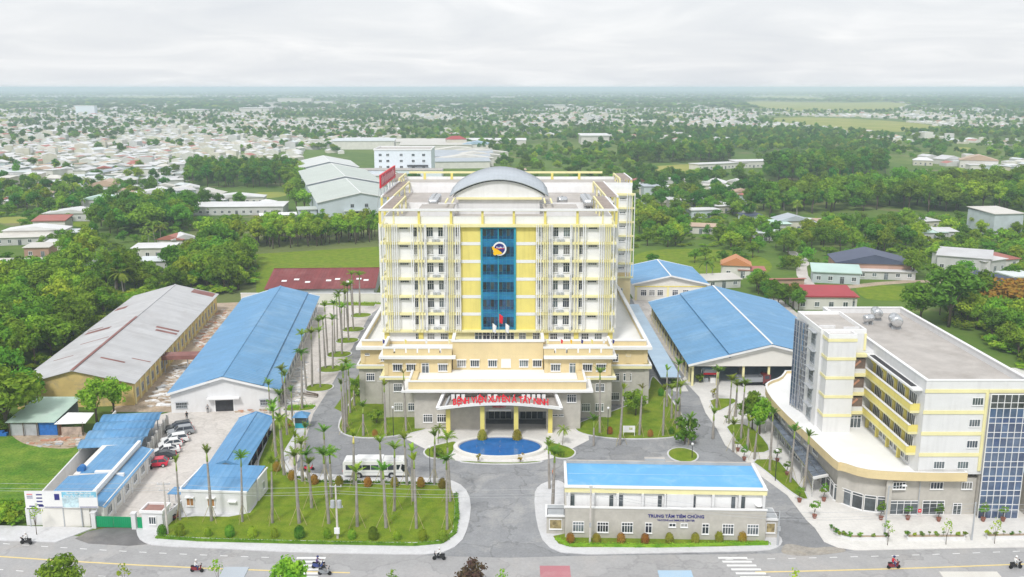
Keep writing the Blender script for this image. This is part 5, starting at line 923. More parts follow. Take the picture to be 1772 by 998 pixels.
# ================================================================ vegetation
random.seed(21); rnd = random.random; uni = random.uniform
def rdir():
    z = uni(-1, 1); a = uni(0, 2 * math.pi); r = math.sqrt(1 - z * z); return Vector((r * math.cos(a), r * math.sin(a), z))
ICO = [Vector(p).normalized() for p in ((0,0,-1),(.72,-.53,-.45),(-.28,-.85,-.45),(-.89,0,-.45),(-.28,.85,-.45),(.72,.53,-.45),(.28,-.85,.45),(-.72,-.53,.45),(-.72,.53,.45),(.28,.85,.45),(.89,0,.45),(0,0,1))]
ICF = ((0,1,2),(1,0,5),(0,2,3),(0,3,4),(0,4,5),(1,5,10),(2,1,6),(3,2,7),(4,3,8),(5,4,9),(1,10,6),(2,6,7),(3,7,8),(4,8,9),(5,9,10),(6,10,11),(7,6,11),(8,7,11),(9,8,11),(10,9,11))
def leaf(b, p, nrm, s, asp=.6):
    u = nrm.cross(Vector((uni(-1, 1), uni(-1, 1), uni(-1, 1))))
    if u.length < 1e-3: u = Vector((1, 0, 0))
    u.normalize(); t = nrm.cross(u); i = len(b.v); k = nrm * s * .25
    b.v += [tuple(p - u * s), tuple(p + t * s * asp + k), tuple(p + u * s), tuple(p - t * s * asp + k)]; b.f.append((i, i + 1, i + 2, i + 3))
def crown_mesh(name, blobs, per, ls, mat, core=.62):
    b = MB()
    for c, r in blobs:
        c = Vector(c); i = len(b.v)
        if core:
            b.v += [tuple(c + Vector((d.x, d.y, d.z * .85)) * r * core * uni(.8, 1.1)) for d in ICO]; b.f += [(i + x, i + y, i + z) for x, y, z in ICF]
        for _ in range(int(per * r * r)):
            d = rdir()
            if d.z < -.5 and rnd() < .6: d.z *= -1
            rr = r * uni(.72, 1.12); leaf(b, c + Vector((d.x, d.y, d.z * .85)) * rr, (d + rdir() * .6).normalized(), ls * uni(.6, 1.25))
    return b.mesh(name, mat)
def round_blobs(R_, H0, H1, n):
    o = []; zc = (H0 + H1) / 2; hz_ = (H1 - H0) / 2
    for k in range(n):
        a = 2.4 * k + uni(-.5, .5); t = math.sqrt((k + .5) / n); z = uni(-.8, .9) * math.sqrt(max(.05, 1 - .75 * t * t)); rr = R_ * uni(.27, .42)
        o.append(((R_ * .72 * t * math.cos(a), R_ * .72 * t * math.sin(a), zc + hz_ * z * .75), rr))
    o.append(((uni(-.3, .3), uni(-.3, .3), H1 - R_ * .35), R_ * .4)); return o
def trunk_mesh(H_, r, blobs=(), mat=None, lean=.3):
    b = MB(); b.smooth = True; b.tube([(0, 0, -.15), (uni(-lean, lean) * .3, uni(-lean, lean) * .3, H_ * .45), (uni(-lean, lean), uni(-lean, lean), H_)], [r, r * .75, r * .4], 7)
    for c, rr in list(blobs)[:5]: b.tube([(0, 0, H_ * .45), (c[0] * .5, c[1] * .5, (H_ * .6 + c[2]) / 2), c], [r * .45, r * .3, r * .1], 5, False)
    return b.mesh('trunk', mat or BARK)
TREES = {}
def mk(key, R_, H0, H1, n, per, ls, mat, tr=.22, core=.62):
    bl = round_blobs(R_, H0, H1, n); TREES[key] = (trunk_mesh(H0 + (H1 - H0) * .35, tr, bl), crown_mesh('crown', bl, per, ls, mat, core), H1)
for i in range(3): mk('mid%d' % i, 3.6 + .3 * i, 2.2, 9.0, 15, 46, .38, LEAF1)
for i in range(3): mk('bright%d' % i, 3.2, 2.0, 8.5, 14, 46, .36, LEAF2)
for i in range(2): mk('dark%d' % i, 3.4, 2.6, 9.5, 14, 46, .38, LEAF3)
for i in range(2): mk('tall%d' % i, 2.2, 2.5, 10.0, 13, 70, .33, LEAF2 if i else LEAF1)
for i in range(2): mk('rubber%d' % i, 2.7, 4.2, 11.0, 11, 50, .36, LEAF3 if i else LEAF1, .16)
for i in range(2): mk('bush%d' % i, 1.6, .1, 2.4, 8, 90, .22, LEAF2 if i else LEAF1, .08)
mk('airy', 3.4, 2.4, 11.5, 13, 30, .34, LEAF1, .2, .45); mk('flame', 4.2, 2.2, 7.0, 15, 45, .32, LEAFR); mk('pink', 3.0, 2.0, 6.0, 10, 45, .3, leafmat('leaf_pink', (.40, .12, .16), (.30, .22, .14)))
mk('ball', .55, .5, 1.6, 7, 420, .09, LEAF1, .05); mk('ball_o', .5, .15, 1.15, 6, 420, .09, LEAFO, .05); mk('ball_y', .5, .15, 1.15, 6, 420, .09, leafmat('leaf_gold', (.26, .24, .03), (.38, .33, .06)), .05)
mk('street', 1.1, 1.8, 4.2, 8, 40, .2, LEAF2, .05, .3); mk('purple', 2.4, 1.5, 5.2, 12, 60, .26, LEAFPK)
def cone_mesh():
    b = MB()
    for _ in range(420):
        z = uni(.05, 1.5); r = .62 * math.sqrt(max(0, 1 - ((z - .6) / .95) ** 2)) * uni(.8, 1.08); a = uni(0, 6.283); d = Vector((math.cos(a), math.sin(a), .5)); leaf(b, Vector((r * d.x, r * d.y, z)), (d + rdir() * .5).normalized(), .11)
    i = len(b.v); n = 8
    b.v += [(rr * math.cos(a * .7854), rr * math.sin(a * .7854), zz) for rr, zz in ((.38, .08), (.5, .6), (.36, 1.15)) for a in range(n)] + [(0, 0, 1.42)]; b.f += [(i + j * n + k, i + j * n + (k + 1) % n, i + j * n + n + (k + 1) % n, i + j * n + n + k) for j in range(2) for k in range(n)] + [(i + 2 * n + k, i + 2 * n + (k + 1) % n, i + 3 * n) for k in range(n)]
    return b
TREES['cone'] = (trunk_mesh(.6, .05), cone_mesh().mesh('crown', LEAF2), 1.5); TREES['cone_o'] = (TREES['cone'][0], cone_mesh().mesh('crown', LEAFO), 1.5); TREES['cone_y'] = (TREES['cone'][0], cone_mesh().mesh('crown', MATS['leaf_gold']), 1.5)
TREES['cone_d'] = (TREES['cone'][0], cone_mesh().mesh('crown', LEAF1), 1.5)
def frond(b, o, az, el, L_, droop, wd, n=7, up=False):
    d = Vector((math.cos(az), math.sin(az), 0)); sd_ = Vector((-math.sin(az), math.cos(az), 0)); p = Vector(o); e_ = el
    for k in range(n):
        st = d * math.cos(e_) + Vector((0, 0, math.sin(e_))); p2 = p + st * (L_ / n); w0 = wd * math.sin(math.pi * (k + .6) / (n + .8)) + .03; nr = st.cross(sd_)
        for s in (-1, 1):
            i = len(b.v); t = p2 + sd_ * s * w0 + st * w0 * .55 - nr * w0 * (-.35)
            t.z -= w0 * .45; b.v += [tuple(p), tuple(p2), tuple(t)]; b.f.append((i, i + 1, i + 2) if s > 0 else (i, i + 2, i + 1))
            m_ = p.lerp(p2, .5); t2 = p + sd_ * s * w0 * .9 + st * w0 * .5; t2.z -= w0 * .5; i = len(b.v); b.v += [tuple(p), tuple(m_), tuple(t2)]; b.f.append((i, i + 1, i + 2))
        p = p2; e_ -= droop / n
def palm_crown(n, L_, el0, el1, droop, wd, mat):
    b = MB()
    for k in range(n): frond(b, (0, 0, 0), 2.4 * k + uni(-.3, .3), uni(el0, el1), L_ * uni(.75, 1.1), droop * uni(.7, 1.2), wd)
    return b.mesh('crown', mat)
COCO = [palm_crown(18, 3.4, -.3, 1.2, 1.5, .55, LEAFP) for _ in range(2)]
COCOT = MB().tube([(0, 0, -.1), (.3, .1, 3), (.4, .25, 6.5)], [.2, .15, .12], 7).mesh('trunk', PALMB)
ROYC = [palm_crown(n_, L_, .8, 1.55, dr, wd_, m_) for n_, L_, dr, wd_, m_ in ((11, 1.8, 1.3, .34, LEAFP), (10, 1.6, .8, .32, LEAF1), (8, 1.4, 1.0, .33, LEAFP), (13, 2.0, 1.6, .36, LEAF1), (8, 1.35, .6, .3, LEAF2))] + [palm_crown(6, 1.5, .9, 1.5, 1.0, .2, leafmat('leaf_dry', (.13, .12, .03), (.20, .17, .05)))]
def _rt():
    b = MB(); b.smooth = True; b.tube([(0, 0, -.1), (0, 0, .4), (.02, 0, .9 * .35), (0, .02, .55), (0, 0, .8), (0, 0, 1)], .2, 9); return b
b = MB(); b.smooth = True; b.tube([(0, 0, -.02), (0, 0, .06), (0, 0, .3), (0, 0, .6), (0, 0, 1.0)], [.25, .21, .22, .18, .12], 9); ROYT = b.mesh('trunk', PALMB)
b = MB(); b.smooth = True; b.tube([(0, 0, 0), (0, 0, .3), (0, 0, 1.3)], [.14, .15, .07], 8); ROYS = [b.mesh('crownshaft', CANE), b.mesh('crownshaft', YEL)]
STK = [MB().tube([(1.25 * math.cos(a), 1.25 * math.sin(a), 0), (.12 * math.cos(a), .12 * math.sin(a), 2.6)], .035, 5).mesh('stake', WOOD) for a in (.4, 2.5, 4.6)]
def royal(x, y, H_, label, group, v_=None, stakes=True, dry=False, shaft=0):
    t = thing('royal_palm', label, 'palm tree', (x, y, .15), uni(0, 6.28), group); v_ = random.randrange(5) if v_ is None else v_
    t.rotation_euler = (uni(-.035, .035), uni(-.035, .035), t.rotation_euler.z); gk = uni(.8, 1.15); t.scale = (gk, gk, 1)
    put('trunk', ROYT, t, scale=(1, 1, H_ - 2.2)); put('crownshaft', ROYS[shaft], t, (0, 0, H_ - 2.3)); put('crown', ROYC[5 if dry else v_], t, (0, 0, H_ - 1.15), scale=(1, 1, 1.0))
    if stakes:
        for m_ in STK: put('stake', m_, t)
    return t
def tree(key, x, y, h, label, group=None, name='broadleaf_tree', cat='tree', z=0, flat=1.0):
    tm, cm, H_ = TREES[key]; s = h / H_; t = thing(name, label, cat, (x, y, z), uni(0, 6.28), group); t.scale = (s * flat, s * flat, s); put('trunk', tm, t); put('crown', cm, t); return t
def coco(x, y, h, label, group):
    t = thing('coconut_palm', label, 'palm tree', (x, y, 0), uni(0, 6.28), group); s = h / 8.0; t.scale = (s, s, s); put('trunk', COCOT, t); put('crown', random.choice(COCO), t, (.4, .25, 6.4)); return t
# ---- royal palms, surveyed one by one: frame, foot x, foot y, top y
def rp(k, fx_, fy_, ty_, label, group=None, **kw):
    x, y = g(k, fx_, fy_, .15); px_, py_ = q(k, fx_, ty_); zt = V(px_, py_, y)[1]; return royal(x, y, max(5.5, zt - .1), label, group, **kw)
ORD = ('first', 'second', 'third', 'fourth', 'fifth', 'sixth', 'seventh', 'eighth', 'ninth', 'tenth', 'eleventh', 'twelfth')
for i, (fx_, fy_, ty_) in enumerate(((192, 620, 275), (362, 625, 225), (527, 630, 250), (688, 636, 275), (833, 638, 245), (992, 640, 235), (1145, 656, 325), (1300, 662, 320), (1463, 666, 265), (1628, 672, 265))):
    rp('Z7', fx_, fy_, ty_, 'royal palm of the front lawn\'s street-side row, %s counted from the guard house' % ORD[i], 'street-side palms of the front lawn', v_=(2, 2, 3, 1, 0, 0, 1, 1, 4, 3)[i])
for i, (fx_, fy_, ty_) in enumerate(((900, 556, 285), (1005, 500, 240), (1345, 572, 205), (1443, 518, 215), (752, 378, 60), (710, 312, 5), (1645, 520, 150))):
    rp('Z7', fx_, fy_, ty_, 'royal palm inside the front lawn, %s' % ('near the transformer pole', 'just behind the transformer pole', 'behind the bus front', 'right of the bus front', 'nearest the walkway by the motorbike shed', 'beside the motorbike shed eave', 'at the driveway bend')[i], 'inner palms of the front lawn')
for i, (fx_, fy_, ty_) in enumerate(((850, 412, 180), (885, 418, 285), (975, 418, 110), (1128, 432, 135), (1278, 430, 165), (1413, 432, 150), (1560, 428, 140))):
    rp('Z7', fx_, fy_, ty_, 'royal palm on the walkway edge of the front lawn, %s counted from the motorbike shed' % ORD[i], 'walkway-edge palms', shaft=1 if i == 3 else 0, v_=4 if i == 3 else None)
for i, (fx_, fy_, ty_) in enumerate(((640, 770, 400), (655, 785, 300), (668, 740, 250), (690, 640, 290), (785, 805, 600 - 40), (945, 805, 400), (1093, 775, 320), (720, 590, 470))):
    rp('B3', fx_, fy_, ty_, 'royal palm on the side lawn left of the entrance, %s from the ring road bend' % ORD[i], 'palms of the left side lawn', dry=(i == 6))
for i, (fx_, fy_, ty_) in enumerate(((235, 800, 340), (275, 700, 450), (185, 760, 480), (150, 900, 540), (205, 990, 650), (115, 640, 405), (215, 560, 300), (345, 610, 180), (300, 998, 900), (365, 930, 830))):
    rp('B3', fx_, fy_, ty_, 'royal palm in the strip between blue warehouse and ring road, %s of the straggling group' % ORD[i], 'palms between warehouse and ring road')
for k, (ix, iy) in enumerate(ISL):
    for j, (dx, dy) in enumerate(((-2.4, -.8), (-1.5, .7), (.2, .2)) if k < 5 else ((-2.0, 0), (-.8, .6))):
        royal(ix + dx + uni(-.3, .3), iy + dy, uni(11.5, 13.0), 'slender royal palm on the %s grass island of the palm court counted from the street' % ORD[k], 'palms of island %d' % (k + 1), stakes=False, v_=random.choice((0, 3, 1)))
for i, (fx_, fy_, ty_) in enumerate(((180, 895, 360), (345, 990, 490), (505, 915, 490), (700, 920, 505), (730, 680, 340), (815, 860, 640), (830, 830, 480), (800, 820, 290), (770, 780, 500))):
    rp('B1', fx_, fy_, ty_, 'royal palm on the lawn right of the entrance, %s counted from the portico' % ORD[i], 'palms of the right side lawn', dry=(i == 2))
for i, (fx_, fy_, ty_) in enumerate(((1140, 690, 360), (1240, 820, 420), (1295, 760, 470), (1340, 950, 460), (1330, 460, 245))):
    rp('B1', fx_, fy_, ty_, 'royal palm by the clinic beds near the open hall, %s from the road' % ORD[i], 'palms near the open hall', v_=0)
for i, (fx_, fy_, ty_) in enumerate(((435, 530, 300), (480, 590, 330), (583, 665, 255), (720, 745, 365), (812, 800, 395), (340, 540, 330))):
    rp('B2', fx_, fy_, ty_, 'royal palm in the grass beds along the clinic flank, %s counted from the hall' % ORD[i], 'palms along the clinic')
for i, (k, fx_, fy_, ty_) in enumerate((('B1', 915, 985, 770), ('B1', 1110, 940, 750), ('B1', 130, 998, 830), ('Z8', 545, 300, 60), ('Z8', 560, 420, 100))):
    rp(k, fx_, fy_, ty_, 'royal palm %s' % ('on the round island in the ring road', 'at the kerb opposite the round island', 'beside the portico forecourt', 'at the driveway corner near the vaccination booth', 'before the vaccination booth on the pavement')[i], 'single palms', stakes=(i < 1))
for i, (px_, py_) in enumerate(((758, 768), (973, 770))):
    x, y = G(px_, py_); t = coco(x, y, 3.6, 'squat fan palm beside the fountain on the %s crescent of grass' % ('left', 'right')[i], 'squat palms beside the fountain')
# ---- clipped shrubs
def shrub(key, k, fx_, fy_, label, group, s=1.0, z=.18):
    x, y = g(k, fx_, fy_, z); t = tree(key, x, y, s, label, group, 'clipped_shrub', 'shrub', z); return t
for i, x in enumerate((95, 192, 342, 460, 582, 700, 835, 985, 1117, 1232, 1358, 1497, 1605)):
    shrub(('cone_d', 'cone', 'cone', 'cone_d', 'cone', 'cone')[i % 6], 'Z7', x, 700 + i * 2.4, 'clipped green shrub in the hedge line along the street, %s from the guard house' % (ORD + ('thirteenth',))[i], 'green shrubs along the street', 1.45 + .25 * math.sin(i * 2.3))
for i, x in enumerate((712, 795, 915, 1048, 1202, 1345, 1487, 1603)):
    shrub(('cone_o', 'cone_o', 'cone_o', 'cone_y', 'cone_o', 'cone_y', 'cone_o', 'cone_y')[i], 'Z7', x, (355, 402, 425, 432, 438, 438, 440, 446)[i], 'rounded orange-tinted shrub at the lawn edge behind the bus, %s from the motorbike shed' % ORD[i], 'orange shrubs at the lawn edge', 1.5)
for i, (x, y) in enumerate(((283, 668), (473, 670), (652, 668), (828, 672), (1005, 668), (1193, 668), (1368, 655), (1537, 660))):
    shrub('cone_o' if i in (0, 2, 3, 7) else 'cone_y', 'B6', x, y, 'rounded golden shrub below the vaccination building wall, %s from the driveway' % ORD[i], 'shrubs before the vaccination building', 1.35)
for i, (k, x, y, key, s, lb) in enumerate((('Z2', 777, 678, 'cone_y', 1.9, 'golden clipped shrub at the portico, left of its middle bay'), ('Z2', 962, 678, 'cone_y', 1.9, 'golden clipped shrub at the portico, right of its middle bay'), ('Z2', 757, 790, 'ball_y', 1.5, 'potted yellow ball shrub before the fountain'), ('Z2', 978, 790, 'ball_o', 1.5, 'potted orange ball shrub before the fountain'), ('Z2', 548, 762, 'bush0', 1.5, 'low green bush on the left crescent by the fountain'), ('Z2', 1190, 762, 'bush0', 1.4, 'low green bush on the right crescent by the fountain'), ('Z2', 1128, 700, 'ball', 1.6, 'dark clipped shrub on the rim of the right crescent'), ('B1', 685, 590, 'cone_d', 1.6, 'dark cone shrub on the right lawn near the podium corner'), ('B1', 595, 925, 'cone_o', 1.2, 'orange cone shrub at the rim of the right lawn'), ('B1', 770, 905, 'cone_d', 1.3, 'dark cone shrub at the rim of the right lawn by the road'), ('B1', 262, 905, 'cone_o', 1.3, 'reddish cone shrub right of the portico lamp'), ('B3', 868, 810, 'cone_o', 1.2, 'reddish cone shrub on the left lawn rim'), ('B3', 255, 750, 'ball_o', 1.6, 'orange ball shrub in the strip by the kiosk'), ('B1', 1220, 815, 'ball', 1.6, 'round shrub at the corner of the clinic bed'), ('B1', 1115, 605, 'ball_y', 2.0, 'golden ball tree in the triangular bed'), ('B1', 1005, 480, 'bush0', 1.9, 'bushy shrub at the hall corner by the kiosk van'), ('B8', 1440, 400, 'bush0', 1.6, 'green bush beside the left fountain crescent edge'))):
    shrub(key, k, x, y, lb, None, s)
for i in range(13):
    x, y = 33.6 + .01 * i, 181 + i * 4.2; tree('cone_d' if i % 3 else 'cone', x, y, 2.3, 'dark clipped shrub in the row beside the open hall, %s from its front' % (ORD + ('thirteenth',))[i], 'shrub row beside the open hall', 'clipped_shrub', 'shrub', .02)
slab('hall_verge_lawn', [(32.6, 178), (35.6, 178), (35.6, 236), (32.6, 236)], .10, PAVE)
slab('hospital_verge_lawn', [(-34.0, 168), (-30.5, 164), (-29.4, 164), (-29.4, 225), (-30.6, 225)], .09, GRASS)
POT = MB().tube([(0, 0, 0), (0, 0, .1), (0, 0, .6), (0, 0, .7)], [.28, .3, .45, .48], 12).mesh('pot', M('terracotta', (.26, .11, .08), .8, .1))
for i, (k, x, y, s, dbl) in enumerate((('B5', 362, 765, 1.5, 1), ('B5', 540, 765, 1.3, 0), ('B5', 745, 775, 1.4, 1), ('B5', 1040, 775, 1.5, 1), ('B5', 1172, 775, 1.4, 0), ('B2', 370, 540, 1.3, 1), ('B2', 413, 600, 1.4, 1), ('B2', 780, 878, 1.5, 0), ('B2', 942, 872, 1.5, 1), ('B2', 880, 985, 1.7, 0), ('B2', 633, 610, 1.5, 0), ('B2', 698, 700, 1.5, 0))):
    X, Y = g(k, x, y, .1); t = thing('potted_topiary', 'potted topiary %s' % ('tall twin-ball plant by the curved shop corner', 'single ball plant between the shop windows', 'twin-ball plant before the red notice', 'twin-ball plant before the glass tower', 'bushy plant before the glass tower, outer one', 'twin plant on the walk by the upper clinic bed', 'twin plant where the two clinic beds meet', 'bushy plant at the tip of the lower clinic bed', 'layered plant under the awning end', 'single ball plant on the forecourt near the exit road', 'ball on a tall stem in the lower clinic bed, upper one', 'ball on a tall stem in the lower clinic bed, lower one')[i], 'potted plant', (X, Y, .12), 0, 'potted topiary round the clinic')
    put('pot', POT, t, scale=(.75, .75, .8)); put('stem', TREES['ball'][0], t, (0, 0, .5)); put('foliage', TREES['ball'][1], t, (0, 0, .25), 0, (s, s, s * .9))
    if dbl: put('foliage', TREES['ball'][1], t, (.05, 0, 1.15), 1.0, (s * .7, s * .7, s * .7))
for i, (x, y) in enumerate(((885, 162), (1265, 158), (1580, 152))):
    X, Y = G(1300 + x / 3.754, 900 + y / 3.755, .1); tree('street', X, Y, 3.6, 'thin young street tree on the clinic pavement, %s from the exit road' % ORD[i], 'young trees on the clinic pavement', 'street_tree', 'tree', .12)
X, Y = g('Z5', 178, 798); tree('street', X, Y, 4.4, 'young street tree on the pavement before the information board', None, 'street_tree', 'tree', .12)
for k_, (pts, n_) in enumerate((([(520, 55), (560, 95), (650, 112), (880, 112)], 9), ([(1015, 105), (1390, 104)], 9), ([(1535, 100), (1900, 96)], 8))):
    for i in range(n_):
        t = i / (n_ - 1) * (len(pts) - 1); a, b_ = pts[int(min(t, len(pts) - 1.001))], pts[int(min(t, len(pts) - 1.001)) + 1]; f = t - int(min(t, len(pts) - 1.001)); X, Y = G(1300 + (a[0] + (b_[0] - a[0]) * f) / 3.754, 900 + (a[1] + (b_[1] - a[1]) * f) / 3.755 - .6, .5)
        tree(random.choice(('bush0', 'ball', 'bush1')), X, Y, uni(.5, .8), 'tiny seedling in the %s street planter before the clinic, ' % ('curved', 'middle', 'far')[k_] + ORD[i] + ' from the exit road end' if True else '%s' % ('curved', 'middle', 'far')[k_], 'seedlings in the %s planter' % ('curved', 'middle', 'far')[k_], 'seedling', 'plant', .5)
def hedge(name, pts, h, wd, mat, label):
    b = MB()
    for (xa, ya), (xb, yb) in zip(pts, pts[1:]):
        n = int(math.dist((xa, ya), (xb, yb)) * 26)
        for _ in range(n): t = rnd(); leaf(b, Vector((xa + (xb - xa) * t + uni(-wd, wd) / 2, ya + (yb - ya) * t + uni(-wd, wd) / 2, .1 + uni(.2, 1) * h)), (Vector((0, -.3, 1)) + rdir() * .8).normalized(), .13)
        b.bar((xa, ya, h * .4), (xb, yb, h * .4), wd * .7, h * .7)
    o = b.build(name, mat); return tag(o, label, 'hedge')
hedge('hedge', pxs('Z7', [(62, 712), (300, 728), (800, 741), (1450, 753), (1600, 740), (1668, 690), (1682, 600), (1675, 480)], .2), .45, .7, LEAF1, 'low clipped hedge edging the front lawn along the street')
hedge('hedge', pxs('Z7', [(760, 372), (900, 412), (1500, 424), (1640, 430)], .2), .4, .5, LEAF1, 'low clipped hedge edging the front lawn behind the bus')
hedge('hedge', pxs('Z8', [(580, 548), (640, 580), (1100, 584), (1625, 572)], .2), .4, .9, LEAF2, 'low clipped hedge at the foot of the vaccination building')
hedge('hedge', pxs('B3', [(240, 600), (435, 595)], .2), .6, .8, LEAF2, 'short hedge on the verge by the rubble near the ring road')
hedge('hedge', [(-27.5, 255.0), (-50, 255.2)], .6, .8, LEAF2, 'hedge at the foot of the concrete boundary wall')
# ---- woods and single trees, zone by zone (world-space scatter inside surveyed outlines)
def inside(p, poly):
    c = False; n = len(poly)
    for i in range(n):
        (xa, ya), (xb, yb) = poly[i], poly[i - 1]
        if (ya > p[1]) != (yb > p[1]) and p[0] < (xb - xa) * (p[1] - ya) / (yb - ya) + xa: c = not c
    return c
def scatter(poly, n, dmin):
    xs = [p[0] for p in poly]; ys = [p[1] for p in poly]; o = []; tr = 0
    while len(o) < n and tr < n * 60:
        tr += 1; p = (uni(min(xs), max(xs)), uni(min(ys), max(ys)))
        if inside(p, poly) and all((p[0] - a[0]) ** 2 + (p[1] - a[1]) ** 2 > dmin * dmin for a in o): o.append(p)
    return o
MID, BRT, DRK, TAL, RUB, BSH = ['mid0', 'mid1', 'mid2'], ['bright0', 'bright1', 'bright2'], ['dark0', 'dark1'], ['tall0', 'tall1'], ['rubber0', 'rubber1'], ['bush0', 'bush1']
ZONES = [
 ('A4', [(-250, 600), (0, 470), (120, 410), (300, 410), (460, 500), (520, 580), (400, 660), (290, 750), (200, 815), (150, 860), (-250, 1050)], 78, 5.0, MID + BRT + MID + TAL, (8, 12), 'tree in the thick wood left of the old yellow warehouse', 'forest_tree'),
 ('A4', [(850, 330), (1000, 300), (1190, 300), (1190, 440), (1070, 448), (900, 425), (850, 400)], 34, 4.5, BRT + MID, (7, 11), 'tree in the clump behind the far ends of the long warehouses', 'broadleaf_tree'),
 ('A4', [(470, 420), (690, 395), (720, 440), (540, 480)], 9, 4.0, ['airy', 'tall0', 'mid1'], (11, 14), 'tree rising behind the ridge of the old warehouse', 'broadleaf_tree'),
 ('A4', [(300, 300), (440, 260), (460, 330), (370, 400)], 9, 4.0, ['tall0', 'bright1', 'airy'], (10, 13), 'tree beside the sandy path left of the warehouses', 'broadleaf_tree'),
 ('A1', [(410, 770), (640, 745), (870, 725), (890, 640), (700, 640), (440, 700)], 34, 6.0, DRK + MID, (11, 14), 'round tree in the dense grove left of the grassy plot', 'broadleaf_tree'),
 ('A1', [(950, 790), (1100, 770), (1190, 840), (1180, 920), (1000, 900)], 14, 4.0, BRT + MID, (8, 12), 'tree left of the grassy plot behind the red shed', 'broadleaf_tree'),
 ('A1', [(1170, 800), (1240, 745), (1762, 742), (1762, 778), (1260, 808)], 62, 3.4, TAL + ['bright1'], (9, 11.5), 'young tree in the belt behind the grassy plot', 'acacia_tree'),
 ('A1', [(870, 520), (890, 455), (1390, 455), (1330, 525)], 75, 5.2, RUB, (12, 14), 'plantation tree in the dark square grove left of the green factory', 'rubber_tree'),
 ('A1', [(1330, 620), (1440, 640), (1430, 520), (1400, 440), (1330, 470)], 16, 6, BRT, (9, 12), 'tree in the strip beside the green factory', 'broadleaf_tree'),
 ('A1', [(-60, 640), (-60, 540), (250, 500), (600, 520), (640, 600), (420, 640), (200, 650)], 26, 7, BRT + MID, (6, 9), 'tree in the palm garden beyond the grey block hall', 'broadleaf_tree'),
 ('A3', [(560, 610), (700, 580), (1150, 560), (1727, 580), (1950, 560), (1950, 470), (1250, 470), (760, 510), (600, 550)], 96, 7.0, BRT + MID + MID + TAL, (12, 16), 'tree in the big wood right of the hospital', 'forest_tree'),
 ('A3', [(600, 430), (620, 385), (1120, 370), (1135, 405), (900, 440)], 80, 6.0, RUB, (14, 16), 'plantation tree in the dark grove beyond the big wood', 'rubber_tree'),
 ('A3', [(-20, 356), (-20, 322), (455, 322), (462, 350)], 75, 6.5, RUB, (13, 15), 'plantation tree in the long clipped grove right behind the tower', 'rubber_tree'),
 ('A3', [(50, 720), (250, 725), (250, 620), (50, 600)], 22, 5.0, MID + BRT, (6, 9), 'tree in the scrub just right of the tower', 'broadleaf_tree'),
 ('A3', [(380, 725), (560, 770), (740, 765), (740, 690), (560, 650), (400, 690)], 20, 5.0, BRT + MID, (6, 9), 'tree beside the winding concrete lane', 'broadleaf_tree'),
 ('A3', [(740, 740), (1160, 750), (1320, 770), (1330, 660), (1100, 620), (760, 660)], 40, 5.0, MID + BRT + ['airy'], (7, 10), 'tree along the fence behind the brick hall', 'broadleaf_tree'),
 ('A3', [(50, 590), (560, 640), (560, 520), (50, 500)], 26, 6.5, MID + BRT, (5, 9), 'tree among the cottages right of the tower', 'broadleaf_tree'),
 ('A3', [(1330, 790), (1727, 820), (1900, 760), (1900, 640), (1420, 620), (1350, 700)], 38, 6.0, MID + BRT + BSH, (4, 8), 'tree beyond the grey concrete hall', 'broadleaf_tree'),
 ('A3', [(560, 900), (720, 970), (790, 1000), (740, 1010), (600, 960)], 14, 4.0, MID + DRK, (5, 7.5), 'tree behind the blue hall roof by the red-roofed house', 'broadleaf_tree'),
 ('B4', [(1040, 90), (1360, 210), (1760, 500), (1950, 620), (1950, 330), (1500, 120), (1280, 40)], 46, 3.6, MID + BRT + DRK, (6, 9), 'tree crowding the boundary behind the clinic roof', 'broadleaf_tree'),
 ('A1', [(350, 960), (520, 940), (760, 960), (1100, 960), (1190, 1000), (700, 1020), (430, 1000)], 22, 4.5, BRT + MID, (5, 8), 'tree in front of the grey sheds behind the warehouses', 'broadleaf_tree'),
]
for k, poly, n, dm, keys, (h0, h1), lab, nm in ZONES:
    for p in scatter(pxs(k, poly), n, dm):
        ky = random.choice(keys); hh = uni(h0, h1); lk = ('' if nm == 'rubber_tree' else {'mi': 'mid-green ', 'br': 'yellow-green ', 'da': 'deep green ', 'ta': 'narrow ', 'ai': 'sparse ', 'bu': 'bushy '}.get(ky[:2], '')); sz = 'shorter' if hh < (h0 + h1) / 2 else 'taller'
        lb_ = '%s %s%s' % (sz, lk, lab); tree(ky, p[0], p[1], hh, lb_, lb_.replace(' tree', ' trees', 1), nm, flat=uni(.9, 1.3))
for k, poly, n, lab in (('A1', [(-60, 640), (-60, 560), (300, 520), (600, 540), (560, 600), (420, 650)], 34, 'coconut palm in the palm garden beyond the grey block hall'), ('A1', [(650, 770), (780, 760), (800, 800), (680, 820)], 5, 'coconut palm by the small red-roofed cottage'), ('A3', [(300, 860), (380, 850), (370, 890)], 2, 'coconut palm beside the annex with the blue roof'), ('A4', [(540, 470), (620, 440), (640, 480)], 3, 'drooping palm behind the old warehouse ridge'), ('A3', [(100, 560), (900, 640), (1300, 660), (1300, 600), (500, 540)], 12, 'coconut palm among the cottages right of the tower')):
    for p in scatter(pxs(k, poly), n, 5): coco(p[0], p[1], uni(7, 10), lab, lab.replace('palm', 'palms', 1))
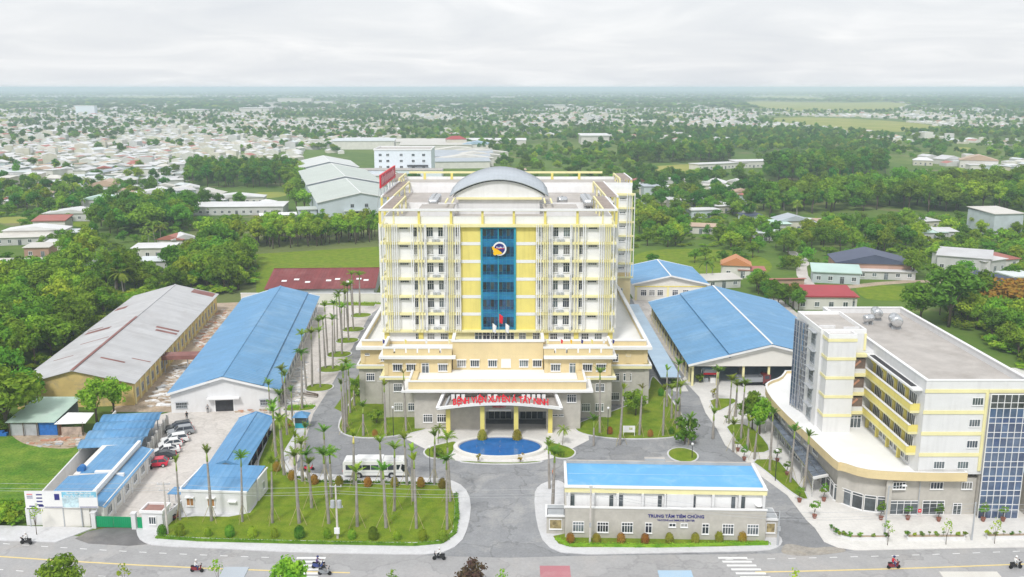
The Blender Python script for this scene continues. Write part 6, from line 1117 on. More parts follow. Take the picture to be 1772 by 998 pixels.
for k, x, y, h, key, lab, fl in (('C5', 60, 850, 12.5, 'mid0', 'big spreading tree at the meadow edge behind the shack', 1.25), ('C5', -120, 830, 11.5, 'bright0', 'bright tree crowding the meadow edge left of the shack', 1.2), ('C5', 210, 700, 9, 'mid1', 'tree pressed against the yellow gable of the old warehouse', 1.0), ('C5', 760, 770, 8.5, 'bright2', 'feathery bright tree between the carport and the old yellow warehouse', 1.1), ('C5', 900, 720, 7.5, 'bright0', 'smaller bright tree close to the carport roof', 1.1),
  ('C8', 1180, 930, 16, 'dark0', 'huge dark spreading tree behind the clinic roof', 1.25), ('C8', 960, 900, 11, 'mid2', 'dark tree beside the huge tree behind the clinic', 1.2), ('C8', 1420, 860, 13, 'mid0', 'tall tree right beside the huge dark one behind the clinic', 1.1), ('C8', 1650, 880, 11, 'flame', 'flame tree with orange blossom near the slate-roofed house', 1.5), ('C8', 1440, 850, 7, 'pink', 'pink blossoming tree beside the flame tree', 1.1), ('C8', 900, 560, 10, 'mid1', 'dark tree right against the brick hall with slate roof', 1.1), ('C8', 1060, 540, 4.5, 'bright1', 'low yellow-green bush beside the dirt road', 1.8), ('C8', 1260, 545, 4.5, 'bright0', 'bushy clump at the dirt road near the concrete hall', 1.8), ('C8', 1660, 590, 6, 'mid1', 'round tree at the right end of the dirt road', 1.3),
  ('B1', 475, 760, 5.2, 'mid0', 'small leafy tree on the hospital lawn by the podium corner', 1.1), ('B2', 515, 430, 7.0, 'bright1', 'leafy tree in the upper clinic bed', 1.0), ('B2', 465, 400, 7.2, 'mid1', 'second leafy tree in the upper clinic bed, beside the palms', .9), ('B1', 880, 985, 4.5, 'bush0', 'bushy shrub on the round island in the ring road', .9), ('B3', 880, 720, 2.8, 'bush1', 'wispy young tree on the left lawn', .9), ('B3', 735, 520, 3.5, 'bush1', 'leafy shrub at the podium corner by the ring road', .8), ('A2', 1100, 470, 14, 'bright1', 'bright yellow-green tree showing over the tower roof', 1.3),
  ('A3', 120, 800, 4.5, 'mid0', 'round clipped tree in the plot behind the annex, leftmost', 1.3), ('A3', 305, 785, 5, 'mid1', 'round tree in the plot behind the annex, one of a middle pair', 1.2), ('A3', 350, 775, 5, 'mid2', 'round tree in the plot behind the annex, other of the middle pair', 1.2), ('A3', 425, 785, 4.5, 'mid0', 'round tree in the plot behind the annex, rightmost', 1.3), ('A3', 460, 730, 7, 'bright0', 'wide bright tree above the orange-roofed cottage', 1.7)):
    X, Y = g(k, x, y); tree(key, X, Y, h, lab, None, flat=fl)
for i, (px_, py_, h, key, lab) in enumerate(((100, 963, 6.2, 'mid2', 'leafy tree poking into the bottom edge, leftmost'), (497, 963, 6.6, 'bright0', 'bushy tree at the bottom edge beside the crosswalk'), (211, 974, 4.4, 'street', 'thin street tree at the bottom edge between leafy trees'), (376, 967, 4.8, 'street', 'thin street tree at the bottom edge beside the tin roof'), (682, 986, 3.8, 'street', 'tip of a thin tree at the bottom edge below the lawn'), (817, 971, 4.8, 'purple', 'purple-leaved tree at the bottom edge near the driveway'), (872, 984, 4.2, 'street', 'thin street tree at the bottom edge beside the pink roof'), (1378, 986, 4.4, 'street', 'thin street tree at the bottom edge past the second crosswalk'))):
    X, Y = G(px_, py_, h); tree(key, X, Y, h, lab, 'trees across the street', 'street_tree', z=.1, flat=.95 if key != 'street' else 1.0)
# ================================================================ beyond the compound: factory, houses, countryside, haze
random.seed(33)
GRN = M('pale_green_roof', (.50, .545, .50), .6, .05, .1, stain=(.44, .48, .44), stain_scale=.05, stain_amt=.5, wave=((1, .25, 0), 1.2, .25)); GRW = M('pale_blue_cladding', (.52, .58, .62), .6, .05, .2, wave=((1, .25, 0), .8, .2))
ux, uy = -math.sin(R(15.5)), math.cos(R(15.5))
for i, (d_, l, rg, wd, ox) in enumerate(((0, 70, 12.8, 39, 0), (73, 82, 13.8, 40, 0), (158, 40, 11.0, 36, 3), (200, 55, 12.0, 38, 2))):
    t = gable('factory_hall', ('pale green roofed factory hall with blue-grey gable and dark doorways, nearest hall', 'second pale green factory hall, directly behind the gabled front one', 'third, lower hall of the pale green factory', 'farthest hall of the pale green factory, whitish roof')[i], 'factory', (-69.5 + ux * d_ + ox * uy, 424 + uy * d_, 0), R(15.5), wd, l, rg - 3.8, rg, GRW, GRN if i < 3 else M('whitish_roof', (.6, .62, .6), .6, .05, .1), over=.6, trim=TRIM, group='halls of the pale green factory')
    if i == 0:
        for x, w_ in ((-3.5, 4.4), (13, 4.4)): box(t, 'doorway', DARKM, x - w_ / 2, x + w_ / 2, -.1, -.02, 0, 4.2); box(t, 'door_canopy', GRN, x - w_, x + w_, -2.5, -.02, 4.6, 4.9)
        for x in (-4, 2.5): window(t, x, -.03, 6.2, 1.4, 1.4, n=2, glass=GLASS, frame=GREYM)
        box(t, 'annex', GRW, -28, -20, 2, 12, 0, 5.5); box(t, 'annex_roof', GRN, -28.6, -19.6, 1.4, 12.6, 5.5, 5.8); box(t, 'annex', GRW, -45, -28.6, 4, 12, 0, 3.2); box(t, 'annex_roof', TRIM, -45.5, -28.6, 3.4, 12.6, 3.2, 3.4); box(t, 'doorway', DARKM, -24.5, -21.5, 1.9, 2.0, 0, 2.8)
wb = thing('office_block', 'white five-storey block with small dark windows behind the factory', 'building', (-92, 622, 0), R(0)); PB = M('pale_blue_white', (.74, .80, .86), .7, .03)
box(wb, 'wall', PB, 0, 38, 0, 30, 0, 19); ring(MB(), -.4, 38.4, -.4, 30.4, 19.01, 20, .6).build('parapet', TRIM, wb); box(wb, 'roof_deck', ROOFG, .3, 37.7, .3, 29.7, 19.01, 19.2)
for r_ in range(4):
    for x in (4, 9, 18, 26, 33): window(wb, x, -.02, 3.2 + r_ * 4, 1.9, 1.5, n=2, transom=0)
box(wb, 'signboard', DARKM, 22, 36, -1.2, -1, 8.2, 9.4); box(wb, 'lower_block', PB, -14, 46, -16, -.1, 0, 7); box(wb, 'lower_roof', ROOFG, -14.3, 46.3, -16.3, -.1, 7.01, 7.3)
# house kit: shared shells in a few paints, scaled copies
WL = [M('house_wall_%d' % i, c, .9, .08, .3, rnd=.06) for i, c in enumerate(((.66, .64, .60), (.55, .55, .54), (.60, .57, .48), (.50, .56, .58), (.47, .30, .23)))]
RFC = [M('tin_%d' % i, c, .55, .06, .15, stain=s_, stain_scale=.12, stain_amt=.5, rnd=.06) for i, (c, s_) in enumerate((((.68, .68, .68), (.55, .53, .51)), ((.58, .58, .585), (.48, .46, .45)), ((.62, .66, .67), (.5, .53, .54)), ((.40, .14, .11), (.32, .16, .14)), ((.42, .46, .50), (.36, .38, .4)), ((.50, .36, .26), (.4, .3, .25)), ((.36, .50, .62), (.45, .54, .6)), ((.62, .60, .55), (.5, .46, .42)), ((.60, .24, .10), (.5, .25, .15)), ((.075, .09, .14), (.10, .12, .17)), ((.50, .66, .60), (.56, .68, .62)), ((.36, .05, .055), (.30, .08, .08)), ((.46, .19, .22), (.60, .42, .42))))]
WM = [MB().box(-.5, .5, 0, 1, 0, 1).mesh('wall', m_) for m_ in WL]
def gm(m_):
    b = MB(); b.v = [(-.5, 0, 0), (.5, 0, 0), (.5, 0, .06), (0, 0, 1), (-.5, 0, .06)]; b.v += [(x, 1, z) for x, y, z in b.v]; b.f = [(0, 1, 2, 3, 4), (9, 8, 7, 6, 5), (2, 7, 8, 3), (4, 3, 8, 9), (1, 6, 7, 2), (5, 0, 4, 9), (0, 5, 6, 1)]; return b.mesh('roof', m_)
def sm_(m_):
    b = MB(); b.v = [(-.5, 0, 0), (.5, 0, 0), (.5, 1, .5), (-.5, 1, .5), (-.5, 0, .14), (.5, 0, .14), (.5, 1, .64), (-.5, 1, .64)]; b.f = [(0, 3, 2, 1), (4, 5, 6, 7), (0, 1, 5, 4), (1, 2, 6, 5), (2, 3, 7, 6), (3, 0, 4, 7)]; return b.mesh('roof', m_)
def hm(m_):
    b = MB(); b.v = [(-.5, 0, 0), (.5, 0, 0), (.5, 1, 0), (-.5, 1, 0), (-.2, .5, 1), (.2, .5, 1)]; b.f = [(0, 1, 5, 4), (1, 2, 5), (2, 3, 4, 5), (3, 0, 4), (3, 2, 1, 0)]; return b.mesh('roof', m_)
def fm_(m_):
    return MB().box(-.5, .5, 0, 1, 0, .35).mesh('roof', m_)
RF = {k: [f(m_) for m_ in RFC] for k, f in (('gable', gm), ('lean', sm_), ('hip', hm), ('flat', fm_))}
RFN = ('white tin', 'pale grey tin', 'pale bluish tin', 'rust red', 'slate grey', 'brownish', 'light blue', 'cream', 'orange tiled', 'dark slate', 'pale green', 'bright red', 'faded pink')
def house(x, y, w_, d_, h, rz, ri, wi, style, label, group=None, det=1, rh=None, name='house'):
    t = thing(name, label, 'house', (x, y, 0), rz, group); put('wall', WM[wi], t, scale=(w_, d_, h)); rh = rh or (w_ * .16 if style in ('gable', 'hip') else 1.0)
    o = put('roof', RF[style][ri], t, (0, -.5, h + .01), scale=(w_ + 1, d_ + 1, rh))
    if det:
        n = max(1, int(w_ / 3.2))
        for k in range(n):
            xx = -w_ / 2 + w_ * (k + .5) / n
            if k == n // 2: window(t, xx, -.02, .05, 1.1, min(2.1, h - .5), n=2, transom=.8, glass=GLASSG, frame=GREYM, name='door')
            else: window(t, xx, -.02, 1.0, 1.2, min(1.2, h - 1.5), n=2, transom=0, glass=GLASSG, frame=TRIM)
    return t
def hp(k, x, y, w_, d_, h, rz, ri, wi, style, label, **kw): X, Y = g(k, x, y); return house(X, Y, w_, d_, h, R(rz), ri, wi, style, label, **kw)
hp('C6', 620, 512, 25, 12, 3.6, 5, 0, 1, 'gable', 'long low grey block hall with a shallow white roof beyond the dark grove', rh=1.8); hp('C6', 865, 415, 17, 10, 5.2, 8, 10, 1, 'gable', 'grey gabled house with two windows and pale green roof behind the block hall', rh=2.2)
hp('C6', 300, 690, 23, 9, 4.6, 8, 0, 0, 'gable', 'long white hall with curved white roof near the teal shed', rh=1.6); hp('C6', 430, 605, 13, 9, 4.6, 6, 3, 0, 'lean', 'house with a rust red sloping roof behind the long white hall', rh=2.5); hp('C6', 650, 668, 9, 6, 2.8, 4, 2, 3, 'lean', 'teal-fronted shed with a pale roof beside the long white hall')
hp('C6', 320, 825, 8.5, 8, 3.6, 6, 7, 4, 'lean', 'brick-walled house with flat grey roof facing the small green plot'); hp('C6', 130, 720, 22, 9, 3.0, 10, 7, 1, 'lean', 'sprawling low grey-roofed house left of the brick-walled one'); hp('C6', 505, 760, 9, 6, 2.8, 4, 0, 0, 'lean', 'white open shed with a blue sheet beside the brick-walled house')
hp('C6', 90, 960, 20, 9, 2.8, 6, 7, 0, 'lean', 'row of white tin roofs at the left picture edge above the wood'); hp('C6', 350, 950, 9, 7, 2.6, 5, 0, 1, 'lean', 'single bright white tin roof at the end of the left-edge row'); hp('C6', 15, 1130, 8, 7, 3.4, 20, 3, 0, 'hip', 'maroon roofed house cut by the left picture edge')
hp('C6', 1320, 835, 14, 8, 3.8, 4, 0, 0, 'lean', 'white walled house with pale roof behind the tall airy trees'); hp('C6', 1360, 950, 12, 6, 3.6, 3, 2, 1, 'lean', 'dark grey walled shed with a pale roof just beyond the old warehouse'); hp('C6', 1470, 745, 10, 6, 3.2, -5, 3, 0, 'gable', 'cottage with a red sheet roof and white water tank', rh=1.8); hp('C6', 1600, 740, 9, 7, 3.2, 30, 0, 0, 'gable', 'white gabled cottage next to the red-roofed one', rh=2.0); hp('C6', 880, 965, 9, 8, 3.0, 10, 1, 1, 'lean', 'grey tin roof half hidden by the tall airy trees')
hp('C6', 900, 270, 22, 12, 4.0, 5, 5, 2, 'gable', 'brownish tiled roof rising from the coconut palms', rh=3.6); hp('C6', 1350, 340, 26, 12, 4.4, 6, 0, 0, 'gable', 'white sheds with shallow roofs above the dark grove', rh=2.0); hp('C6', 1290, 450, 20, 10, 3.4, 3, 0, 4, 'lean', 'brick shed with a white roof right above the dark grove'); hp('C6', 230, 195, 15, 12, 3.0, 12, 0, 1, 'lean', 'solitary white tin roof at the edge of the palm garden'); hp('C6', 60, 140, 30, 12, 4.0, -8, 2, 1, 'lean', 'broad pale shed beyond the palm garden at the left edge')
hp('A1', 1100, 650, 44, 16, 4.0, 4, 0, 1, 'lean', 'long white open shed left of the green factory annex'); hp('A1', 1090, 600, 30, 10, 3.6, 6, 0, 0, 'gable', 'white roofed shed behind the long open shed', rh=1.8); hp('A1', 970, 580, 14, 10, 3.4, 0, 7, 2, 'gable', 'cream roofed small shed by the yellow field', rh=1.6)
hp('C8', 205, 795, 15.5, 7, 3.6, -2, 11, 0, 'lean', 'white house with a bright red sheet roof behind the clinic', rh=3.0); hp('C8', 425, 790, 2.6, 5, 3.4, -2, 11, 0, 'lean', 'small red-roofed outhouse beside the red sheet roof house'); hp('C8', 300, 590, 14, 9, 3.4, -14, 10, 3, 'lean', 'teal walled shed with a pale green roof by the dirt road', rh=2.0); hp('C8', 590, 545, 23, 15, 4.6, -9, 9, 4, 'gable', 'brick hall with a dark slate grey roof by the dirt road', rh=3.0); hp('C8', 690, 560, 18, 4, 2.6, -7, 0, 1, 'lean', 'pale lean-to along the front of the brick hall')
hp('C8', 1290, 500, 16, 14, 5.0, -28, 1, 1, 'lean', 'bare grey concrete hall on the right beyond the dirt road', rh=1.4); hp('C8', 1540, 505, 11, 20, 4.2, 28, 0, 1, 'lean', 'long white roofed shed right of the bare concrete hall', rh=1.0); hp('C8', 1650, 470, 9, 10, 3.0, 20, 3, 0, 'lean', 'rust roofed outhouse behind the long white shed'); hp('C8', 1640, 215, 13, 18, 9.0, 8, 7, 3, 'lean', 'tall grey-blue block house at the right edge', rh=1.6); hp('C8', 1040, 255, 14, 12, 3.2, 8, 10, 1, 'lean', 'pale green tin roof among the trees before the big wood'); hp('C8', 1170, 250, 8, 8, 3.4, 0, 1, 1, 'lean', 'small grey house beside the pale green tin roof')
hp('C8', 1670, 820, 15, 12, 4.2, 24, 9, 0, 'gable', 'white house with a steep dark slate roof behind the flame tree', rh=5.5); hp('C8', 1780, 640, 8, 8, 4, 10, 2, 3, 'flat', 'pale house corner at the right edge above the slate roof')
hp('A3', 480, 850, 9, 7, 4.0, -12, 8, 0, 'gable', 'cottage with an orange tiled roof behind the blue hall', rh=2.6); hp('A3', 550, 852, 8, 4, 2.6, -6, 3, 0, 'lean', 'pinkish flat-roofed annex of the orange-roofed cottage'); hp('A3', 430, 895, 11, 7, 2.6, 12, 7, 1, 'lean', 'patchwork of tin roofs right behind the blue hall ridge'); hp('A3', 690, 880, 13, .5, 1.8, 5, 3, 4, 'flat', 'low brick garden wall beside the concrete lane', det=0, name='garden_wall', rh=.3)
for i, (k, x, y, w_, d_, h, ri, st_) in enumerate((('A3', 110, 492, 12, 9, 4, 2, 'flat'), ('A3', 160, 485, 8, 8, 3.4, 0, 'lean'), ('A3', 270, 548, 18, 8, 4, 1, 'lean'), ('A3', 350, 590, 14, 8, 3.5, 0, 'flat'), ('A3', 440, 570, 16, 9, 3.4, 0, 'lean'), ('A3', 530, 572, 10, 8, 3, 2, 'lean'), ('A3', 385, 468, 14, 9, 4, 0, 'gable'), ('A3', 505, 512, 10, 8, 4, 5, 'gable'), ('A3', 430, 380, 46, 12, 4, 0, 'flat'), ('A3', 560, 375, 30, 12, 5, 0, 'lean'), ('A3', 650, 660, 14, 10, 4, 10, 'lean'), ('A3', 735, 650, 14, 10, 4.5, 4, 'gable'), ('A3', 850, 650, 18, 10, 3.6, 2, 'lean'), ('A3', 900, 650, 12, 8, 4, 5, 'lean'), ('A3', 330, 660, 12, 7, 3, 5, 'lean'), ('A3', 1310, 640, 12, 8, 3.4, 1, 'lean'), ('A3', 1420, 360, 18, 12, 4, 1, 'gable'), ('A3', 1530, 378, 26, 14, 6, 5, 'gable'), ('A3', 1290, 365, 14, 10, 4, 0, 'hip'), ('A3', 1650, 455, 14, 10, 4, 3, 'gable'), ('A3', 610, 690, 10, 7, 3, 2, 'lean'), ('A3', 560, 610, 9, 6, 3, 9, 'lean'))):
    hp(k, x, y, w_, d_, h, uni(-25, 25), ri, random.randrange(4), st_, '%s roofed cottage right of the tower, %s' % (RFN[ri], ('nearest the tower edge', 'second from the tower edge', 'low and long before the scrub', 'flat one in the middle of the cottages', 'beside the flat one', 'at the wood margin', 'under a tree near the tower', 'brown gable near the tree', 'long one below the plantation', 'beside the long one', 'left in the hedge row', 'dark gable in the hedge row', 'wide one in the hedge row', 'brown one in the hedge row', 'half hidden in scrub', 'tucked before the big wood', 'beyond the big wood, middle', 'large gable beyond the big wood', 'beyond the big wood, white hip', 'at the far right of the big wood', 'small one left in the hedge row', 'dark one by the wood margin')[i]), group='cottages right of the tower')
# industrial roofs behind the tower
for i, (x, y, w_, d_, h, rz, ri, st_) in enumerate(((360, 335, 95, 34, 4.5, 4, 7, 'lean'), (420, 352, 70, 30, 4.5, 4, 7, 'lean'), (90, 335, 45, 20, 7, 3, 0, 'flat'), (80, 350, 60, 25, 8, 3, 2, 'lean'), (490, 440, 60, 18, 5, 6, 4, 'lean'), (500, 420, 60, 16, 6, 6, 4, 'lean'), (520, 405, 60, 14, 6.5, 6, 4, 'lean'), (560, 430, 44, 14, 6, 8, 7, 'gable'), (600, 415, 44, 14, 6, 8, 7, 'gable'), (640, 400, 44, 14, 6, 8, 7, 'gable'), (560, 400, 44, 14, 6, 8, 7, 'gable'), (520, 385, 40, 14, 6, 8, 7, 'gable'), (615, 350, 30, 16, 5, 0, 6, 'gable'), (690, 330, 70, 14, 5, 0, 0, 'lean'), (520, 345, 20, 14, 9, 10, 11, 'hip'))):
    hp('A2', x, y, w_, d_, h, rz, ri, 0 if ri != 11 else 2, st_, 'low %s factory roof behind the tower, %s' % (RFN[ri], ('long one beyond the white block', 'second long one beyond the white block', 'broad flat one left of the white block', 'stepped one left of the white block', 'nearest dark strip', 'middle dark strip', 'farthest dark strip', 'nearest cream ridge', 'second cream ridge', 'third cream ridge', 'cream ridge beside the dark strips', 'farthest cream ridge', 'small blue gable', 'thin white strip', 'red hipped house')[i]), group='factory roofs behind the tower', det=0, rh=None if st_ == 'hip' else 3.0, name='factory_roof')
# town houses: 200 nearest as individuals, the rest as one mass
FIELDS = []
for o in list(SC.objects):
    if o.name.startswith('paddy_field'): FIELDS.append([(v_.co.x, v_.co.y) for v_ in o.data.vertices][:len(o.data.vertices) // 2])
BLOCKS = [pxs('A1', [(860, 530), (860, 400), (1420, 400), (1500, 700), (1340, 640)]), pxs('A1', [(1400, 690), (1350, 420), (1400, 345), (1520, 350), (1700, 470), (1772, 600), (1772, 690)]), pxs('A2', [(-20, 480), (-20, 345), (230, 322), (520, 332), (720, 400), (700, 500)]), pxs('A3', [(560, 600), (600, 380), (1130, 340), (1950, 430), (1950, 600)]), pxs('A3', [(-40, 356), (-40, 290), (480, 290), (480, 356)]), pxs('A3', [(60, 400), (90, 352), (400, 345), (640, 365), (600, 400)])]
BB = [(min(p[0] for p in P), max(p[0] for p in P), min(p[1] for p in P), max(p[1] for p in P), P) for P in FIELDS + BLOCKS]
def blocked(x, y):
    for a, b_, c, d_, P in BB:
        if a <= x <= b_ and c <= y <= d_ and inside((x, y), P): return True
    return False
def town(x, y):                                          # how built-up a place is, 0..1
    n = noise.noise((x * .0042, y * .0042, 3.1)) * .5 + .5; f = noise.noise((x * .0011, y * .0011, 9.7)) * .5 + .5
    u = x / y
    base = .50 if u > -.12 else .74
    if u > .22: base = .44
    if y > 2600: base *= .78
    if -.38 < u < -.02 and 1700 < y < 3300: base = .62
    if -.62 < u < -.2 and 520 < y < 1000: base = .8
    return max(0, min(1, base + (n - .5) * 1.5 + (f - .5) * .7))
pts = []
for Y0, Y1, stp, jit in ((470, 1000, 15, 6), (1000, 2000, 17, 7), (2000, 3600, 26, 11), (3600, 7000, 50, 22)):
    y = Y0
    while y < Y1:
        x = -.6 * y
        while x < .6 * y:
            X, Y = x + uni(-jit, jit), y + uni(-jit, jit); t = town(X, Y)
            if rnd() < (t - .38) * 2.3 and not blocked(X, Y) and not (-75 < X < 45 and Y < 480): pts.append((X, Y))
            x += stp
        y += stp * (1.0 if Y0 < 1000 else 1.25)
pts.sort(key=lambda p: p[1])
HW = (0, 0, 0, 1, 1, 2, 2, 3, 4, 5, 7, 7, 0, 1)
for i, (x, y) in enumerate(pts[:215]):
    ri = random.choice(HW); side = 'left of the hospital' if x < -.05 * y else ('behind the hospital' if x < .12 * y else 'right of the hospital'); st_ = random.choice(('lean', 'gable', 'gable', 'lean', 'flat', 'hip'))
    house(x, y, uni(6, 12), uni(6, 11), uni(2.5, 3.4) if rnd() < .92 else uni(5, 7), uni(-.5, .5), ri, random.randrange(4), st_, '%s %s roofed house in the mid-distance quarter %s' % ({'lean': 'shed-like', 'gable': 'gabled', 'flat': 'flat', 'hip': 'hipped'}[st_], RFN[ri], side), '%s %s roofs %s' % (st_, RFN[ri], side), det=0)
fb = MB(); mi = []
for x, y in pts[215:]:
    k = 1.0 if y < 2000 else (1.25 if y < 3600 else 1.7); w_, d_, h = uni(5.5, 12) * k, uni(7, 14) * k, (uni(2.2, 3.4) if rnd() < .93 else uni(5, 8)); a = uni(-.5, .5); ca, sa = math.cos(a), math.sin(a); rh = w_ * .13 if rnd() < .7 else .3; i = len(fb.v)
    L_ = [(-w_ / 2, 0, 0), (w_ / 2, 0, 0), (w_ / 2, 0, h), (0, 0, h + rh), (-w_ / 2, 0, h)]; L_ += [(p[0], d_, p[2]) for p in L_]
    fb.v += [(x + p[0] * ca - p[1] * sa, y + p[0] * sa + p[1] * ca, p[2]) for p in L_]; fb.f += [tuple(i + k_ for k_ in t) for t in ((0, 1, 2, 3, 4), (1, 6, 7, 2), (5, 0, 4, 9), (2, 7, 8, 3), (4, 3, 8, 9))]
    w1 = random.randrange(3); r1 = 3 + random.choice((0, 0, 0, 1, 1, 2, 3, 4, 5)); mi += [w1, w1, w1, r1, r1]
fo = fb.build('distant_town', [WL[0], WL[1], WL[2], RFC[0], RFC[1], RFC[2], RFC[3], RFC[5], RFC[7]], kind='stuff'); fo.data.polygons.foreach_set('material_index', mi); tag(fo, 'distant mass of small pale roofs spread over the plain', 'town')
bb_ = thing('white_block', 'pale blue slab building standing alone far off on the left', 'building', (*G(148, 199), 0)); box(bb_, 'wall', PB, -21, 21, 0, 14, 0, 20); box(bb_, 'roof', TRIM, -21.5, 21.5, -.5, 14.5, 20.01, 20.8)
for i, (px_, py_, w_, h) in enumerate(((510, 181, 120, 22), (560, 184, 60, 16), (470, 186, 40, 14), (1030, 250, 30, 9), (870, 172, 120, 14), (960, 188, 60, 10), (1140, 173, 90, 12), (330, 198, 60, 10), (440, 196, 70, 12))):
    t = thing('far_block', 'large pale building on the far plain, %s' % ('biggest of the white cluster on the skyline', 'second in the white skyline cluster', 'left end of the white skyline cluster', 'brick-red and white one beyond the tower roof', 'white strip near the horizon behind the tower', 'reddish one behind the tower', 'white one right of the tower near the horizon', 'long white one in the left town', 'second long white one in the left town')[i], 'building', (*G(px_, py_), 0), 0, 'large pale far buildings'); box(t, 'wall', WL[0], -w_ / 2, w_ / 2, 0, 40, 0, h); box(t, 'roof', RFC[0], -w_ / 2 - 1, w_ / 2 + 1, -1, 41, h + .01, h + 1.2)
# countryside trees: instanced crowns of the real trees, three masses
def gn_scatter(name, pts, src, smin, smax, label):
    m_ = bpy.data.meshes.new(name); m_.from_pydata([(x, y, 0) for x, y in pts], [], []); o = put(name, m_, kind='stuff'); tag(o, label, 'woodland')
    ng = bpy.data.node_groups.new(name, 'GeometryNodeTree'); ng.interface.new_socket('Geometry', in_out='INPUT', socket_type='NodeSocketGeometry'); ng.interface.new_socket('Geometry', in_out='OUTPUT', socket_type='NodeSocketGeometry')
    N = ng.nodes; L = ng.links; gi = N.new('NodeGroupInput'); go = N.new('NodeGroupOutput'); ip = N.new('GeometryNodeInstanceOnPoints'); oi = N.new('GeometryNodeObjectInfo'); oi.inputs['Object'].default_value = src; oi.inputs['As Instance'].default_value = True
    rv = N.new('FunctionNodeRandomValue'); rv.data_type = 'FLOAT_VECTOR'; rv.inputs[0].default_value = (0, 0, 0); rv.inputs[1].default_value = (0, 0, 6.283)
    rs_v = N.new('FunctionNodeRandomValue'); rs_v.data_type = 'FLOAT_VECTOR'; rs_v.inputs[0].default_value = smin; rs_v.inputs[1].default_value = smax; rs_v.inputs['Seed'].default_value = 4
    L.new(gi.outputs[0], ip.inputs['Points']); L.new(oi.outputs['Geometry'], ip.inputs['Instance']); L.new(rv.outputs[0], ip.inputs['Rotation']); L.new(rs_v.outputs[0], ip.inputs['Scale']); L.new(ip.outputs[0], go.inputs[0])
    md = o.modifiers.new('scatter', 'NODES'); md.node_group = ng; return o
SRC = {}
for o in SC.objects:
    if o.name.startswith('crown') and o.data:
        for k_ in ('mid0', 'bright0', 'dark0', 'tall0', 'rubber1', 'bush0', 'bush1'):
            if o.data == TREES[k_][1]: SRC.setdefault(k_, o)
PT = {k_: [] for k_ in ('mid0', 'bright0', 'dark0', 'rubber1')}; BU = []
HS = {}
for x, y in pts: HS.setdefault((int(x // 12), int((y + 3) // 12)), 1)
for Y0, Y1, stp in ((300, 620, 8.0), (620, 1300, 9.0), (1300, 2600, 14.0), (2600, 5200, 24.0), (5200, 13000, 60.0)):
    y = Y0
    while y < Y1:
        x = -.62 * y
        while x < .62 * y:
            X, Y = x + uni(-.5, .5) * stp, y + uni(-.5, .5) * stp; n = noise.noise((X * .009, Y * .009, 1.7)) * .5 + .5; n2 = noise.noise((X * .0025, Y * .0025, 5.5)) * .5 + .5
            d_ = .50 + (n - .5) * 1.7 + (n2 - .5) * .9
            if Y < 620: d_ -= .12
            else: d_ -= (town(X, Y) - .45) * .55
            if rnd() < d_ and not blocked(X, Y) and ((int(X // 12), int(Y // 12)) not in HS or rnd() < .12) and not (-90 < X < 72 and Y < 430) and not (Y < 470 and X < -60 and X > -130 and rnd() < .7):
                if Y < 430 or (Y < 900 and rnd() < .35): BU.append((X, Y))
                else: PT['dark0' if n2 > .55 and rnd() < .6 else random.choice(('mid0', 'mid0', 'bright0', 'rubber1', 'dark0'))].append((X, Y))
            x += stp
        y += stp * (1.0 if Y0 < 1300 else 1.3)
for k_, P in PT.items():
    near = [p for p in P if p[1] < 2600]; far = [p for p in P if p[1] >= 2600]
    gn_scatter('distant_woodland', near, SRC[k_], (.75, .75, .6), (1.35, 1.35, 1.1), 'distant mixed trees spread between the houses of the plain, %s' % {'mid0': 'mid green mass', 'bright0': 'brighter mass', 'dark0': 'dark mass', 'rubber1': 'plantation mass'}[k_])
    gn_scatter('horizon_woodland', far, SRC[k_], (2.2, 2.2, .8), (4.5, 4.5, 1.5), 'far tree belts merging into the hazy horizon, %s' % {'mid0': 'mid green mass', 'bright0': 'brighter mass', 'dark0': 'dark mass', 'rubber1': 'plantation mass'}[k_])
gn_scatter('scrub', BU, SRC['bush0'], (1.0, 1.0, .8), (2.6, 2.6, 2.2), 'wild scrub and bushes between the nearer cottages')
WD = []
for k, poly, n in (('A3', [(40, 720), (60, 560), (560, 600), (560, 690), (380, 720), (250, 720)], 160), ('A3', [(1330, 790), (1727, 820), (1950, 760), (1950, 600), (1300, 600)], 260), ('A4', [(-250, 620), (0, 480), (120, 420), (460, 500), (540, 580), (420, 680), (200, 830), (-250, 1040)], 320), ('A4', [(440, 500), (860, 420), (1190, 450), (1070, 455), (880, 428), (560, 540)], 120), ('A1', [(360, 990), (760, 960), (1190, 990), (1190, 850), (950, 780), (860, 800), (800, 900), (520, 920)], 200), ('A3', [(560, 900), (800, 1000), (800, 940), (640, 880)], 40), ('A1', [(-60, 680), (-60, 540), (600, 510), (640, 600)], 160), ('A3', [(560, 640), (1330, 780), (1400, 640), (900, 600)], 200), ('C5', [(-200, 800), (130, 790), (140, 850), (-200, 870)], 30), ('B4', [(1060, 130), (1360, 250), (1760, 540), (1850, 330), (1500, 120)], 90), ('Z5', [(-200, 700), (20, 690), (120, 745), (-200, 740)], 40)):
    WD += scatter(pxs(k, poly), n, .6)
gn_scatter('undergrowth', WD, SRC['bush1'], (.5, .5, .4), (1.7, 1.7, 1.3), 'dense undergrowth filling the gaps between trees and sheds')
FILL = []
for k, poly, n in (('A3', [(560, 600), (700, 575), (1150, 555), (1727, 575), (1950, 555), (1950, 450), (1250, 450), (760, 480), (590, 530)], 230), ('A3', [(600, 432), (620, 380), (1120, 365), (1137, 405), (900, 442)], 170), ('A3', [(-20, 356), (-20, 318), (455, 318), (462, 350)], 190), ('A1', [(870, 522), (890, 450), (1390, 450), (1330, 528)], 150), ('A1', [(410, 770), (640, 745), (870, 725), (890, 640), (700, 640), (440, 700)], 40)):
    FILL += scatter(pxs(k, poly), n, 2.5)
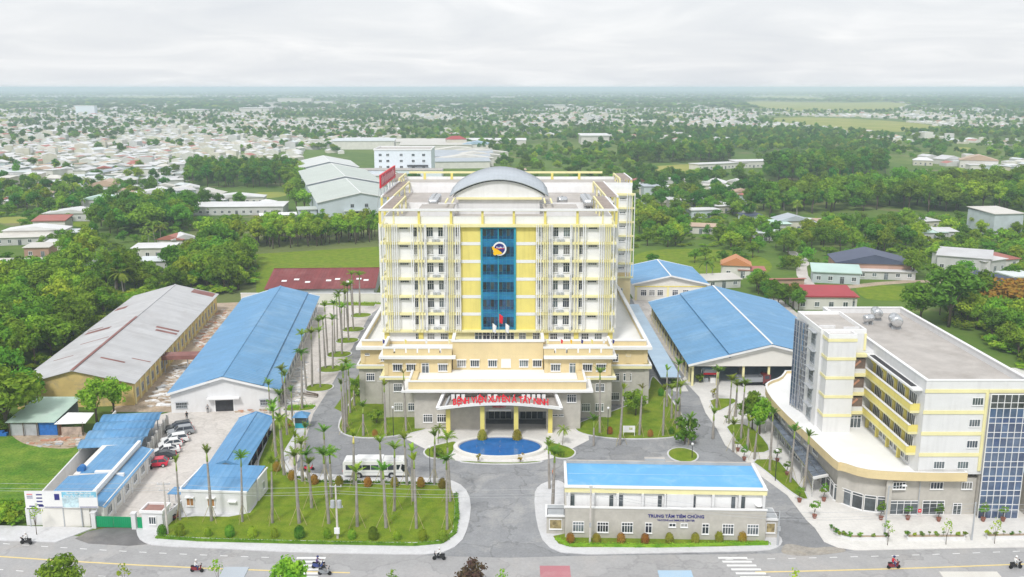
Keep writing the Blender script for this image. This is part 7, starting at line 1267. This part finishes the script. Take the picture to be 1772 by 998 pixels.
gn_scatter('wood_understorey', FILL[::2], SRC['mid0'], (.7, .7, .75), (1.2, 1.2, 1.25), 'leafy understorey closing the woods beneath the taller crowns'); gn_scatter('wood_understorey', FILL[1::2], SRC['dark0'], (.7, .7, .7), (1.1, 1.1, 1.2), 'darker understorey closing the woods beneath the taller crowns')
hz_ = MB().box(-89000, 89000, -19000, 109000, -3.0, 64.0).build('haze', None, kind='stuff'); hz_.data.materials.clear()
hm_ = bpy.data.materials.new('haze_air'); hm_.use_nodes = True; N = hm_.node_tree.nodes; N.remove(N['Principled BSDF']); pv = N.new('ShaderNodeVolumePrincipled'); pv.inputs['Color'].default_value = (.74, .86, 1.0, 1); pv.inputs['Density'].default_value = .00021; pv.inputs['Anisotropy'].default_value = -.1
hm_.node_tree.links.new(pv.outputs[0], N['Material Output'].inputs['Volume']); hz_.data.materials.append(hm_); tag(hz_, 'pale moist haze over the plain towards the horizon', 'haze')
# ================================================================ vehicles, people, street furniture
random.seed(55)
def extrude(prof, hw, taper=None):
    b = MB(); n = len(prof)
    for s in (-1, 1): b.v += [(x, s * hw * (taper(z) if taper else 1), z) for x, z in prof]
    b.f = [tuple(range(n)), tuple(range(2 * n - 1, n - 1, -1))] + [(i, i + n, (i + 1) % n + n, (i + 1) % n) for i in range(n)]; return b
TYRE = MB().tube([(0, -.11, 0), (0, -.09, 0), (0, .09, 0), (0, .11, 0)], [.27, .33, .33, .27], 14).mesh('tyre', BLACK); RIM = MB().tube([(0, -.12, 0), (0, .12, 0)], .19, 10).mesh('rim', STEEL)
LAMP = MB().box(-.06, .04, -.2, .2, -.07, .07).mesh('headlight', M('lamp_glass', (.75, .75, .72), .2)); TAIL = MB().box(-.04, .05, -.18, .18, -.09, .09).mesh('taillight', RED)
BODY = {'suv': ([(-2.25, .35), (-2.3, .75), (-2.2, 1.05), (.95, 1.05), (2.05, .92), (2.25, .7), (2.25, .35)], [(-2.15, 1.05), (1.0, 1.05), (.35, 1.6), (-1.85, 1.62)], 1.62), 'hatch': ([(-1.85, .3), (-1.95, .65), (-1.9, .92), (.85, .92), (1.75, .78), (1.95, .6), (1.95, .3)], [(-1.85, .92), (.95, .92), (.2, 1.42), (-1.35, 1.44)], 1.44), 'sedan': ([(-2.2, .3), (-2.3, .6), (-2.2, .9), (-1.4, .95), (.9, .92), (2.1, .78), (2.3, .55), (2.3, .3)], [(-1.75, .93), (1.0, .92), (.3, 1.38), (-1.0, 1.4)], 1.4)}
def car(x, y, rz, style, paint, label, group='cars parked along the screen wall'):
    t = thing('parked_car', label, 'car', (x, y, .02), rz, group); bp, cp_, top = BODY[style]
    o = extrude(bp, .87).build('body', paint, t); bv = o.modifiers.new('bevel', 'BEVEL'); bv.width = .07; bv.segments = 2
    zt = cp_[0][1]; extrude(cp_, .80, lambda z: 1 - .2 * (z - zt) / (top - zt)).build('window', GLASS, t); r = extrude([(cp_[3][0] - .02, top - .07), (cp_[2][0] + .06, top - .08), (cp_[2][0] - .1, top + .03), (cp_[3][0] + .1, top + .04)], .66).build('roof', paint, t)
    for s in (-1, 1): [MB().bar((xa_, s * .78, zt), (xb_, s * .65, top - .03), .08).build('pillar', paint, t) for xa_, xb_ in ((cp_[1][0], cp_[2][0]), (cp_[0][0], cp_[3][0]), (-.45, -.5))]
    L_ = bp[-1][0]
    for xx in (-L_ * .62, L_ * .64):
        for s in (-1, 1): w_ = put('wheel', None, t, (xx, s * .78, .33)); put('tyre', TYRE, w_); put('rim', RIM, w_)
    for s in (-1, 1): put('headlight', LAMP, t, (L_ - .02, s * .6, .68)); put('taillight', TAIL, t, (-L_ - .02, s * .62, .85)); MB().box(.75, .95, s * .88 - .06, s * .88 + .06, zt - .02, zt + .14).build('mirror', paint, t)
    box(t, 'bumper', DARKM, L_ - .02, L_ + .05, -.75, .75, .3, .45); return t
def paint(n, c): return M('car_paint_' + n, c, .25, .03, 1.0, spec=.6)
CW, CG, CD, CR = paint('white', (.80, .80, .79)), paint('grey', (.30, .32, .34)), paint('charcoal', (.045, .05, .055)), paint('red', (.62, .015, .05))
for k, x, y, rz, st_, c, lb in (('Z5', 862, 292, 24, 'suv', CD, 'charcoal car farthest in the parked row'), ('Z5', 872, 312, 24, 'suv', CG, 'grey car second from the far end of the parked row'), ('Z5', 842, 352, 25, 'suv', CW, 'white tall car in the middle of the parked row'), ('Z5', 822, 372, 25, 'hatch', CW, 'white small car between two other white cars'), ('Z5', 800, 403, 24, 'sedan', CW, 'white saloon beside the dark car in the parked row'), ('Z5', 780, 430, 22, 'sedan', CD, 'dark grey car right behind the red one'), ('Z5', 752, 465, 14, 'hatch', CR, 'bright red hatchback nearest the office in the parked row')):
    X, Y = g(k, x, y); car(X, Y, R(rz + 180), st_, c, lb)
X, Y = V(594, 830, 136.2)[0], 136.2
bus = thing('bus', 'white coach parked along the lawn edge before the hospital', 'bus', ((G(594, 828)[0] + G(703, 828)[0]) / 2, 136.6, .04))
o = extrude([(-4.9, .45), (-4.98, 1.0), (-4.95, 2.6), (-4.7, 2.95), (4.5, 2.95), (4.8, 2.6), (4.97, 1.3), (4.9, .45)], 1.2).build('body', CW, bus); bv = o.modifiers.new('bevel', 'BEVEL'); bv.width = .12; bv.segments = 3
for s in (-1, 1):
    for i in range(6): box(bus, 'side_window', GLASS, -4.5 + i * 1.32, -3.28 + i * 1.32, s * 1.205 - .012, s * 1.205 + .012, 1.45, 2.25)
    MB().prism([(0, 0), (1, 0), (1, 1)], 0, .1) ; w2 = MB(); w2.v = [(3.45, s * 1.19, 1.5), (3.45, s * 1.19, 2.3), (4.1, s * 1.19, 2.3), (3.8, s * 1.19, 1.5), (3.45, s * 1.225, 1.5), (3.45, s * 1.225, 2.3), (4.1, s * 1.225, 2.3), (3.8, s * 1.225, 1.5)]; w2.f = [(0, 1, 2, 3), (7, 6, 5, 4), (0, 4, 5, 1), (1, 5, 6, 2), (2, 6, 7, 3), (3, 7, 4, 0)]; w2.build('side_window', GLASS, bus)
    w2 = MB(); w2.v = [(4.3, s * 1.19, 2.45), (4.92, s * 1.19, 2.2), (4.96, s * 1.19, 1.15), (4.5, s * 1.19, 1.15), (4.15, s * 1.19, 1.6), (4.3, s * 1.225, 2.45), (4.92, s * 1.225, 2.2), (4.96, s * 1.225, 1.15), (4.5, s * 1.225, 1.15), (4.15, s * 1.225, 1.6)]; w2.f = [(0, 1, 2, 3, 4), (9, 8, 7, 6, 5)] + [(i, i + 5, (i + 1) % 5 + 5, (i + 1) % 5) for i in range(5)]; w2.build('corner_glass', GLASS, bus)
    for xx in (-2.5, 2.7):
        w_ = put('wheel', None, bus, (xx, s * 1.08, .47), scale=(1.42, 1.2, 1.42)); put('tyre', TYRE, w_); put('rim', RIM, w_); MB().tube([(xx, s * 1.195, .5), (xx, s * 1.21, .5)], .58, 16).build('wheel_arch', DARKM, bus)
    put('headlight', LAMP, bus, (4.95, s * .85, .9)); put('taillight', TAIL, bus, (-4.99, s * .95, 1.2)); box(bus, 'skirt_line', GREYM, -4.7, 4.6, s * 1.205 - .008, s * 1.205 + .008, .98, 1.02)
wsd = MB(); wsd.v = [(4.86, -1.05, 2.45), (4.86, 1.05, 2.45), (5.0, 1.05, 1.35), (5.0, -1.05, 1.35)]; wsd.f = [(0, 3, 2, 1)]; o = wsd.build('windscreen', GLASS, bus); sm = o.modifiers.new('t', 'SOLIDIFY'); sm.thickness = .04
o = box(bus, 'roof_unit', TRIM, -2.9, 1.3, -.85, .85, 2.95, 3.18); o = box(bus, 'roof_hatch', TRIM, 2.6, 3.6, -.5, .5, 2.95, 3.05); box(bus, 'roof_rail', GREYM, -4.4, 4.2, -1.05, -.98, 2.95, 3.0)
X, Y = g('B1', 1440, 505); tr = thing('truck', 'dark grey tipper truck parked in the mouth of the open hall', 'truck', (X, Y, .02), R(4)); o = box(tr, 'cab', paint('maroon', (.16, .03, .03)), 1.7, 3.3, -1.05, 1.05, .6, 2.5); box(tr, 'windscreen', GLASS, 3.28, 3.34, -.9, .9, 1.6, 2.3)
for s in (-1, 1): box(tr, 'cab_window', GLASS, 2.1, 3.0, s * 1.06 - .02, s * 1.06 + .02, 1.6, 2.25); box(tr, 'bed_side', CG, -3.3, 1.6, s * 1.1 - .05, s * 1.1 + .05, 1.0, 2.0)
box(tr, 'bed_floor', DARKM, -3.3, 1.6, -1.05, 1.05, .85, 1.0); box(tr, 'tailgate', CG, -3.4, -3.31, -1.1, 1.1, 1.0, 2.0); box(tr, 'bed_front', CG, 1.5, 1.6, -1.04, 1.04, 1.0, 2.2); box(tr, 'chassis', DARKM, -3.3, 3.2, -.4, .4, .5, .84)
for xx in (-2.3, 2.4):
    for s in (-1, 1): w_ = put('wheel', None, tr, (xx, s * .95, .47), scale=(1.42, 1.4, 1.42)); put('tyre', TYRE, w_); put('rim', RIM, w_)
X, Y = g('B1', 1080, 480); ct = thing('drinks_cart', 'white canopied drinks cart with red valance before the open hall', 'cart', (X, Y, .1)); b = MB(); b.v = [(-1.5, -1.0, 2.2), (1.5, -1.0, 2.2), (1.5, 1.6, 2.3), (-1.5, 1.6, 2.3), (-1.0, -.3, 2.75), (1.0, -.3, 2.75), (1.0, 1.0, 2.75), (-1.0, 1.0, 2.75)]; b.f = [(0, 1, 5, 4), (1, 2, 6, 5), (2, 3, 7, 6), (3, 0, 4, 7), (4, 5, 6, 7), (3, 2, 1, 0)]; b.build('canopy', TRIM, ct)
box(ct, 'valance', RED, -1.5, 1.5, -1.03, -1.0, 1.85, 2.25); box(ct, 'counter', TRIM, .1, 1.2, -.6, .6, 0, 1.0); box(ct, 'cooler', GREYM, -1.2, -.3, -.5, .5, 0, .9)
for x in (-1.4, 1.4):
    for y in (-.9, 1.5): box(ct, 'post', STEEL, x - .04, x + .04, y - .04, y + .04, 0, 2.2)
# motorbikes
def _ringm(r, w_): return MB().tube([(0, -w_, 0), (0, w_, 0)], r, 12)
MBW = _ringm(.27, .05).mesh('wheel', BLACK); MBR = MB()
MBB = {}
def mbody(c):
    if c.name not in MBB:
        b = extrude([(-.75, .55), (-.7, .8), (-.2, .78), (.1, .5), (.35, .55), (.55, .98), (.65, .95), (.5, .4), (.05, .28), (-.5, .32)], .12); MBB[c.name] = (b.mesh('fairing', c), extrude([(-.75, .8), (-.2, .78), (-.22, .88), (-.72, .9)], .13).mesh('seat', BLACK), MB().bar((.56, -.32, 1.02), (.56, .32, 1.02), .05).box(.55, .62, -.3, -.22, 1.05, 1.16).box(.55, .62, .22, .3, 1.05, 1.16).mesh('handlebar', DARKM))
    return MBB[c.name]
def moto(x, y, rz, c, label, group):
    t = thing('motorbike', label, 'motorbike', (x, y, .02), rz, group); f, s_, h = mbody(c); put('fairing', f, t); put('seat', s_, t); put('handlebar', h, t); put('wheel', MBW, t, (.62, 0, .28)); put('wheel', MBW, t, (-.6, 0, .28)); return t
a6 = R(3.0); PC = [paint('black', (.02, .02, .022)), paint('dull_red', (.22, .02, .03)), paint('blue', (.03, .06, .25)), CG, CW, CD]
for row in (0, 1):
    for i in range(30):
        lx, ly = (1.9 if row == 0 else -1.6), .8 + i * .68; X = -44.3 + lx * math.cos(a6) - ly * math.sin(a6); Y = 134.2 + lx * math.sin(a6) + ly * math.cos(a6)
        c = random.choice(PC); moto(X, Y, R(uni(-12, 8)), c, 'motorbike parked in the open %s row under the blue shed roof' % ('lawn-side' if row == 0 else 'yard-side'), 'motorbikes in the %s row' % ('lawn-side' if row == 0 else 'yard-side'))
X, Y = g('Z5', 710, 482); moto(X, Y, R(190), PC[0], 'black motorbike standing beside the red hatchback', None)
for i, (x, y) in enumerate(((840, 690), (852, 720))): X, Y = g('Z5', x, y); moto(X, Y, R(80), PC[i], 'motorbike beside the store house, %s' % ('dark one under the side awning', 'red one nearer the lawn')[i], None)
X, Y = g('Z7', 885, 355); moto(X, Y, R(10), CR, 'red motorbike on the ring road left of the bus', None)
# people (one continuous skin each)
SKIN = M('skin', (.42, .26, .18), .6, .05); HAIR = M('hair', (.02, .015, .012), .6)
SKEL = {'stand': [((0, 0, .95), .13), ((0, 0, 1.15), .13), ((0, 0, 1.38), .15), ((0, 0, 1.5), .06), ((0, .02, 1.62), .10), ((0, .0, 1.72), .08), ((-.1, 0, .9), .09), ((-.11, .02, .5), .065), ((-.11, 0, .08), .05), ((-.11, .14, .03), .04), ((.1, 0, .9), .09), ((.11, .02, .5), .065), ((.11, 0, .08), .05), ((.11, .14, .03), .04), ((-.2, 0, 1.4), .06), ((-.27, .0, 1.12), .045), ((-.27, .08, .86), .035), ((-.27, .1, .76), .03), ((.2, 0, 1.4), .06), ((.27, .0, 1.12), .045), ((.27, .08, .86), .035), ((.27, .1, .76), .03)]}
EDG = [(0, 1), (1, 2), (2, 3), (3, 4), (4, 5), (0, 6), (6, 7), (7, 8), (8, 9), (0, 10), (10, 11), (11, 12), (12, 13), (2, 14), (14, 15), (15, 16), (16, 17), (2, 18), (18, 19), (19, 20), (20, 21)]
def pose(base, ch):
    o = [list(p) for p in base]
    for k, p in ch.items(): o[k] = [p, o[k][1]]
    return o
SKEL['walk'] = pose(SKEL['stand'], {7: (-.1, .2, .52), 8: (-.1, .28, .1), 9: (-.1, .42, .05), 11: (.1, .02, .48), 12: (.1, -.3, .16), 13: (.1, -.2, .04), 15: (-.26, -.12, 1.13), 16: (-.26, -.16, .88), 17: (-.26, -.14, .78), 19: (.26, .1, 1.13), 20: (.26, .24, .92), 21: (.26, .28, .83)})
SKEL['ride'] = [((0, -.25, .95), .14), ((0, -.2, 1.15), .14), ((0, -.1, 1.36), .15), ((0, -.06, 1.48), .06), ((0, -.02, 1.6), .11), ((0, -.02, 1.71), .09), ((-.12, -.15, .93), .09), ((-.16, .22, .85), .07), ((-.16, .12, .45), .05), ((-.16, .26, .4), .04), ((.12, -.15, .93), .09), ((.16, .22, .85), .07), ((.16, .12, .45), .05), ((.16, .26, .4), .04), ((-.2, -.1, 1.36), .06), ((-.28, .12, 1.18), .045), ((-.27, .4, 1.1), .035), ((-.27, .5, 1.08), .03), ((.2, -.1, 1.36), .06), ((.28, .12, 1.18), .045), ((.27, .4, 1.1), .035), ((.27, .5, 1.08), .03)]
PM = {}
def person_mesh(kind, top, leg):
    key = (kind, top.name, leg.name)
    if key in PM: return PM[key]
    sk = SKEL[kind]; m_ = bpy.data.meshes.new('sk'); m_.from_pydata([p for p, r in sk], EDG, []); o = bpy.data.objects.new('sk', m_); COL.objects.link(o); md = o.modifiers.new('skin', 'SKIN'); ss = o.modifiers.new('sub', 'SUBSURF'); ss.levels = 1
    for i, (p, r) in enumerate(sk): m_.skin_vertices[0].data[i].radius = (r, r)
    m_.skin_vertices[0].data[0].use_root = True; bpy.context.view_layer.update(); me = bpy.data.meshes.new_from_object(o.evaluated_get(bpy.context.evaluated_depsgraph_get())); bpy.data.objects.remove(o); me.materials.clear()
    for x in (top, leg, SKIN, HAIR): me.materials.append(x)
    for p in me.polygons:
        c = p.center; p.use_smooth = True
        p.material_index = 3 if (c.z > 1.66 or (c.z > 1.57 and c.y < -.02 + (-.05 if kind == 'ride' else 0))) else 2 if (c.z > 1.47 or (abs(c.x) > .22 and c.z < 1.2 and c.z > .7 and kind != 'ride') or (kind == 'ride' and c.y > .3 and c.z > 1.0)) else 1 if c.z < .98 else 0
    me.name = 'person'; PM[key] = me; return me
def person(x, y, rz, kind, top, leg, label, z=.02, group=None): return tag(put('person', person_mesh(kind, top, leg), None, (x, y, z), rz), label, 'person', group)
CL = {n: M('cloth_' + n, c, .85, .1) for n, c in (('white', (.75, .75, .74)), ('black', (.02, .02, .025)), ('red', (.6, .03, .05)), ('navy', (.03, .04, .16)), ('orange', (.75, .16, .03)), ('purple', (.12, .07, .22)), ('grey', (.3, .3, .31)))}
HELM = MB(); HELM.smooth = True; HELM.tube([(0, 0, -.06), (0, 0, .02), (0, 0, .1), (0, 0, .15)], [.15, .155, .12, .04], 12); HELMS = {n: HELM.mesh('helmet', CL[n]) for n in ('white', 'red', 'black', 'navy')}
for i, (px_, py_, dr, top, leg, hc, mc, lb) in enumerate(((46, 942, -1, 'white', 'black', 'white', 0, 'before the information board'), (341, 990, 1, 'white', 'navy', 'white', 1, 'on the yellow line left of the first crosswalk'), (551, 984, 1, 'purple', 'black', 'navy', 2, 'on the first crosswalk, farther of two'), (562, 995, 1, 'black', 'grey', 'black', 3, 'on the first crosswalk, nearer of two'), (760, 969, -1, 'white', 'black', 'white', 0, 'below the lawn corner by the driveway'), (1546, 984, 1, 'red', 'navy', 'navy', 1, 'in red before the clinic planters'), (1757, 984, 1, 'white', 'grey', 'white', 0, 'at the right end of the street'))):
    X, Y = G(px_, py_); dy = (road_y(X + 1) - road_y(X - 1)) / 2; rz = math.atan2(dy, 1) + (0 if dr > 0 else math.pi)
    moto(X, Y, rz, PC[mc], 'motorbike ridden %s' % lb, 'motorbikes on the street'); p = person(X, Y, rz - math.pi / 2, 'ride', CL[top], CL[leg], 'motorbike rider in a %s top %s' % (top, lb), group='riders on the street')
    put('helmet', HELMS[hc], p, (0, -.02, 1.68))
for k, x, y, rz, kind, top, leg, lb in (('Z5', 903, 243, 30, 'walk', 'black', 'black', 'person in dark clothes walking across the car yard'), ('Z5', 1048, 188, 10, 'stand', 'white', 'grey', 'person in white standing in the warehouse doorway'), ('Z5', 1108, 190, -30, 'stand', 'navy', 'black', 'person in navy at the right jamb of the warehouse doorway'), ('Z5', 1003, 208, 200, 'stand', 'grey', 'black', 'person in grey crouched left of the warehouse doorway'), ('B6', 157, 205, 60, 'stand', 'orange', 'navy', 'person in an orange vest at the driveway corner')):
    X, Y = g(k, x, y); person(X, Y, R(rz), kind, CL[top], CL[leg], lb, .05)
# poles, lamps, wires
def pole(k, x, y, ty_, r, label, mat=None, arms=(), name='power_pole', cat='pole', h=None):
    X, Y = g(k, x, y, .1); H_ = h or (V(*q(k, x, ty_), Y)[1]); t = thing(name, label, cat, (X, Y, .05)); MB().cyl(0, 0, 0, H_, r, r * .65, 8).build('shaft', mat or CONC, t)
    for z, w_ in arms: MB().bar((-w_, 0, H_ - z), (w_, 0, H_ - z), .1).build('crossarm', GREYM, t); MB().cyl(-w_ * .9, 0, H_ - z, H_ - z + .25, .05, n=6).cyl(w_ * .9, 0, H_ - z, H_ - z + .25, .05, n=6).cyl(0, .1, H_ - z, H_ - z + .25, .05, n=6).build('insulators', TRIM, t)
    return t, X, Y, H_
P1 = pole('Z7', 125, 697, 418, .16, 'concrete power pole beside the guard house at the lawn corner', arms=((.3, .9), (1.2, .7)))
P2 = pole('Z7', 1040, 722, 435, .17, 'power pole carrying two grey transformer cans on the front lawn', arms=((.2, .8), (3.2, .9)))
for s in (-.45, .45): MB().cyl(s, -.25, P2[3] - 3.1, P2[3] - 2.1, .3, n=12).build('transformer', GREYM, P2[0])
MB().box(-.35, .35, -.45, -.15, 1.0, 1.8).build('meter_box', TRIM, P2[0])
P3 = pole('B6', 425, 680, 258, .14, 'slim lamp pole before the vaccination building wall', arms=((.15, .25),)); MB().box(-.12, .12, -.2, .05, 2.6, 3.2).build('meter_box', GREYM, P3[0])
P4 = pole('Z4', 266, 845, 682, .14, 'dark slim pole at the corner of the exit road', mat=GREYM); MB().box(-.2, .2, -.25, 0, 2.2, 2.8).build('meter_box', GREYM, P4[0])
P5 = pole('Z4', 1202, 820, 640, .13, 'grey steel pole on the pavement left of the glass tower', mat=GREYM)
P6 = pole('Z4', 782, 800, 560, .12, 'grey lamp pole before the curved shop corner', mat=GREYM); MB().bar((0, 0, P6[3] - .2), (1.6, -.8, P6[3] + .4), .08).build('lamp_arm', GREYM, P6[0]); MB().box(1.4, 2.0, -1.0, -.6, P6[3] + .33, P6[3] + .45).build('lamp_head', TRIM, P6[0])
for i, (k, x, y, ty_, lb) in enumerate((('B3', 1002, 808, 612, 'black lamp post on the left lawn beside the portico'), ('B8', 1325, 755, 290, 'black lamp post at the walkway near the fountain'), ('B1', 245, 915, 705, 'black lamp post on the right lawn beside the podium'), ('Z8', 1250, 150, 88, 'black lamp post on the round island'), ('B2', 620, 735, 545, 'black lamp post in the lower clinic bed'))):
    t, X, Y, H_ = pole(k, x, y, ty_, .07, lb, mat=DARKM, name='lamp_post', cat='lamp'); MB().tube([(0, 0, H_), (0, 0, H_ + .1), (0, 0, H_ + .35), (0, 0, H_ + .45)], [.06, .2, .22, .05], 10).build('lamp_head', TRIM, t)
wr = thing('power_lines', 'thin overhead wires strung between the poles along the front lawn', 'wire', (P1[1], P1[2], 0))
EX = (P1[1] - 45, P1[2] + 2, P1[3]); chain = [EX, (P1[1], P1[2], P1[3]), (P2[1], P2[2], P2[3]), (P3[1], P3[2], P3[3]), (P4[1], P4[2], P4[3]), (P5[1], P5[2], P5[3]), (P5[1] + 40, P5[2] + 1, P5[3])]
for dz, dx in ((-.05, 0), (-.9, .3), (-1.0, -.3)):
    for a, b_ in zip(chain, chain[1:]):
        pts_ = []
        for i in range(9): t = i / 8; p = Vector(a).lerp(Vector(b_), t); p.z += dz - 1.1 * 4 * t * (1 - t) * .5; p.y += dx; pts_.append((p.x - P1[1], p.y - P1[2], p.z))
        MB().tube(pts_, .018, 4).build('wire', GREYM, wr)
# roofs across the street that reach into the frame
for i, (xa, xb, yt, z, ri, st_, lb) in enumerate(((388, 431, 981, 4.4, 4, 'lean', 'ribbed pale tin roof at the bottom edge beside a thin tree'), (934, 986, 979, 4.6, 12, 'lean', 'faded pink roof at the bottom edge below the driveway'), (1138, 1196, 987, 4.5, 6, 'lean', 'pale teal roof at the bottom edge below the vaccination building'), (1625, 1725, 989, 4.3, 7, 'lean', 'cream roof at the bottom edge on the right'), (1660, 1700, 986, 4.9, 2, 'flat', 'translucent sheet over the white roof at the bottom right'))[:4]):
    Xa, Ya = G(xa, yt, z); Xb, _ = G(xb, yt, z); house((Xa + Xb) / 2, Ya - 8.5, Xb - Xa - 1, 8.0, z - .75, 0, ri, 1, 'lean', lb, 'roofs across the street', det=0, rh=1.2)
# rubble and odd heaps by the warehouses
def heap(name, k, poly, n, smin, smax, mats, label):
    b = MB(); mi = []
    for x, y in scatter(pxs(k, poly), n, .15):
        s = uni(smin, smax); a = uni(0, 3.14); h = uni(.05, .35) * s + .02; i = len(b.v); ca, sa = math.cos(a) * s, math.sin(a) * s * uni(.3, .9)
        b.v += [(x + dx * ca - dy * sa, y + dx * sa * .6 + dy * ca * .5, z) for z in (0, h) for dx, dy in ((-1, -1), (1, -1), (1, 1), (-1, 1))]; b.f += [tuple(i + q_ for q_ in t) for t in ((4, 5, 6, 7), (0, 1, 5, 4), (1, 2, 6, 5), (2, 3, 7, 6), (3, 0, 4, 7))]; mi += [random.randrange(len(mats))] * 5
    o = b.build(name, mats, kind='stuff'); o.data.polygons.foreach_set('material_index', mi); return tag(o, label, 'rubble')
heap('rubble', 'Z6', [(300, 400), (440, 200), (540, 200), (330, 470)], 260, .15, .8, [PAVE, EARTH, CONC, BRICKM], 'rubble and broken boards in the alley behind the red link roof')
heap('rubble', 'Z6', [(20, 800), (180, 540), (300, 510), (160, 800)], 220, .15, .9, [PAVE, CONC, EARTH, TRIM], 'rubble and pale boards in the alley in front of the red link roof')
heap('rubble', 'Z6', [(870, 800), (930, 560), (1000, 520), (990, 780)], 260, .12, .6, [PAVE, TRIM, CONC, GREYM], 'white rubble spread beside the blue warehouse in the palm court')
heap('rubble', 'Z6', [(560, 835), (600, 815), (760, 810), (740, 835)], 60, .15, .6, [CONC, BRICKM, EARTH], 'heap of rubble between the warehouse gable and the motorbike shed')
heap('rubble', 'Z5', [(95, 345), (240, 335), (380, 300), (400, 370), (180, 372)], 90, .2, .7, [CONC, EARTH, GREYM, BRICKM], 'scattered rubble in the meadow before the shack')
for i in range(4): t = tag(MB().box(-1.1, 1.1, -.5, .5, .0, .12 + .1 * i).build('board_stack', [PAVE, TRIM, PAVE, GREYM][i], None, (*g('Z6', 40 + i * 22, 760 - i * 26), .02), R(30 + i * 9)), 'stack of pale sheets in the alley, %s from the car yard' % ORD[i], 'boards')
X, Y = g('B3', 400, 520); lp = thing('log_pile', 'dark pile of felled palm trunks beside the first court island', 'logs', (X, Y, 0), R(-25))
for i in range(6): MB().tube([(-2.2 + .2 * i, -.5 + i * .22, .2 + .16 * (i % 3)), (2.0 - .1 * i, -.3 + i * .2, .2 + .15 * (i % 2))], .14, 7).build('log', BARK if i % 2 else PALMB, lp)
